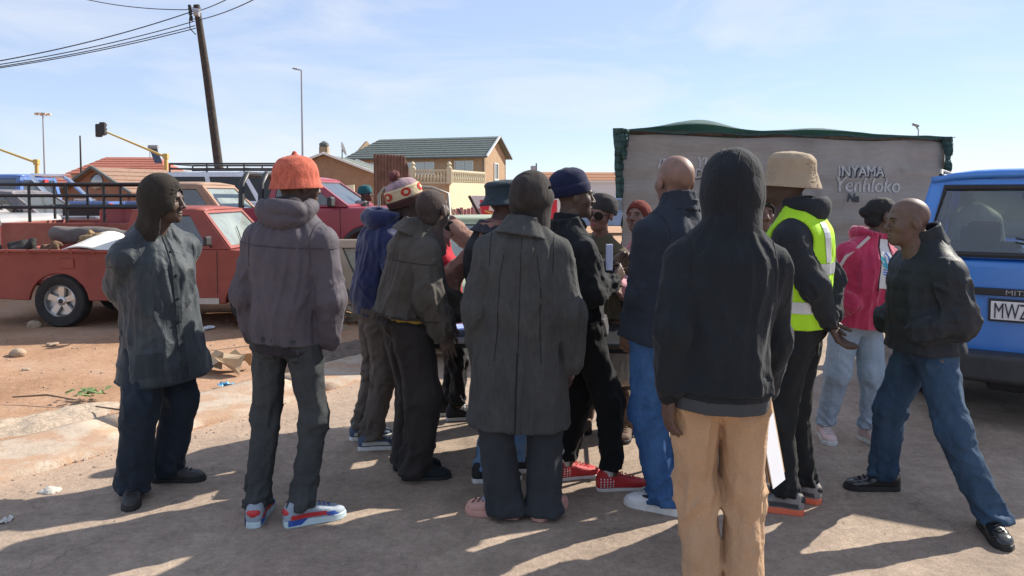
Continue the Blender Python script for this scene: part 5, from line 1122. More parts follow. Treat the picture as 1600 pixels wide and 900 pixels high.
for q in bpx[:2]: MB().box((q.x, q.y + .1, zt + .6), (.4, .4, 1.25)).build('balustrade_post', BALU, hs_); MB().lathe([(.22, zt + 1.22), (.1, zt + 1.34), (.2, zt + 1.5), (.02, zt + 1.7)], Matrix.Translation((q.x, q.y + .1, 0)), 10).build('post_finial', BALU, hs_, smooth=True)
def gable_house(name, label, cx, Y, Lx, Wy, ez, rz, rot, wallm, tilem, wins=(), rows=6, hip=0.0, gable_front=False):
    h = thing(name, label, 'house', (cx, Y, 0), rot); o = .35
    for y, nm in ((0, 'front_wall'), (Wy, 'back_wall')): MB().prism([(-Lx / 2, y, 0), (Lx / 2, y, 0), (Lx / 2, y, ez), (-Lx / 2, y, ez)], (0, .2 if y == 0 else -.2, 0)).build(nm, wallm, h)
    for s in (-1, 1): MB().prism([(s * Lx / 2, .02, 0), (s * Lx / 2, Wy - .02, 0), (s * Lx / 2, Wy - .02, ez), (s * Lx / 2, Wy / 2, rz - .06 if not hip else ez), (s * Lx / 2, .02, ez)], (-s * .2, 0, 0)).build('gable_wall', wallm, h)
    tiled_slope(h, (-Lx / 2 - o, -o, ez - .12), (Lx / 2 + o, -o, ez - .12), (Lx / 2 + o - hip, Wy / 2, rz), (-Lx / 2 - o + hip, Wy / 2, rz), tilem, rows); tiled_slope(h, (Lx / 2 + o, Wy + o, ez - .12), (-Lx / 2 - o, Wy + o, ez - .12), (-Lx / 2 - o + hip, Wy / 2, rz), (Lx / 2 + o - hip, Wy / 2, rz), tilem, rows)
    if hip:
        for s in (-1, 1): tiled_slope(h, (s * (Lx / 2 + o), -o if s > 0 else Wy + o, ez - .12), (s * (Lx / 2 + o), Wy + o if s > 0 else -o, ez - .12), (s * (Lx / 2 + o - hip), Wy / 2 + s * .01, rz), (s * (Lx / 2 + o - hip), Wy / 2 - s * .01, rz), tilem, rows)
    else:
        for s in (-1, 1):
            for y0_, y1_ in ((-o, Wy / 2), (Wy + o, Wy / 2)): MB().tube([(s * (Lx / 2 + o), y0_, ez - .1), (s * (Lx / 2 + o), y1_, rz + .03)], .09, 4).build('barge_board', FAS if wallm is not BRK3 else MATS['barge_dark'], h)
    for (x, z, ww, hh) in wins: wall_window(h, (x, 0, z), ww, hh, (0, -1, 0), 1)
    return h
# low brown house left of it: gable faces us -> rotate 90
def px_x(px, Y): return (px - 800) / FPX * Y
zr = at(540, 252, 56).z; lo = gable_house('brick_house', 'low brown brick house with green roof edge, chimney and satellite dish', px_x(536, 52), 52, 9.0, 6.2, zr - 1.2, zr, R(90), BRK2, TGR, rows=6); lo.location = (px_x(535, 50) + 3.1, 50, 0)
MB().box((-3.0, 3.5, zr + .0), (.5, .5, 1.0)).build('chimney', BRK, lo); MB().lathe([(.2, 0), (.3, .05), (.28, .2), (.05, .35)], Matrix.Translation((-3.0, 3.5, zr + .5)), 10).build('chimney_cowl', MATS['barge_dark'], lo, smooth=True)
MB().lathe([(.01, .0), (.2, .02), (.42, .1), (.43, .11)], Matrix.Translation((-4.0, 2.2, zr + .3)) @ Matrix.Rotation(R(70), 4, 'X') @ Matrix.Rotation(R(20), 4, 'Y'), 18, caps=False).build('satellite_dish', FAS, lo, smooth=True); MB().tube([(-4.0, 2.2, zr - .4), (-4.0, 2.2, zr + .3)], .03, 6).build('dish_pole', BLK, lo)
wall_window(lo, (-4.5, 3.6, .9), 1.2, 1.0, (-1, 0, 0), 1)
# left houses
zr = at(190, 243, 74).z; h1 = gable_house('brick_house', 'large house with red tiled hipped roof and solar geyser, at the left', px_x(187, 74), 74, 8.6, 7, zr - 1.6, zr, R(6), PLW if False else plain('plaster_beige', (.42, .33, .24), .9, var=.06), TRD, wins=((2.2, zr - 2.3, 2.2, .9), (-2.2, zr - 2.4, 1.2, .9)), rows=7, hip=2.2)
g = MB().tube([(2.2, 1.7, zr + .9), (3.1, 1.7, zr + .9)], .24, 10).build('geyser_tank', plain('geyser_grey', (.25, .26, .28), .5), h1, smooth=True); MB().prism([(2.3, 1.6, zr + .75), (3.0, 1.6, zr + .75), (3.9, 0.4, zr - .7), (3.2, .4, zr - .7)], (0, .06, .05)).build('solar_panel', plain('solar_dark', (.04, .05, .08), .2), h1)
for x in (2.3, 3.0): MB().tube([(x, 1.75, zr - .2), (x, 1.75, zr + .8)], .04, 6).build('geyser_leg', MATS['geyser_grey'], h1)
zr = at(150, 266, 46).z; h2 = gable_house('brick_house', 'small brown brick house with brown roof and round gable window, behind the pickups', px_x(150, 46), 46, 7.5, 4.4, zr - 1.25, zr, R(72), BRK3, TBR, rows=6)
h2.location = (px_x(150, 41) + 3.3, 44, 0); MB().lathe([(.42, 0), (.42, .06), (.34, .09), (.01, .09)], Matrix.Translation((-3.75, 2.2, zr - .75)) @ Matrix.Rotation(R(-90), 4, 'Y'), 20).build('round_window', PANE, h2, smooth=True); wall_window(h2, (-3.75, 3.0, .9), 1.4, .8, (-1, 0, 0), 1)
MB().box((1.5, -.2, 1.2), (.9, .9, 2.4)).build('boundary_pier', plain('pier_orange', (.42, .22, .12), .9), h2)
zr = at(90, 277, 60).z; gable_house('brick_house', 'low house with pale red roof at the far left, beyond the roll bar', px_x(92, 60), 60, 7, 6, zr - 1.1, zr, R(0), BRK3, TRD, rows=5, hip=1.5)
zr = at(20, 271, 85).z; gable_house('brick_house', 'long low red-roofed house at the left edge of the picture', px_x(5, 85), 85, 14, 6, zr - 1.0, zr, R(0), BRK3, TRD, rows=4)
# white building and far clutter right of the beanie man
wbz = at(940, 285, 60).z; wh = thing('white_building', 'small white building beside the shelter, behind the sunglasses woman', 'building', (px_x(945, 60), 60, 0)); MB().box((0, 2, wbz / 2), (6.0, 4, wbz)).build('wall', plain('plaster_white', (.62, .62, .62), .9, var=.05), wh); MB().box((0, 2, wbz + .06), (6.3, 4.3, .14)).build('roof', FAS, wh); wall_window(wh, (-1.2, 0, wbz - 1.0), .9, .7, (0, -1, 0), 1); wall_window(wh, (1.6, 0, wbz - 1.0), .9, .7, (0, -1, 0), 1)
zr = at(900, 268, 95).z; gable_house('brick_house', 'distant house with orange-brown roof beyond the beanie man', px_x(912, 95), 95, 9, 6, zr - 1.6, zr, R(10), BRK2, plain('roof_orange', (.36, .17, .09), .85), rows=5)
zr = at(870, 276, 110).z; gable_house('brick_house', 'distant dull brown house just right of the coated man', px_x(868, 110), 110, 6, 6, zr - 1.2, zr, R(0), BRK2, TBR, rows=4)
q = at(968, 303, 30); pickup('pale blue car far beyond the sunglasses woman', (q.x + 1.0, 31, 0), R(170), paint('pale_blue_paint', (.2, .32, .5), .3, .1), bed=False, cab=(-.3, 2.1), belt=.9, roof=1.42, bonnet=.95, r=.31, xf=2.5, nose=3.2, rear=-.8, w=.8, name='hatchback_car', cat='car', slope=.6)

# ------------------------------------------------------------------ poles, masts, wires, traffic signals
WOOD = plain('creosoted_pole', (.045, .035, .03), .9, var=.45, scale=8, bump=.5, bscale=30); GALV = plain('galvanised', (.33, .35, .38), .55, .4, var=.08); YEL = plain('signal_yellow', (.46, .33, .10), .7); WIRE = plain('cable_black', (.02, .02, .022), .6)
PY = 26.0; top = at(307, 8, PY); ft = at(340, 252, PY); dirp = (ft - top); base = top + dirp * (top.z / -dirp.z)
up_ = thing('utility_pole', 'leaning dark wooden utility pole carrying cables', 'utility pole', base); L = lambda q: Vector(q) - base
MB().tube([base - base, L(top + dirp * .45) + Vector((.03, 0, 0)), L(top)], [.16, .13, .105], 12).build('shaft', WOOD, up_, smooth=True)
for k in range(3): q = L(top + dirp * (.02 + .035 * k)); MB().tube([q + Vector((-.2, -.05, 0)), q + Vector((.16, -.05, 0))], .02, 6).build('bracket', GALV, up_); MB().lathe([(.05, -.08), (.06, -.03), (.04, 0), (.06, .03), (.05, .08)], Matrix.Translation(q + Vector((-.22, -.05, .02))), 10).build('insulator', BTRIM, up_, smooth=True)
MB().tube([L(at(300, 16, PY - .2)), L(at(296, 30, PY - .2)), L(at(297, 45, PY - .2)), L(at(306, 54, PY - .2))], .018, 6).build('cable_loop', WIRE, up_, smooth=True)
MB().tube([L(at(304, 10 + 9, PY - .12)), L(at(312, 10 + 10, PY - .12))], .13, 8).build('strap', GALV, up_)
def wire(a, b, sag, label, r=.016):
    A_, B_ = Vector(a), Vector(b); pts = [A_.lerp(B_, k / 24) - Vector((0, 0, sag * 4 * (k / 24) * (1 - k / 24))) for k in range(25)]; tag(MB().tube(pts, r, 5).build('cable', WIRE, None, smooth=True), label, 'cable', 'cables on the utility pole')
wire(at(303, 17, PY), at(-260, 128, 21), .35, 'topmost of the cables running left from the utility pole', .018); wire(at(304, 33, PY), at(-260, 130, 22), .3, 'second of the cables running left from the utility pole'); wire(at(305, 40, PY), at(-260, 131, 23.5), .3, 'third of the cables running left from the utility pole'); wire(at(306, 44, PY), at(-260, 132, 25), .3, 'lowest of the cables running left from the utility pole')
wire(at(302, 15, PY), at(60, -22, 30), .25, 'cable leaving the pole top for the upper left corner'); wire(at(313, 16, PY), at(420, -42, 20), .1, 'cable leaving the pole top for the upper right, the shorter one'); wire(at(315, 30, PY), at(470, -44, 20), .15, 'cable leaving the pole for the upper right, the longer one')
def mast(px, ptop, Y, r, name, label, cat, arm=0, kind='lamp'):
    t_ = at(px, ptop, Y); m_ = thing(name, label, cat, (t_.x, Y, 0)); MB().tube([(0, 0, 0), (0, 0, t_.z)], [r, r * .6], 8).build('shaft', GALV, m_, smooth=True); return m_, t_.z
m1, z1 = mast(471, 110, 58, .10, 'street_lamp', 'tall thin street lamp above the man in the orange hat', 'street lamp'); MB().tube([(0, 0, z1), (-.18, 0, z1 + .05), (-.3, 0, z1 + .06)], .05, 6).build('arm', GALV, m1); MB().prism([(-.25, -.12, z1 + .02), (-.65, -.1, z1 + .09), (-.65, .1, z1 + .09), (-.25, .12, z1 + .02)], (0, 0, .11)).build('lamp_head', plain('lamp_grey', (.22, .24, .27), .5), m1, bevel=.03)
m2, z2 = mast(67, 178, 150, .22, 'high_mast_light', 'high mast light with a ring of floodlights, far left', 'mast'); MB().lathe([(.3, z2 - .2), (1.2, z2), (1.2, z2 + .15), (.3, z2 + .25)], None, 16).build('lamp_ring', GALV, m2)
for k in range(8): a = k * math.pi / 4; MB().box((1.2 * math.cos(a), 1.2 * math.sin(a), z2 - .05), (.45, .35, .4)).build('floodlight', plain('floodlight_tan', (.55, .42, .33), .4), m2, bevel=.05)
m3, z3 = mast(125, 212, 70, .11, 'pole', 'plain dark pole rising in front of the red-roofed house', 'pole'); m3.children[0].data.materials[0] = WOOD
m4, z4 = mast(1435, 202, 40, .05, 'street_lamp', 'street lamp whose head shows above the shelter roof', 'street lamp'); MB().tube([(0, 0, z4), (-.1, 0, z4 + .12)], .045, 6).build('arm', GALV, m4); MB().prism([(.0, -.1, z4 + .1), (-.3, -.1, z4 + .2), (-.3, .1, z4 + .2), (.0, .1, z4 + .1)], (0, 0, .12)).build('lamp_head', MATS['lamp_grey'], m4, bevel=.03)
def signal(px, pt, tipx, tipy, Y, label, head=True):
    t_ = at(px, pt, Y); e = at(tipx, tipy, Y - 1); s_ = thing('traffic_signal', label, 'traffic signal', (t_.x, Y, 0)); MB().tube([(0, 0, 0), (0, 0, t_.z)], .14, 8).build('post', YEL, s_, smooth=True); d = e - Vector((t_.x, Y, 0)); MB().tube([(0, 0, t_.z - .25), tuple(d)], [.09, .06], 8).build('arm', YEL, s_, smooth=True); MB().box((0, 0, t_.z - .2), (.34, .34, .4)).build('joint', YEL, s_, bevel=.03)
    if head:
        for k, (dx, dy) in enumerate(((-.3, 0), (.12, -.25))):
            h_ = MB().box(d + Vector((dx - .1, dy, .05 + .1 * k)), (.42, .3, .95)).build('signal_head', BTRIM, s_, bevel=.08)
            for j in range(3): MB().lathe([(.13, 0), (.14, .2)], Matrix.Translation(d + Vector((dx - .1, dy + .15, .35 + .1 * k - j * .3))) @ Matrix.Rotation(R(-90), 4, 'X'), 10, caps=False).build('visor', BTRIM, h_)
    return s_
signal(259, 240, 163, 205, 57, 'yellow overhead traffic signal with black heads seen from behind'); signal(57, 249, -60, 212, 57, 'yellow signal post and arm at the far left edge', True)
m5, z5 = mast(838, 255, 75, .1, 'pole', 'short pole with crossarm beyond the coated man', 'pole'); m5.children[0].data.materials[0] = WOOD; MB().box((-.3, 0, z5 - .7), (.5, .3, .9)).build('transformer', GALV, m5, bevel=.05)

# ------------------------------------------------------------------ board, billboard, scrap, fence
bo_ = thing('corrugated_sheet', 'upright rusty brown corrugated sheet with torn top corner', 'metal sheet', at(612, 303, 17)); bo_.location.z = .3; Kb = 17 / FPX; wdt = 55 * Kb; ht = (303 - 240) * Kb + 1.6 - .3; v = []; f = []; NN = 44
for i in range(NN + 1):
    x = -wdt / 2 + wdt * i / NN; topz = ht - .03 * vn1(x * 3, 1, 4) - (.28 * max(0, (i - 38) / 6)) - .05 * (i / NN)
    for z in (0, topz): v.append((x, .018 * math.sin(i / NN * 2 * math.pi * 11), z))
for i in range(NN): a = i * 2; f.append((a, a + 2, a + 3, a + 1))
me = bpy.data.meshes.new('sheet'); me.from_pydata(v, [], f); o = link('sheet', me, bo_, plain('rusty_brown_sheet', (.19, .105, .075), .85, var=.35, scale=5, bump=.3)); o.modifiers.new('s', 'SOLIDIFY').thickness = .006
for x in (-wdt * .35, wdt * .35): MB().tube([(x, .06, 0), (x, .06, ht * .95)], .04, 6).build('support', WOOD, bo_)
bb = thing('billboard', 'white-framed red food billboard behind the shelter-side cars', 'billboard', at(806, 303, 20)); bb.location.z = 0; Kc = 20 / FPX; bw = 138 * Kc; z0 = 1.6 - (352 - 303) * Kc; z1 = 1.6 - (306 - 303) * Kc
MB().box((0, 0, (z0 + z1) / 2), (bw, .08, z1 - z0)).build('board', plain('billboard_white', (.66, .64, .62), .6, var=.05), bb, bevel=.01); MB().box((.07, -.044, (z0 + z1) / 2 - .03), (bw - .3, .006, z1 - z0 - .16)).build('panel', plain('billboard_red', (.55, .02, .04), .5, var=.05), bb)
for x in (-bw * .4, bw * .4): MB().tube([(x, .05, 0), (x, .05, z0 + .1)], .04, 6).build('leg', GALV, bb)
fx = -bw / 2 + .72; fz = (z0 + z1) / 2
pic = MB().prism([(fx - .28, -.050, fz - .0), (fx - .02, -.050, fz - .05), (fx + .34, -.050, fz + .02), (fx + .3, -.050, fz + .24), (fx - .22, -.050, fz + .26)], (0, -.004, 0)).build('bread_picture', plain('print_bread', (.66, .6, .5), .6), bb); rnd = random.Random(3)
for k in range(16):
    a = rnd.uniform(-.9, .9); c_ = Vector((fx + rnd.uniform(-.3, .3), -.0545 - .0006 * k, fz - .12 + rnd.uniform(-.1, .1))); d = Vector((math.cos(a), 0, math.sin(a))) * .11; n_ = Vector((-math.sin(a), 0, math.cos(a))) * .025; MB().quad(c_ - d - n_, c_ + d - n_, c_ + d + n_, c_ - d + n_).build('chip_picture', plain('print_chip', (.6, .33, .08), .6), bb)
tm = text_mesh('Hi', .3, .001, .2, .004); o = link('lettering', tm, bb, plain('print_white', (.75, .75, .75), .6)); o.matrix_local = Matrix.Translation((bw / 2 - .62, -.056, fz - .02)) @ Matrix.Rotation(R(90), 4, 'X')
# beige car door frame propped on scrap
dr = thing('scrap_door', 'loose beige car door frame propped upright among the scrap', 'car door', gp(548, 500)); dy = dr.location.y; Kd = dy / FPX; dr.location.z = ground_z(dr.location.x, dy); DX = lambda px, py, y=0: Vector(((px - 548) * Kd, y, 1.6 - (py - 303) * Kd - dr.location.z)); BEI = paint('beige_paint', (.42, .35, .26), .5, .3)
A_ = [DX(*q) for q in ((512, 374), (610, 374), (610, 500), (556, 500))]; I_ = [DX(*q) for q in ((537, 388), (600, 388), (600, 440), (559, 440))]; m = MB()
for k in range(4):
    j_ = (k + 1) % 4; m.quad(A_[k], A_[j_], I_[j_], I_[k])
o = m.build('door_shell', BEI, dr); o.modifiers.new('s', 'SOLIDIFY').thickness = .06; b_ = o.modifiers.new('b', 'BEVEL'); b_.width = .012; MB().tube(I_, .016, 6, closed=True).build('seal', BTRIM, dr); g_ = MB().quad(*I_).build('window', GLD, dr); g_.modifiers.new('s', 'SOLIDIFY').thickness = .005
rnd = random.Random(9)
scr = [('crumpled_sheet', 'crumpled pale sheet metal at the foot of the beige door', (545, 492), (.34, .29, .22)), ('scrap_metal', 'dark tangled scrap beside the beige car door', (532, 455), (.03, .045, .045)), ('scrap_metal', 'rusty scrap lump below the beige car door, to its right', (570, 500), (.12, .08, .05)), ('scrap_metal', 'pale bent strip scrap in front of the tangled scrap', (530, 505), (.3, .24, .16))]
for k, (nm, lb, (px, py), col) in enumerate(scr):
    c_ = gp(px, 500); mb = MB()
    for j in range(9):
        p0 = Vector((rnd.uniform(-.3, .3), rnd.uniform(-.2, .2), rnd.uniform(.02, .4 if k == 1 else .16))); p1 = p0 + Vector((rnd.uniform(-.25, .25), rnd.uniform(-.15, .15), rnd.uniform(-.1, .12))); p2 = p1 + Vector((rnd.uniform(-.2, .2), rnd.uniform(-.1, .1), rnd.uniform(-.1, .1))); wv = Vector((rnd.uniform(-.04, .04), .05, .05))
        mb.quad(p0, p1, p1 + wv, p0 + wv); mb.quad(p1, p2, p2 + wv, p1 + wv)
    o = mb.build(nm, plain('scrapc_%d' % k, col, .7, var=.4, scale=9)); o.modifiers.new('s', 'SOLIDIFY').thickness = .006; o.location = (c_.x, c_.y - .1 * k, ground_z(c_.x, c_.y)); tag(o, lb, 'scrap metal')
# leaning rods and poles by the billboard
for k, (a, b, lb) in enumerate((((733, 306), (758, 352), 'thick brown pole leaning beside the billboard'), ((700, 320), (722, 352), 'thin pale pole leaning left of the billboard'), ((716, 326), (728, 352), 'thin dark rod leaning between the two poles'))):
    A_, B_ = at(*a, 14 + k * .3), at(*b, 14 + k * .3); d = B_ - A_; B2 = A_ + d * (A_.z / -d.z); tag(MB().tube([A_, B2], .028 if k == 0 else .018, 8).build('leaning_pole', WOOD if k != 1 else plain('pale_wood', (.35, .26, .18), .9), None, smooth=True), lb, 'pole')
fe = thing('picket_fence', 'low pinkish fence of upright boards below the billboard', 'fence', at(712, 303, 18)); fe.location.z = 0
for k in range(14): MB().box((-.55 + k * .085, .01 * (k % 2), .62), (.075, .03, 1.24 + .04 * (k % 3))).build('board', plain('pink_board', (.38, .16, .17), .85, var=.15), fe)
tb = MB().tube([at(572, 297, 9.2), at(596, 290, 9.2), at(650, 286, 9.2), at(700, 300, 9.2)], .02, 6)
# bent metal hoop rail behind the pompom beanie
hoop = MB().tube([at(596, 460, 9.0), at(592, 305, 9.0), at(600, 294, 9.0), at(640, 291, 9.0), at(675, 293, 9.0), at(700, 302, 9.0), at(715, 470, 9.0)], .018, 8).build('pipe_hoop', plain('dull_pipe', (.3, .28, .25), .5, .5), None, smooth=True); tag(hoop, 'bent metal pipe hoop standing behind the pompom beanie', 'pipe')
# yellow-white car lid behind the maroon bonnet
hd = thing('signboard', 'raised cream and yellow panel beyond the maroon bonnet', 'signboard', at(538, 303, 21)); hd.location.z = 0; Kh = 21 / FPX
MB().prism([((518 - 538) * Kh, 0, 0), ((556 - 538) * Kh, 0, 0), ((553 - 538) * Kh, 0, 1.6 + 14 * Kh), ((520 - 538) * Kh, 0, 1.6 + 11 * Kh)], (0, .08, 0)).build('panel', plain('cream_panel', (.6, .52, .33), .6), hd); MB().box((-12 * Kh, -.015, 1.6 + 8 * Kh), (16 * Kh, .02, 6 * Kh)).build('stripe', plain('yellow_panel', (.6, .36, .04), .6), hd)

# ------------------------------------------------------------------ table and what is on it
TOPW = plain('table_top_grey', (.42, .44, .47), .25, var=.05); TOPB = plain('table_top_black', (.03, .032, .035), .28, var=.1)
def ftable(c, Lx, Wy, z, rot, topm, label):
    t_ = thing('folding_table', label, 'table', (c[0], c[1], 0), rot, 'folding tables'); MB().box((0, 0, z - .02), (Lx, Wy, .035)).build('table_top', topm, t_, bevel=.012); MB().box((0, 0, z - .052), (Lx - .06, Wy - .06, .03)).build('apron', BTRIM, t_)
    for s in (-1, 1):
        for q in (-1, 1): MB().tube([(s * (Lx / 2 - .12), q * (Wy / 2 - .08), z - .06), (s * (Lx / 2 - .16), q * (Wy / 2 - .08), .3), (s * (Lx / 2 - .08), q * (Wy / 2 - .06), .14), (s * (Lx / 2 - .08), q * (Wy / 2 - .06), 0.004)], .014, 8).build('leg', plain('table_leg_steel', (.12, .12, .12), .4, .6), t_, smooth=True)
        MB().tube([(s * (Lx / 2 - .12), -Wy / 2 + .08, .32), (s * (Lx / 2 - .12), Wy / 2 - .08, .32)], .011, 6).build('stretcher', BLK, t_); MB().tube([(s * (Lx / 2 - .14), 0, .33), (s * .12, 0, z - .06)], .011, 6).build('brace', BLK, t_)
    return t_
ta = at(700, 303, 4.95); ftable((ta.x, 5.0), .62, .9, .745, R(3), TOPW, 'folding table with pale top, between the stooping man and the coat'); tb_ = at(965, 303, 4.75); ftable((tb_.x - .15, 4.78), .9, .75, .745, R(-4), TOPB, 'black folding table in front of the sunglasses woman')
pap = plain('paper_white', (.6, .61, .65), .7, var=.03); pb = plain('paper_lined_blue', (.3, .38, .7), .7)
def papers(c, L1, L2, n, rot, label, mat=None, thk=.002, name='paper_stack'):
    o_ = thing(name, label, 'paper', c, rot)
    for k in range(n): M_ = Matrix.Rotation(R(random.uniform(-6, 6)), 3, 'Z'); MB().box((0, 0, thk * (k + .6) * 1.4), (L1, L2, thk), M_).build('sheet', mat if (mat and k % 2) else pap, o_)
    return o_
papers((ta.x + .05, 4.72, .746), .3, .21, 6, R(10), 'stack of papers with blue lines on the pale table', pb, .004)
def held(name, label, cat, c, ex, ey, L1, L2, thk, mat, extra=None):
    x = Vector(ex).normalized(); y = Vector(ey); y = (y - x * y.dot(x)).normalized(); z = x.cross(y); M_ = Matrix((x, y, z)).transposed().to_4x4(); M_.translation = c; o_ = thing(name, label, cat); o_.matrix_world = M_; MB().box((0, 0, 0), (L1, L2, thk)).build('cover', mat, o_, bevel=min(.003, thk * .3)); return o_
h1_ = held('rolled_paper', 'upright folded white paper held by the man in the navy beanie', 'paper', at(952, 402, 4.42), (0, 0, 1), (1, .3, 0), .15, .04, .012, plain('paper_bluewhite', (.6, .64, .85), .6)); held('paper_slip', 'small white slip in the hands of the man in the navy beanie', 'paper', at(961, 436, 4.36), (.3, 0, 1), (1, -.6, 0), .12, .03, .004, pap)
MB().tube([(-.1, -.07, .0), (-.02, -.055, .0)], .004, 6).build('pen', pap, h1_)
fo_ = held('folder', 'brown folder with white papers held by the man in tan chinos', 'folder', at(1203, 686, 2.95), (-.16, .12, 1), (.62, .75, 0), .30, .16, .004, plain('folder_kraft', (.42, .28, .15), .8))
for k in range(4): MB().box((-.012 * k + .0, -.012 - .004 * k, -.006 - .003 * k), (.26, .125, .0016)).build('sheet', pap, fo_)
bg = thing('plastic_bag', 'cream plastic bag hanging below the black table edge', 'bag', at(978, 303, 4.55)); bg.location.z = 0; bgv = Vol((-.16, -.08, .40), (.16, .08, .72), .012); bgv.add(p_loft((0, 0, 0), (0, 0, 1), (1, 0, 0), [(.46, .09, .03), (.5, .12, .045), (.6, .115, .03), (.68, .09, .012), (.69, .07, .008)], 2.3, wr_torso(.012, 3)), 0); V, Q = bgv.mesh(); link('bag', mesh_np('bag', V, Q), bg, plain('cream_plastic', (.55, .47, .36), .5))
# ------------------------------------------------------------------ the people, one by one
rub_w = plain('rubber_white', (.68, .68, .66), .6, var=.12, scale=30); rub_k = plain('rubber_black', (.018, .018, .018), .7); seam_k = plain('stitching_dark', (.012, .012, .014), .9)
lace_w = plain('lace_white', (.7, .7, .7), .8); lace_k = plain('lace_black', (.015, .015, .017), .8)
# --- man with brown hood, worn blue-grey work jacket, hands behind back
j = fabric('worn_bluegrey_cotton', (.042, .053, .062), .3, .62, .35, (.16, .17, .17), sheen=.1, crease=.9); t = fabric('dark_navy_twill', (.018, .027, .04), .25, .85)
p = Person('man in worn blue-grey work jacket and brown hood, hands clasped behind his back', (245, 4.19), -125, (240, 351, 4.16), (256, 314, 4.14), skincol=(.075, .043, .03), headh=.005,
           pelpx=(247, 4.2), feet=[((262, 752), -85), ((210, 777), -160)], hands=('back', 'back'), hdir=(36, 3, 0), sw=.19, group=None)
p.trousers(t, thigh=.105, knee=.092, hem=.088, hemz=.04, hipw=.19, hipd=.15, amp=.011, seed=11, stack=.8)
o = p.jacket(j, hem=-.285, hemw=(.25, .205), waist=(.225, .185), chest=(.215, .165), shw=.185, sl=(.095, .084, .068), amp=.012, seed=12, lam=.1, h=.009)
bv = p.bvh(o); tr = fabric('worn_bluegrey_trim', (.03, .038, .045), .2, .7)
p.ribbon(o, [[(s_, .10), (s_, .0), (s_, -.09)] for s_ in np.linspace(-.28, .5, 16)], tr, .006, 'button_placket', bv)
for s_ in np.linspace(-.2, .42, 6):
    h_, d_ = p.surf(bv, s_, .0); MB().lathe([(.0001, .012), (.006, .011), (.008, .008), (.008, .004)], Matrix.Translation(h_) @ d_.to_track_quat('Z', 'Y').to_matrix().to_4x4(), 10).build('button', plain('button_dark', (.02, .02, .022), .35), o, smooth=True)
p.ribbon(o, [[(a, b) for b in np.linspace(.55, 1.15, 7)] for a in (-.1, -.16, -.22)], tr, .005, 'pocket', bv)
p.seam(o, [(-.272, x) for x in np.linspace(-3.1, 3.1, 40)], tr, .006, 'hem_seam', bv); p.seam(o, [(.36, x) for x in np.linspace(1.2, 5.0, 24)], tr, .0035, 'yoke_seam', bv)
p.fold_collar(j, .085, .05)
p.hood_up(fabric('brown_black_fleece', (.032, .026, .021), .3, .95, .25, (.1, .085, .07)), seed=8, r=(.104, .122, .128), open=.92, neck=.09, amp=.003, h=.0065); p.eyes()
dk = plain('scuffed_dark_leather', (.03, .028, .026), .6, var=.4, scale=40)
for i in (0, 1): p.shoe(i, dk, rub_k, .29, .024, lace=lace_k)

# --- man in orange knitted hat
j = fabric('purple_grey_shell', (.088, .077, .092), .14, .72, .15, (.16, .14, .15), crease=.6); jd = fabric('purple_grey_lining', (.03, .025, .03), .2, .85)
t = jean('charcoal_denim', (.032, .037, .04), (.075, .08, .08))
p = Person('man in orange knitted bucket hat and grey-purple hooded jacket, seen from behind', (445, 3.72), -14, (455, 326, 3.72), (466, 291, 3.78), skincol=(.07, .04, .03), pelpx=(447, 3.74),
           feet=[((402, 815), 4), ((472, 818), -62)], hands=('pocket', 'pocket'), hdir=(-32, 0, 0), sw=.175, poles=((-.8, -.8, 0), (.8, -.8, 0)), group=None)
p.trousers(t, thigh=.084, knee=.062, hem=.055, hemz=.075, hipw=.153, hipd=.12, amp=.010, seed=21, stack=1.5, lam=.055)
o = p.jacket(j, hem=-.05, hemw=(.165, .13), waist=(.19, .15), chest=(.2, .15), shw=.185, sl=(.086, .076, .06), amp=.011, seed=22, lam=.09, h=.009, back=.01)
p.band(jd, -.10, -.03, (.160, .127), 'waistband'); bv = p.bvh(o)
p.seam(o, [(.42, x) for x in np.linspace(1.5, 4.8, 24)], fabric('purple_grey_seam', (.06, .052, .064)), .003, 'yoke_seam', bv)
p.armholes(o, MATS['purple_grey_seam'], bv); p.hood_down(j, seed=5, size=1.12); 
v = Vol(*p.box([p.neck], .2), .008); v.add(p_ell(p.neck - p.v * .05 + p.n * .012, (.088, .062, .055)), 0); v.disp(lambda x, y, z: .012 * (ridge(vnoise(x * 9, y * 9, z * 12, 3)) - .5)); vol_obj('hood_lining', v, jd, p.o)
ko = fabric('orange_knit', (.48, .12, .075), .16, .95, bump=1.0, fine=160, crease=.4, thread=.3)
def nub(v): v.add(p_ell((0, -.012, .156), (.012, .012, .012)), .01)
p.headgear('bucket_hat', ko, [(-.012, .114, .128), (.01, .107, .121), (.035, .1, .114), (.075, .096, .109), (.112, .08, .092), (.138, .05, .058), (.149, .014, .016)], hollow=.01, tilt=2, amp=.0015, ring=0, h=.0055, extra=nub)
u_ = fabric('grey_blue_mesh', (.33, .38, .44), .15, .8); bl = plain('shoe_royal_blue', (.03, .09, .38), .55); rd = plain('shoe_red', (.5, .03, .035), .5); cy = plain('sole_pale_cyan', (.5, .62, .66), .55)
for i in (0, 1):
    p.shoe(i, u_, cy, .30, .034, lace=bl, heel=rd, bulk=1.07, accent=rd)
    p.patch('sole_panel', bl, [[(y, .012) for y in np.linspace(-.07, -.01, 5)], [(y, .04) for y in np.linspace(-.07, .02, 5)]], .006)
    p.patch('toe_panel', bl, [[(y, .036) for y in np.linspace(.11, .16, 5)], [(y, .055) for y in np.linspace(.1, .14, 5)]], .004)

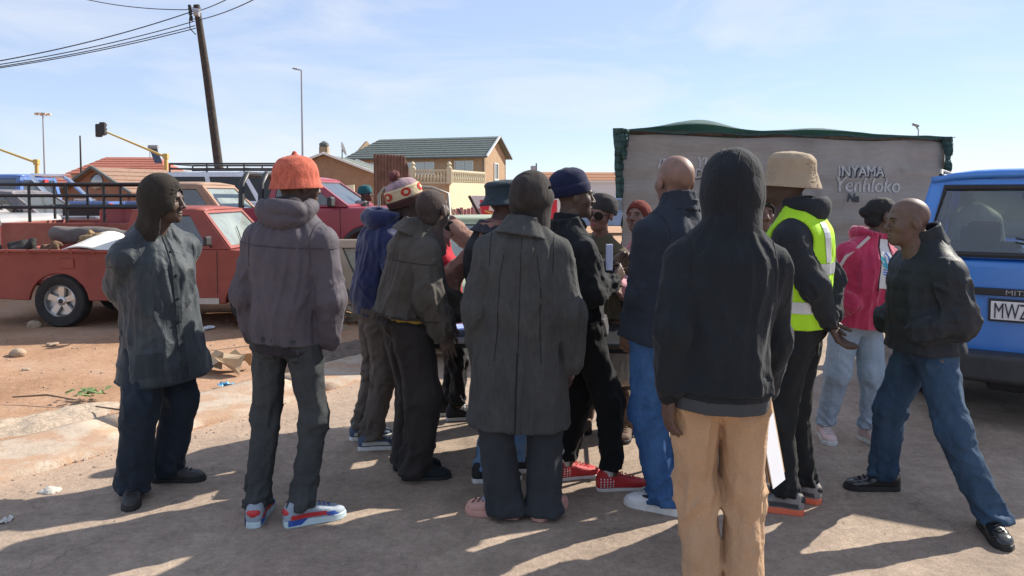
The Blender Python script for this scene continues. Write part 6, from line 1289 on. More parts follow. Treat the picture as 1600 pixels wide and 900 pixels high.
def back_pockets(p, mat, dark, sc=1.0):
    tp = [c_ for c_ in p.o.children if c_.name.startswith('trousers')][0]; bv = p.bvh(tp)
    for sd in (-1, 1):
        q = p.ribbon(tp, [[(a * sc, math.pi + sd * b) for b in np.linspace(.25, .85, 7)] for a in (-.02, -.06, -.10, -.13)], mat, .004, 'back_pocket', bv); q.modifiers.new('s', 'SOLIDIFY').thickness = .004
        p.seam(tp, [(-.02, math.pi + sd * b) for b in np.linspace(.25, .85, 7)], dark, .0025, 'pocket_seam', bv)
    p.seam(tp, [(a, math.pi) for a in np.linspace(.02, -.12, 7)], dark, .0025, 'seat_seam', bv)
back_pockets(p, t, seam_k)
# --- man in navy hoodie and pompom beanie
j = fabric('navy_fleece', (.019, .027, .088), .2, .92, sheen=.3); t = fabric('grey_brown_chino', (.105, .09, .08), .15, .88, crease=.8)
p = Person('man in navy blue hoodie and brown-and-cream pompom beanie, beside the shaven-headed man', (578, 4.82), -62, (603, 338, 4.82), (638, 314, 4.84), skincol=(.05, .03, .023), pelpx=(588, 4.85),
           feet=[((566, 686), -70), ((580, 702), -78)], hands=((650, 450, 4.9), (655, 460, 4.75)), hdir=(-10, -12, 0), group=None)
p.trousers(t, thigh=.092, knee=.072, hem=.066, hemz=.07, amp=.012, seed=31, stack=1.6, lam=.05)
p.jacket(j, hem=.01, hemw=(.165, .13), waist=(.195, .155), chest=(.205, .155), amp=.013, seed=32, name='hoodie', back=.02); p.band(j, -.045, .03, (.168, .132), 'hem_band', off=-.015); p.hood_down(j, seed=7, size=1.1)
br = fabric('brown_knit', (.07, .032, .028), .2, .95, bump=.8); crm = fabric('cream_knit', (.62, .50, .32), .12, .95, bump=.8); rk = fabric('red_knit', (.55, .05, .03), .1, .95, bump=.8)
hat = p.headgear('beanie', crm, [(.0, .098, .113), (.04, .103, .118), (.075, .102, .116), (.098, .095, .106), (.10, .09, .1)], hollow=.012, tilt=8, ring=0, amp=.002)
p.headgear('beanie_cuff', br, [(-.02, .098, .114), (.0, .106, .121), (.028, .105, .12), (.034, .1, .116)], hollow=.014, tilt=8, ring=.009, parent=hat)
cw = fabric('maroon_white_knit', (.32, .22, .24), .75, .95, fine=90)
p.headgear('beanie_crown', cw, [(.094, .097, .108), (.118, .085, .094), (.138, .06, .066), (.15, .02, .022)], hollow=0, tilt=8, parent=hat)
pm = Vol((-.06, -.06, -.06), (.06, .06, .06), .005); pm.add(p_ell((0, 0, 0), (.036, .036, .036)), 0); pm.disp(lambda x, y, z: .016 * (vnoise(x * 130, y * 130, z * 130, 3) - .5))
V, Q = pm.mesh(); link('pompom', mesh_np('pompom', xf(V, p.hatM @ Matrix.Translation((0, -.03, .175))), Q), hat, fabric('maroon_pompom', (.16, .06, .06), .4, 1, bump=1))
hb = p.bvh(hat)
def hat_patch(name, mat, a0, z0, rx, rz, off, parent):
    mb = MB(); c0 = []
    for k in range(18):
        an = 2 * math.pi * k / 18; th = a0 + rx * math.cos(an); z = z0 + rz * math.sin(an); d = p.hatM.to_3x3() @ Vector((math.sin(th), math.cos(th), 0)); d.normalize(); c = p.hatM @ Vector((0, -.012, z)); h = hb.ray_cast(c + d * .3, -d); c0.append((h[0] if h[0] is not None else c + d * .11) + d * off)
    mb.quad(*c0); return mb.build(name, mat, parent)
for a0 in (R(90), R(155), R(215), R(-90), R(25)):
    hat_patch('patch', rk, a0, .066, .30, .026, .003, hat); hat_patch('patch_centre', crm, a0, .066, .14, .012, .006, hat)
nb = plain('shoe_slate_blue', (.05, .08, .14), .6); gw = plain('shoe_pale_grey', (.5, .5, .47), .6)
for i in (0, 1): p.shoe(i, nb, rub_w, .28, .028, lace=lace_w, accent=gw)

# --- shaven-headed man stooping in brown-grey jacket
j = fabric('brown_grey_jacket', (.078, .07, .06), .28, .82, .35, (.14, .125, .105), crease=.8); t = fabric('brown_black_wool', (.033, .029, .028), .25, .9)
p = Person('shaven-headed man stooping in brown-grey jacket and baggy dark trousers', (648, 4.31), -58, (650, 351, 4.32), (677, 329, 4.34), skincol=(.095, .066, .055), headh=.005, pelpx=(638, 4.33),
           feet=[((636, 733), -80), ((650, 748), -84)], hands=((735, 500, 4.6), (693, 520, 4.18)), hdir=(26, -14, 0), sw=.18, poles=((-.4, -1, 0), (.5, -1, 0)), curl=.3, group=None)
p.trousers(t, thigh=.112, knee=.098, hem=.088, hemz=.035, hipw=.185, hipd=.145, amp=.013, seed=41, stack=1.3, lam=.1, top=.12)
p.band(fabric('mustard_shirt', (.45, .31, .05), .1), .0, .09, (.178, .142), 'shirt_hem', off=-.012)
o = p.jacket(j, hem=.045, hemw=(.205, .175), waist=(.2, .165), chest=(.205, .15), shw=.18, sl=(.09, .082, .075), amp=.016, seed=43, lam=.1, h=.009, back=.02, horiz=.2)
bv = p.bvh(o); p.seam(o, [(.36, x) for x in np.linspace(1.5, 4.8, 24)], fabric('brown_grey_seam', (.04, .036, .03)), .003, 'yoke_seam', bv); p.seam(o, [(.058, x) for x in np.linspace(-3.1, 3.1, 40)], fabric('brown_grey_seam', (.04, .036, .03)), .005, 'hem_seam', bv)
p.fold_collar(j, .08, .045); p.eyes(); p.hair(fabric('grey_black_stubble', (.075, .056, .049), .35, .95, bump=1), thick=.0025, amp=.002, front=.06, h=.005, freq=90)
for i in (0, 1): p.shoe(i, fabric('dark_teal_canvas', (.02, .026, .03), .2, .85), rub_k, .28, .02, lace=lace_k, low=False)

# --- person in red top, mostly hidden behind the stooping man
p = Person('person in red top and black trousers, mostly hidden behind the stooping man', (700, 5.5), -80, (688, 380, 5.5), (680, 349, 5.48), skincol=(.07, .042, .03), feet=[((700, 648), -75), ((714, 656), -80)], hdir=(0, -5, 0), headh=.008, group=None)
p.trousers(fabric('black_tracksuit', (.014, .014, .017), .2, .7), h=.013, thigh=.09, knee=.075, hem=.055, hemz=.1, amp=.012, seed=51); p.jacket(fabric('red_sweater', (.45, .018, .035), .15), hem=-.02, seed=52, name='sweater', h=.013); p.hair(plain('hair_black', (.012, .011, .011), .85, bump=.5), h=.008)
for i in (0, 1): p.shoe(i, plain('canvas_black', (.018, .018, .02), .8), rub_w, .27, .026, lace=lace_w)

# --- man in dark bucket hat, dark bodywarmer over pinkish sleeves
pk = fabric('dusty_pink_cotton', (.33, .17, .14), .15, .9); dv = fabric('slate_bodywarmer', (.035, .037, .045), .2, .8)
p = Person('man in dark blue bucket hat and slate bodywarmer over dusty pink sleeves', (782, 4.45), -48, (768, 352, 4.45), (792, 318, 4.48), skincol=(.085, .045, .035), pelpx=(782, 4.5),
           feet=[((760, 752), -80), ((802, 738), -75)], hands=((706, 478, 4.55), (830, 470, 4.5)), hdir=(-25, -8, 0), poles=((-1, -.2, 0), (1, -.5, 0)), group=None)
p.trousers(jean('mid_blue_denim', (.07, .15, .3), (.2, .32, .48)), thigh=.085, knee=.066, hem=.06, hemz=.07, amp=.01, seed=61, stack=1.4); p.jacket(pk, hem=-.02, hemw=(.17, .13), waist=(.17, .13), chest=(.18, .13), seed=62, name='shirt', sl=(.078, .064, .05)); p.vest(dv, seed=63, hem=-.04, chest=(.212, .16)); p.fold_collar(dv, .08, .03)
p.headgear('bucket_hat', fabric('dark_blue_canvas', (.033, .05, .062), .15, .75), [(-.005, .142, .156), (.012, .128, .142), (.034, .108, .122), (.045, .104, .117), (.09, .1, .112), (.128, .09, .1), (.138, .06, .07), (.142, .01, .01)], hollow=.01, tilt=-4, amp=.004)
for i in (0, 1): p.shoe(i, plain('canvas_black', (.018, .018, .02), .8), rub_w, .28, .028, lace=lace_w)

# --- person reaching an arm out, hidden behind the man in the bucket hat and the man in the long coat
p = Person('person behind the bucket hat man, one pinkish sleeve with black cuff raised', (818, 5.35), 60, (818, 366, 5.35), (820, 332, 5.33), skincol=(.2, .1, .075), headh=.008, hands=((703, 352, 5.0), None), poles=((-.5, .4, -1.0), None),
           feet=[((800, 655), 100), ((835, 660), 100)], curl=.5, handrot=(((-.435, .153, -.88), (.93, .19, -.3)), None), H=1.62, group=None, hdir=(10, -5, 0))
p.trousers(fabric('black_tracksuit', (.014, .014, .017)), h=.014, seed=71); p.jacket(fabric('tan_pink_fleece', (.34, .2, .155), .15, .92), hem=-.03, seed=72, h=.011, sl=(.085, .082, .06), name='fleece'); p.hair(MATS['hair_black'], h=.008)
ce = p.wr[0]; ed = (p.wr[0] - p.el[0]).normalized(); v = Vol(*p.box([ce], .12), .007); v.add(p_cone(ce - ed * .09, ce - ed * .015, .05, .047, wr_limb(.005, .03, 3)), 0); vol_obj('cuff', v, fabric('black_rib', (.013, .013, .015)), p.o)
for i in (0, 1): p.shoe(i, plain('canvas_black', (.018, .018, .02), .8), rub_w, .26, .026)

# --- man in long dark coat
j = fabric('charcoal_tweed', (.06, .062, .062), .22, .95, .3, (.12, .115, .105), bump=.9, fine=180, crease=.5, thread=.14); t = fabric('dark_slate_wool', (.035, .039, .045), .2, .92)
p = Person('man in long charcoal tweed coat and dark hood, wearing pink clogs, back turned', (812, 3.80), -4, (818, 346, 3.80), (833, 309, 3.85), skincol=(.05, .03, .025), pelpx=(813, 3.84),
           feet=[((788, 806), 72), ((850, 806), -30)], hands=(None, (892, 565, 3.82)), hdir=(-18, -8, 0), sw=.178, poles=((-.5, -.9, 0), (.5, -.9, 0)), group=None)
p.trousers(t, thigh=.1, knee=.086, hem=.094, hemz=.02, amp=.010, seed=81, stack=1.0, lam=.09)
o = p.jacket(j, hem=-.455, hemw=(.245, .18), waist=(.235, .16), chest=(.215, .155), shw=.195, sl=(.09, .082, .07), amp=.012, seed=83, lam=.13, h=.009, name='coat', horiz=.12, ext=.03, tw=.9)
bv = p.bvh(o); sm = fabric('charcoal_tweed_seam', (.022, .023, .025)); p.seam(o, [(s_, math.pi + .02) for s_ in np.linspace(-.45, -.05, 14)], sm, .004, 'vent_seam', bv); p.seam(o, [(s_, math.pi) for s_ in np.linspace(-.04, .5, 16)], sm, .002, 'back_seam', bv)
for sd in (-1, 1): p.seam(o, [(s_, math.pi + sd * (.62 - .2 * s_)) for s_ in np.linspace(-.1, .42, 14)], sm, .002, 'side_seam', bv)
p.fold_collar(j, .085, .055); p.armholes(o, sm, bv)
p.hood_up(fabric('brown_black_wool_knit', (.036, .030, .028), .3, .95, .45, (.1, .09, .085)), r=(.110, .128, .116), seed=5, open=.98, neck=.075, amp=.014, tail=0)
cg = plain('clog_pink', (.55, .30, .25), .6, var=.1)
for i in (0, 1):
    so = p.shoe(i, cg, cg, .285, .03, name='clog', bulk=1.12, low=True, toe=1.1, hi=.07); q, fy = p.fy[i]; M = Matrix.Translation((q.x, q.y, 0)) @ Matrix.Rotation(fy, 4, 'Z')
    sv = link('sock', bpy.data.meshes.new('sock'), p.o); vv = Vol((-.08, -.12, 0), (.08, .16, .2), .007); vv.add(p_cone((0, -.02, .13), (0, .0, .07), .042, .044), 0); vv.add(p_cone((0, 0, .07), (0, .09, .06), .044, .036), .03); V, Q = vv.mesh(); sv.data = mesh_np('sock', xf(V, M), Q); sv.data.materials.append(fabric('striped_sock', (.3, .28, .32), .5, fine=60))
    hm = MB(); bvs = p.bvh(so)
    for a in range(5):
        for b in range(3):
            c = M @ Vector((-.03 + a * .015, .10 + b * .028, .2)); h = bvs.ray_cast(c, Vector((0, 0, -1)))
            if h[0] is not None: hm.lathe([(.006, 0), (.005, .0016)], Matrix.Translation(h[0] + Vector((0, 0, .0008))) @ h[1].to_track_quat('Z', 'Y').to_matrix().to_4x4(), 8)
    hm.build('vent_holes', plain('clog_hole', (.07, .04, .035), .9), so)

# --- man in navy beanie, black clothes, red trainers
j = fabric('black_sweat', (.016, .018, .021), .25, .88, .12, (.08, .08, .085)); t = fabric('black_jersey', (.011, .012, .013), .2, .92)
p = Person('man in navy beanie, black top and red trainers, reading a paper at the table', (922, 4.22), -66, (884, 348, 4.22), (898, 307, 4.26), skincol=(.115, .07, .05), headh=.005, pelpx=(908, 4.26), feet=[((886, 748), -72), ((955, 765), -82)],
           hands=((953, 418, 4.5), (958, 440, 4.2)), hdir=(-16, 2, 0), sw=.18, poles=((-.2, -.5, -1), (.4, -.3, -1)), handrot=(((.1, .8, .5), (.7, 0, .2)), ((-.3, .8, .55), (-.8, .1, .3))), grip=(.5, .5), group=None)
p.trousers(t, thigh=.096, knee=.078, hem=.055, hemz=.11, amp=.010, seed=91, stack=1.2, lam=.07)
o = p.jacket(j, hem=.0, hemw=(.165, .13), waist=(.18, .14), chest=(.2, .15), sl=(.082, .07, .052), amp=.012, seed=92, name='sweatshirt', h=.009); p.band(fabric('grey_shirt_tail', (.10, .09, .095), .2), -.07, .03, (.168, .135), 'shirt_tail', amp=.008); p.collar(j, .068, .05); p.eyes(); p.armholes(o, seam_k); p.cuffs(fabric('black_rib', (.013, .013, .015)), .044)
nv = fabric('navy_knit', (.018, .022, .058), .15, .95, bump=.8)
p.headgear('beanie', nv, [(.02, .094, .11), (.06, .098, .115), (.1, .092, .106), (.135, .07, .08), (.155, .03, .035), (.16, .008, .008)], tilt=14, shift=(0, -.012, .006), amp=.004, hollow=.01)
p.headgear('beanie_cuff', nv, [(.0, .099, .116), (.02, .104, .121), (.055, .105, .121), (.064, .1, .117)], tilt=14, shift=(0, -.012, .006), ring=.007, hollow=.013)
rs = plain('trainer_red', (.5, .025, .03), .6, var=.15, bump=.3, bscale=200); dw = plain('dot_white', (.75, .75, .75), .6)
for i in (0, 1):
    so = p.shoe(i, rs, rub_w, .285, .02, lace=rs); q, fy = p.fy[i]; M = Matrix.Translation((q.x, q.y, 0)) @ Matrix.Rotation(fy, 4, 'Z'); bvs = p.bvh(so); dm = MB()
    for sd in (-1, 1):
        for a in range(5):
            for b in range(4):
                d = M.to_3x3() @ Vector((sd, 0, 0)); c = M @ Vector((0, -.065 + a * .017, .03 + b * .014)); h = bvs.ray_cast(c + d * .2, -d)
                if h[0] is not None and a + b < 7: dm.lathe([(.0045, 0), (.0035, .0018)], Matrix.Translation(h[0] + d * .0006) @ h[1].to_track_quat('Z', 'Y').to_matrix().to_4x4(), 7)
    tag(dm.build('dots', dw, so), kind='stuff')
    vv = Vol((-.06, -.08, .04), (.06, .06, .2), .007); vv.add(p_cone((0, -.022, .08), (0, -.018, .15), .038, .04), 0); V, Q = vv.mesh(); link('sock', mesh_np('sock', xf(V, M), Q), p.o, fabric('white_sock', (.6, .58, .55)))
pp = MB(); M8 = p.o.matrix_world
wp = lambda q: at(*q)

# --- woman in sunglasses
p = Person('woman in dark sunglasses and grey beanie, olive-brown jacket, behind the table', (945, 5.2), 160, (938, 373, 5.2), (938, 335, 5.14), skincol=(.21, .105, .075), headh=.005, fem=1, jaw=.95, pelz=.86, feet=[((980, 682), 160), ((916, 668), 170)],
           hands=((1000, 462, 5.0), (905, 462, 4.95)), hdir=(-14, 2, -6), sw=.165, group=None)
p.trousers(fabric('brown_cord', (.075, .05, .04), .25), h=.012, thigh=.09, knee=.068, hem=.06, hemz=.2, crop=.2, seed=101); o = p.jacket(fabric('olive_brown_wool', (.105, .085, .055), .25, .95, .2, (.2, .17, .12)), hem=-.1, seed=102, waist=(.175, .135), chest=(.185, .14), h=.011, amp=.012)
p.fold_collar(fabric('olive_brown_wool', (.1, .08, .05)), .088, .06); p.collar(fabric('grey_rollneck', (.2, .18, .15)), .06, .05, thick=.008, open=False, name='rollneck')
p.headgear('beanie', fabric('charcoal_knit', (.05, .045, .045), .2, .95, bump=.8), [(-.0, .096, .112), (.03, .103, .12), (.07, .102, .12), (.11, .085, .1), (.135, .05, .06), (.145, .01, .01)], tilt=14, shift=(0, -.012, .012), amp=.006, ring=.012)
gl = plain('sunglass_lens', (.006, .005, .005), .25, spec=.3); fr = plain('sunglass_frame', (.012, .01, .01), .25); fo = MB()
for sd in (-1, 1):
    M = p.M @ Matrix.Translation((sd * .036, .0985, -.002)) @ Matrix.Rotation(R(-90 + 0), 4, 'X') @ Matrix.Rotation(R(sd * 14), 4, 'Y') @ Matrix.Diagonal((1.15, .95, 1, 1)); MB().lathe([(.027, -.003), (.0295, 0), (.027, .004)], M, 20).build('sunglass_lens', gl, p.o, smooth=True)
    fo.tube([M @ Vector((.029 * math.cos(a), .029 * math.sin(a), .001)) for a in np.linspace(0, 2 * math.pi, 18, endpoint=False)], .0028, 5, closed=True); fo.tube([p.M @ Vector((sd * .066, .088, .004)), p.M @ Vector((sd * .079, .05, .005)), p.M @ Vector((sd * .082, -.005, .008))], .003, 5)
fo.tube([p.M @ Vector((-.008, .104, .004)), p.M @ Vector((.008, .104, .004))], .003, 5); fo.build('sunglass_frame', fr, p.o, smooth=True)
MB().lathe([(.001, -.004), (.012, -.003), (.016, 0), (.012, .003), (.001, .004)], p.M @ Matrix.Translation((0, .098, -.064)) @ Matrix.Diagonal((1.3, .55, .9, 1)) @ Matrix.Rotation(R(90), 4, 'X'), 12).build('lips', plain('lip_rose', (.3, .08, .07), .4), p.o, smooth=True)
bo = plain('suede_boot', (.13, .085, .06), .85, var=.25, scale=30)
for i in (0, 1):
    p.shoe(i, bo, rub_k, .26, .028, name='boot', lace=plain('lace_tan', (.3, .2, .13), .8), hi=.1); q, fy = p.fy[i]; v = Vol((q.x - .1, q.y - .12, .06), (q.x + .1, q.y + .12, .34), .008); v.add(p_cone(p.an[i], p.an[i] + (p.kn[i] - p.an[i]).normalized() * .19, .052, .062, wr_limb(.007, .04, 5, base=1)), 0); vol_obj('boot_shaft', v, bo, p.o)

# --- woman with reddish cropped hair, pink top
p = Person('woman with cropped reddish hair in pale pink top, face turned down behind the table', (1008, 5.35), 150, (1002, 378, 5.35), (997, 340, 5.3), skincol=(.19, .10, .075), headh=.005, fem=1, pelz=.85, feet=[((1030, 660), 165), ((990, 665), 175)],
           hands=((1060, 465, 5.0), (968, 452, 4.95)), hdir=(-5, -10, 0), sw=.17, group=None)
p.trousers(fabric('dark_skirt_cloth', (.03, .025, .03)), h=.014, seed=111); p.jacket(fabric('pale_pink_knit', (.55, .27, .30), .1), hem=-.1, seed=112, chest=(.2, .155), waist=(.19, .155), h=.011, sl=(.09, .075, .058), name='top'); p.hair(fabric('reddish_hair', (.16, .035, .025), .3, .95, bump=1), front=.062, thick=.012); p.eyes((.03, .012, .01))
for i in (0, 1): p.shoe(i, plain('canvas_black', (.018, .018, .02), .8), rub_w, .25, .026)

# --- bald man in navy jacket, jeans, white trainers
j = fabric('navy_black_twill', (.022, .029, .043), .2, .85, .1, (.07, .08, .1)); p = Person('bald man in navy jacket and blue jeans with white trainers, back turned', (1042, 3.82), 34, (1062, 317, 3.82), (1054, 284, 3.87), skincol=(.21, .12, .09), headh=.005, jaw=1.05, pelpx=(1040, 3.86),
           feet=[((1038, 800), 58), ((1088, 790), 10)], hands=((984, 515, 3.95), (1105, 520, 3.95)), hdir=(-12, -4, 0), sw=.172, group=None, hs=1.04, poles=((-.4, -.9, 0), (.6, -.8, 0)))
p.trousers(jean('blue_denim', (.02, .06, .17), (.07, .17, .36)), thigh=.1, knee=.08, hem=.076, hemz=.045, hipw=.18, amp=.011, seed=121, stack=1.4, lam=.06); o = p.jacket(j, hem=-.085, hemw=(.218, .172), waist=(.215, .17), chest=(.22, .165), shw=.19, amp=.012, seed=122, h=.009, sl=(.09, .078, .06)); p.collar(j, .078, .06, thick=.012, drop=.03); p.armholes(o, seam_k); back_pockets(p, MATS['blue_denim'], plain('denim_seam', (.02, .04, .1), .9))
ws = plain('trainer_white', (.72, .73, .75), .55, var=.06, bump=.15, bscale=120)
for i in (0, 1): p.shoe(i, ws, rub_w, .30, .036, lace=lace_w, stripe=plain('shoe_mark_black', (.015, .015, .02), .5), bulk=1.06)

# --- man in black hoodie with hood up, tan chinos (nearest)
j = fabric('black_fleece', (.015, .019, .024), .2, .93, sheen=.06, crease=.7); t = fabric('tan_chino', (.47, .30, .178), .12, .85, crease=.9)
p = Person('man in black hoodie with hood up and tan chinos, nearest of the group', (1128, 2.78), -2, (1140, 346, 2.78), (1147, 297, 2.82), skincol=(.1, .055, .04), pelpx=(1128, 2.8), pelz=.925, feet=[((1104, 985), 5), ((1161, 990), -12)],
           hands=((1046, 612, 2.74), (1192, 628, 3.02)), hdir=(-22, -3, 0), sw=.17, poles=((-.25, -1, 0), (.2, -1, 0)), group=None)
p.trousers(t, h=.008, thigh=.092, knee=.07, hem=.064, hipw=.150, hipd=.118, amp=.013, seed=137, lam=.1, stack=1.2, seat=.026, top=-.0)
p.band(fabric('charcoal_tee', (.055, .062, .07), .15), -.095, .04, (.172, .140), 'tee_hem', amp=.004, off=-.02)
o = p.jacket(j, hem=-.022, hemw=(.188, .156), waist=(.186, .155), chest=(.2, .15), shw=.175, sl=(.08, .072, .056), amp=.0085, seed=134, h=.008, name='hoodie', back=.02, horiz=.5, lam=.1)
p.band(j, -.05, .03, (.177, .147), 'waistband', amp=.003, off=-.02)
p.hood_up(j, r=(.112, .13, .128), seed=9, open=.95, neck=.092, amp=.009, h=.007); hd_ = [c_ for c_ in p.o.children if c_.name.startswith('hood.') or c_.name == 'hood'][-1]; p.hood_seams(hd_, seam_k); p.armholes(o, seam_k); p.cuffs(fabric('black_rib', (.013, .013, .015)), .046, which=(0,))
o = p.body
tp = [c_ for c_ in p.o.children if c_.name.startswith('trousers')][0]; bv = p.bvh(tp); ts = fabric('tan_chino_seam', (.36, .2, .1), .1)
p.seam(tp, [(a, math.pi + .0) for a in np.linspace(-.02, -.13, 7)], ts, .0018, 'seat_seam', bv)
for sd in (-1, 1):
    p.seam(tp, [(-.055 + .004 * math.cos(b * 5), math.pi + sd * b) for b in np.linspace(.32, .85, 8)], ts, .0035, 'pocket_welt', bv); p.seam(tp, [(a, sd * (1.25 - (a + .1) * 3.2)) for a in np.linspace(.0, -.14, 8)], ts, .004, 'side_pocket', bv)
for i in (0, 1): p.shoe(i, plain('canvas_black', (.018, .018, .02), .8), rub_w, .28, .026)

# --- woman peering between the hooded man and the man in the hi-vis vest
p = Person('woman with dark hair glimpsed between the hooded man and the hi-vis vest', (1190, 4.65), 175, (1192, 372, 4.65), (1188, 336, 4.6), skincol=(.17, .085, .06), headh=.006, fem=1, pelz=.85, hdir=(10, -4, 0), feet=[((1205, 700), 180), ((1178, 705), 180)], group=None)
p.trousers(fabric('black_tracksuit', (.014, .014, .017)), h=.014, seed=141); p.jacket(fabric('dark_brown_cardigan', (.035, .025, .022)), hem=-.08, seed=142, h=.013, name='cardigan'); p.hair(MATS['hair_black'], thick=.02, front=.05); p.eyes()
for i in (0, 1): p.shoe(i, plain('canvas_black', (.018, .018, .02), .8), rub_w, .25, .026)

# --- man in hi-vis vest
j = fabric('grey_black_fleece', (.022, .026, .032), .2, .9, sheen=.06); t = fabric('black_track', (.014, .016, .018), .15, .8)
p = Person('man in yellow-green hi-vis vest and beige bucket hat, hands clasped behind', (1245, 3.84), 57, (1250, 320, 3.84), (1229, 284, 3.86), skincol=(.075, .042, .032), headh=.005, pelpx=(1248, 3.86), feet=[((1228, 800), 68), ((1256, 782), 58)],
           hands=((1296, 503, 3.72), (1298, 500, 3.82)), hdir=(12, -10, 0), sw=.185, poles=((-1, -.35, 0), (.6, -1, 0)), curl=.5, group=None, handrot=(((.25, -.35, -.75), (0, -1, .3)), ((-.2, -.35, -.75), (0, -1, .3))))
p.trousers(t, thigh=.095, knee=.078, hem=.058, hemz=.085, hipw=.175, amp=.010, seed=151, stack=1.3, lam=.07); p.jacket(j, hem=.0, hemw=(.175, .14), waist=(.185, .145), chest=(.2, .15), sl=(.078, .068, .052), amp=.010, seed=152, h=.009, name='hoodie'); p.hood_down(j, seed=11, size=.95); p.cuffs(fabric('black_rib', (.013, .013, .015)), .045)
hv = fabric('hivis_yellow', (.44, .80, .03), .08, .75, crease=.4, bump=.2); bsd = hv.node_tree.nodes['Principled BSDF']
sv = plain('reflective_silver', (.55, .57, .58), .4, .3, var=.08); o = p.vest(hv, seed=154, hem=.0, hemw=(.182, .152), waist=(.178, .15), chest=(.188, .155)); bv = p.bvh(o)
for s0 in (.085, .27): p.ribbon(o, [[(a, b) for b in np.linspace(-3.14, 3.14, 44)] for a in (s0, s0 + .028, s0 + .055)], sv, .004, 'reflective_band', bv)
for sd in (-1, 1):
    for base in (0, math.pi): p.ribbon(o, [[(a, base + sd * (w + .35) * (1 - .0 * a)) for a in np.linspace(.33, .52, 9)] for w in (0, .14, .28)], sv, .004, 'reflective_strap', bv)
p.headgear('bucket_hat', fabric('beige_canvas', (.37, .29, .2), .1, .9), [(-.03, .13, .146), (-.01, .121, .137), (.02, .109, .124), (.04, .103, .117), (.085, .098, .111), (.118, .084, .096), (.136, .056, .065), (.144, .012, .012)], hollow=.009, tilt=-6, amp=.006, shift=(0, -.005, .005))
st = MB().tube([p.M @ Vector(q) for q in ((.082, .02, .0), (.075, .045, -.05), (.04, .06, -.11), (0, .07, -.135))], .0025, 5).build('chin_strap', seam_k, p.o, smooth=True)
gs = plain('trainer_grey', (.24, .22, .21), .65, var=.2, bump=.3, bscale=150); os_ = plain('sole_coral', (.75, .16, .08), .55)
for i in (0, 1): p.shoe(i, gs, os_, .295, .032, lace=lace_k, heel=plain('heel_black', (.02, .02, .02), .6), bulk=1.06, accent=plain('trainer_dark', (.05, .05, .055), .6))

# --- woman in magenta jacket
j = fabric('magenta_fleece', (.48, .035, .10), .15, .92, sheen=.4, crease=.7); p = Person('woman in magenta hooded jacket and light jeans beside the blue vehicle', (1335, 4.92), -164, (1365, 368, 4.92), (1379, 338, 4.9), skincol=(.1, .052, .038), headh=.0055, fem=1, pelpx=(1345, 4.95), pelz=.83, feet=[((1356, 690), -165), ((1288, 684), 172)],
           hands=('jpocket', 'jpocket'), hdir=(70, 3, 0), sw=.185, group=None, H=1.6)
p.trousers(jean('light_denim', (.27, .34, .43), (.42, .5, .58)), thigh=.108, knee=.08, hem=.056, hemz=.09, hipw=.2, hipd=.15, amp=.008, seed=161, stack=1.2, lam=.05)
wtee = fabric('white_tee', (.68, .68, .69), .05, .9, crease=.3); o2 = p.jacket(wtee, hem=-.0, hemw=(.18, .14), waist=(.19, .15), chest=(.19, .152), sleeves=(0, 0), seed=162, amp=.003, name='tee', h=.009, belly=-.01)
v_o = p.jacket(j, hem=-.075, hemw=(.21, .165), waist=(.225, .18), chest=(.22, .16), sl=(.095, .082, .06), amp=.013, seed=163, h=.009); bv = p.bvh(v_o)
# opening: tee shows as a panel between the zip edges
p.ribbon(v_o, [[(a, w) for a in np.linspace(.2, .50, 10)] for w in (-.5, -.32, -.14, .04, .22)], wtee, .004, 'tee_front', bv)
p.seam(v_o, [(a, -.52) for a in np.linspace(-.06, .52, 14)], seam_k, .005, 'zip', bv); p.seam(v_o, [(a, .24) for a in np.linspace(.18, .52, 10)], seam_k, .004, 'zip', bv)
bm_ = plain('print_blue', (.03, .12, .55), .7); bt = plain('print_teal', (.05, .4, .5), .7)
def on(name, mat, cs, ct, ang, ls, lt):
    mb = MB(); c0 = []
    for k in range(14):
        a = 2 * math.pi * k / 14; x, y = lt * math.cos(a), ls * math.sin(a); X = x * math.cos(ang) - y * math.sin(ang); Y = x * math.sin(ang) + y * math.cos(ang); h, d = p.surf(bv, cs + Y, ct + X / .17); c0.append(h + d * .0075)
    mb.quad(*c0); return mb.build(name, mat, v_o)
on('print', bm_, .375, -.13, 0, .05, .022); on('print', bm_, .36, -.33, R(38), .045, .019); on('print', bt, .36, .07, R(-38), .045, .019)
for q in range(3): p.ribbon(v_o, [[(.285 + q * .014, w) for w in np.linspace(-.36, .1, 6)], [(.292 + q * .014, w) for w in np.linspace(-.36, .1, 6)]], bm_, .0065, 'print', bv)
p.hood_down(j, seed=17, size=1.15)
def bun(v): v.add(p_ell((0, -.118, .02), (.036, .034, .036)), .02)
p.hair(MATS['hair_black'], thick=.006, front=.068, extra=bun, amp=.004); p.eyes(); MB().lathe([(.0005, -.006), (.006, 0), (.0005, .006)], p.M @ Matrix.Translation((-.09, -.005, -.045)), 8).build('earring', plain('earring_pearl', (.8, .75, .68), .2), p.o, smooth=True)
sp = MB().tube([p.surf(bv, a, b)[0] + p.surf(bv, a, b)[1] * .006 for a, b in ((.5, .95), (.44, 1.15), (.36, 1.3), (.25, 1.45), (.15, 1.6))], .010, 6).build('bag_strap', plain('strap_pale', (.5, .42, .4), .7), p.o, smooth=True)
for i in (0, 1): p.shoe(i, plain('trainer_pale_pink', (.62, .45, .42), .6), rub_w, .25, .03, lace=lace_w)

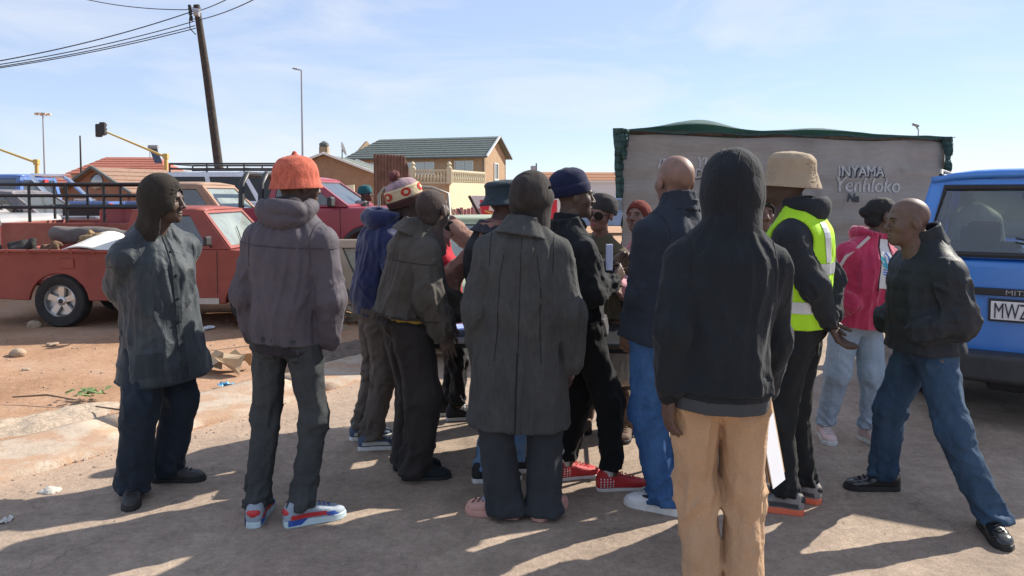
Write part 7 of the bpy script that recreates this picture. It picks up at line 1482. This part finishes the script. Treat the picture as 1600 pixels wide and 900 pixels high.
# --- bald man in dark padded jacket, legs apart
j = fabric('dark_green_black_shell', (.021, .026, .033), .15, .6, crease=.4, sheen=0); p = Person('bald man in dark padded jacket and jeans, legs wide apart, facing left', (1450, 3.9), 92, (1450, 376, 3.9), (1418, 347, 3.9), skincol=(.12, .07, .055), headh=.005, jaw=1.04, pelpx=(1450, 3.92), pelz=.86, H=1.70,
           feet=[((1545, 832), 168), ((1380, 765), 86)], hands=('jpocket', 'jpocket'), hdir=(-4, 3, 0), sw=.195, poles=((-.35, -1, 0), (.5, -1, 0)), group=None, knee=((-.3, 1, 0), (0, 1, 0)))
p.trousers(jean('dark_blue_denim', (.018, .038, .075), (.06, .11, .18)), thigh=.1, knee=.076, hem=.07, hemz=.06, hipw=.175, hipd=.135, amp=.011, seed=171, stack=1.4, lam=.06)
p.jacket(j, hem=-.05, hemw=(.205, .175), waist=(.215, .18), chest=(.22, .17), shw=.19, sl=(.1, .092, .07), amp=.008, seed=172, h=.008, quilt=.006, qp=.085, lam=.08, limb=.013, horiz=.3); p.collar(j, .08, .07, thick=.016, drop=.02); p.eyes()
bs = plain('polished_black_leather', (.014, .014, .016), .22, var=.15, coat=.4)
for i in (0, 1): p.shoe(i, bs, rub_k, .29, .028, lace=lace_k)

# --- man in teal beanie far behind the maroon pickup
p = Person('man in teal beanie and black jacket standing far off beyond the maroon bonnet', (571, 12.4), -75, (568, 317, 12.4), (572, 303, 12.4), skincol=(.06, .035, .027), headh=.01, hdir=(-10, 0, 0), group=None)
p.trousers(fabric('black_tracksuit', (.014, .014, .017)), h=.018, seed=181); p.jacket(fabric('black_sweat', (.016, .018, .021)), hem=-.05, seed=182, h=.015); p.headgear('beanie', fabric('teal_knit', (.02, .11, .13), .2), [(.0, .1, .115), (.05, .102, .118), (.1, .09, .1), (.14, .05, .055), (.15, .01, .01)], tilt=6, h=.01); p.hood_down(fabric('grey_lining', (.3, .3, .3)), h=.015)
for i in (0, 1): p.shoe(i, dk, rub_k, .28)
# --- person seen through the blue vehicle's windows
p = Person('person in pale shirt sitting inside the blue vehicle, seen through its rear window', (1527, 7.75), -33, (1524, 321, 7.75), (1518, 296, 7.8), skincol=(.07, .04, .03), headh=.01, group=None)
p.trousers(fabric('black_tracksuit', (.014, .014, .017)), h=.018, seed=191); p.jacket(fabric('pale_yellow_shirt', (.6, .56, .4), .08), hem=-.06, seed=192, h=.015, name='shirt'); p.hair(MATS['hair_black'], h=.01)
for i in (0, 1): p.shoe(i, dk, rub_k, .28)
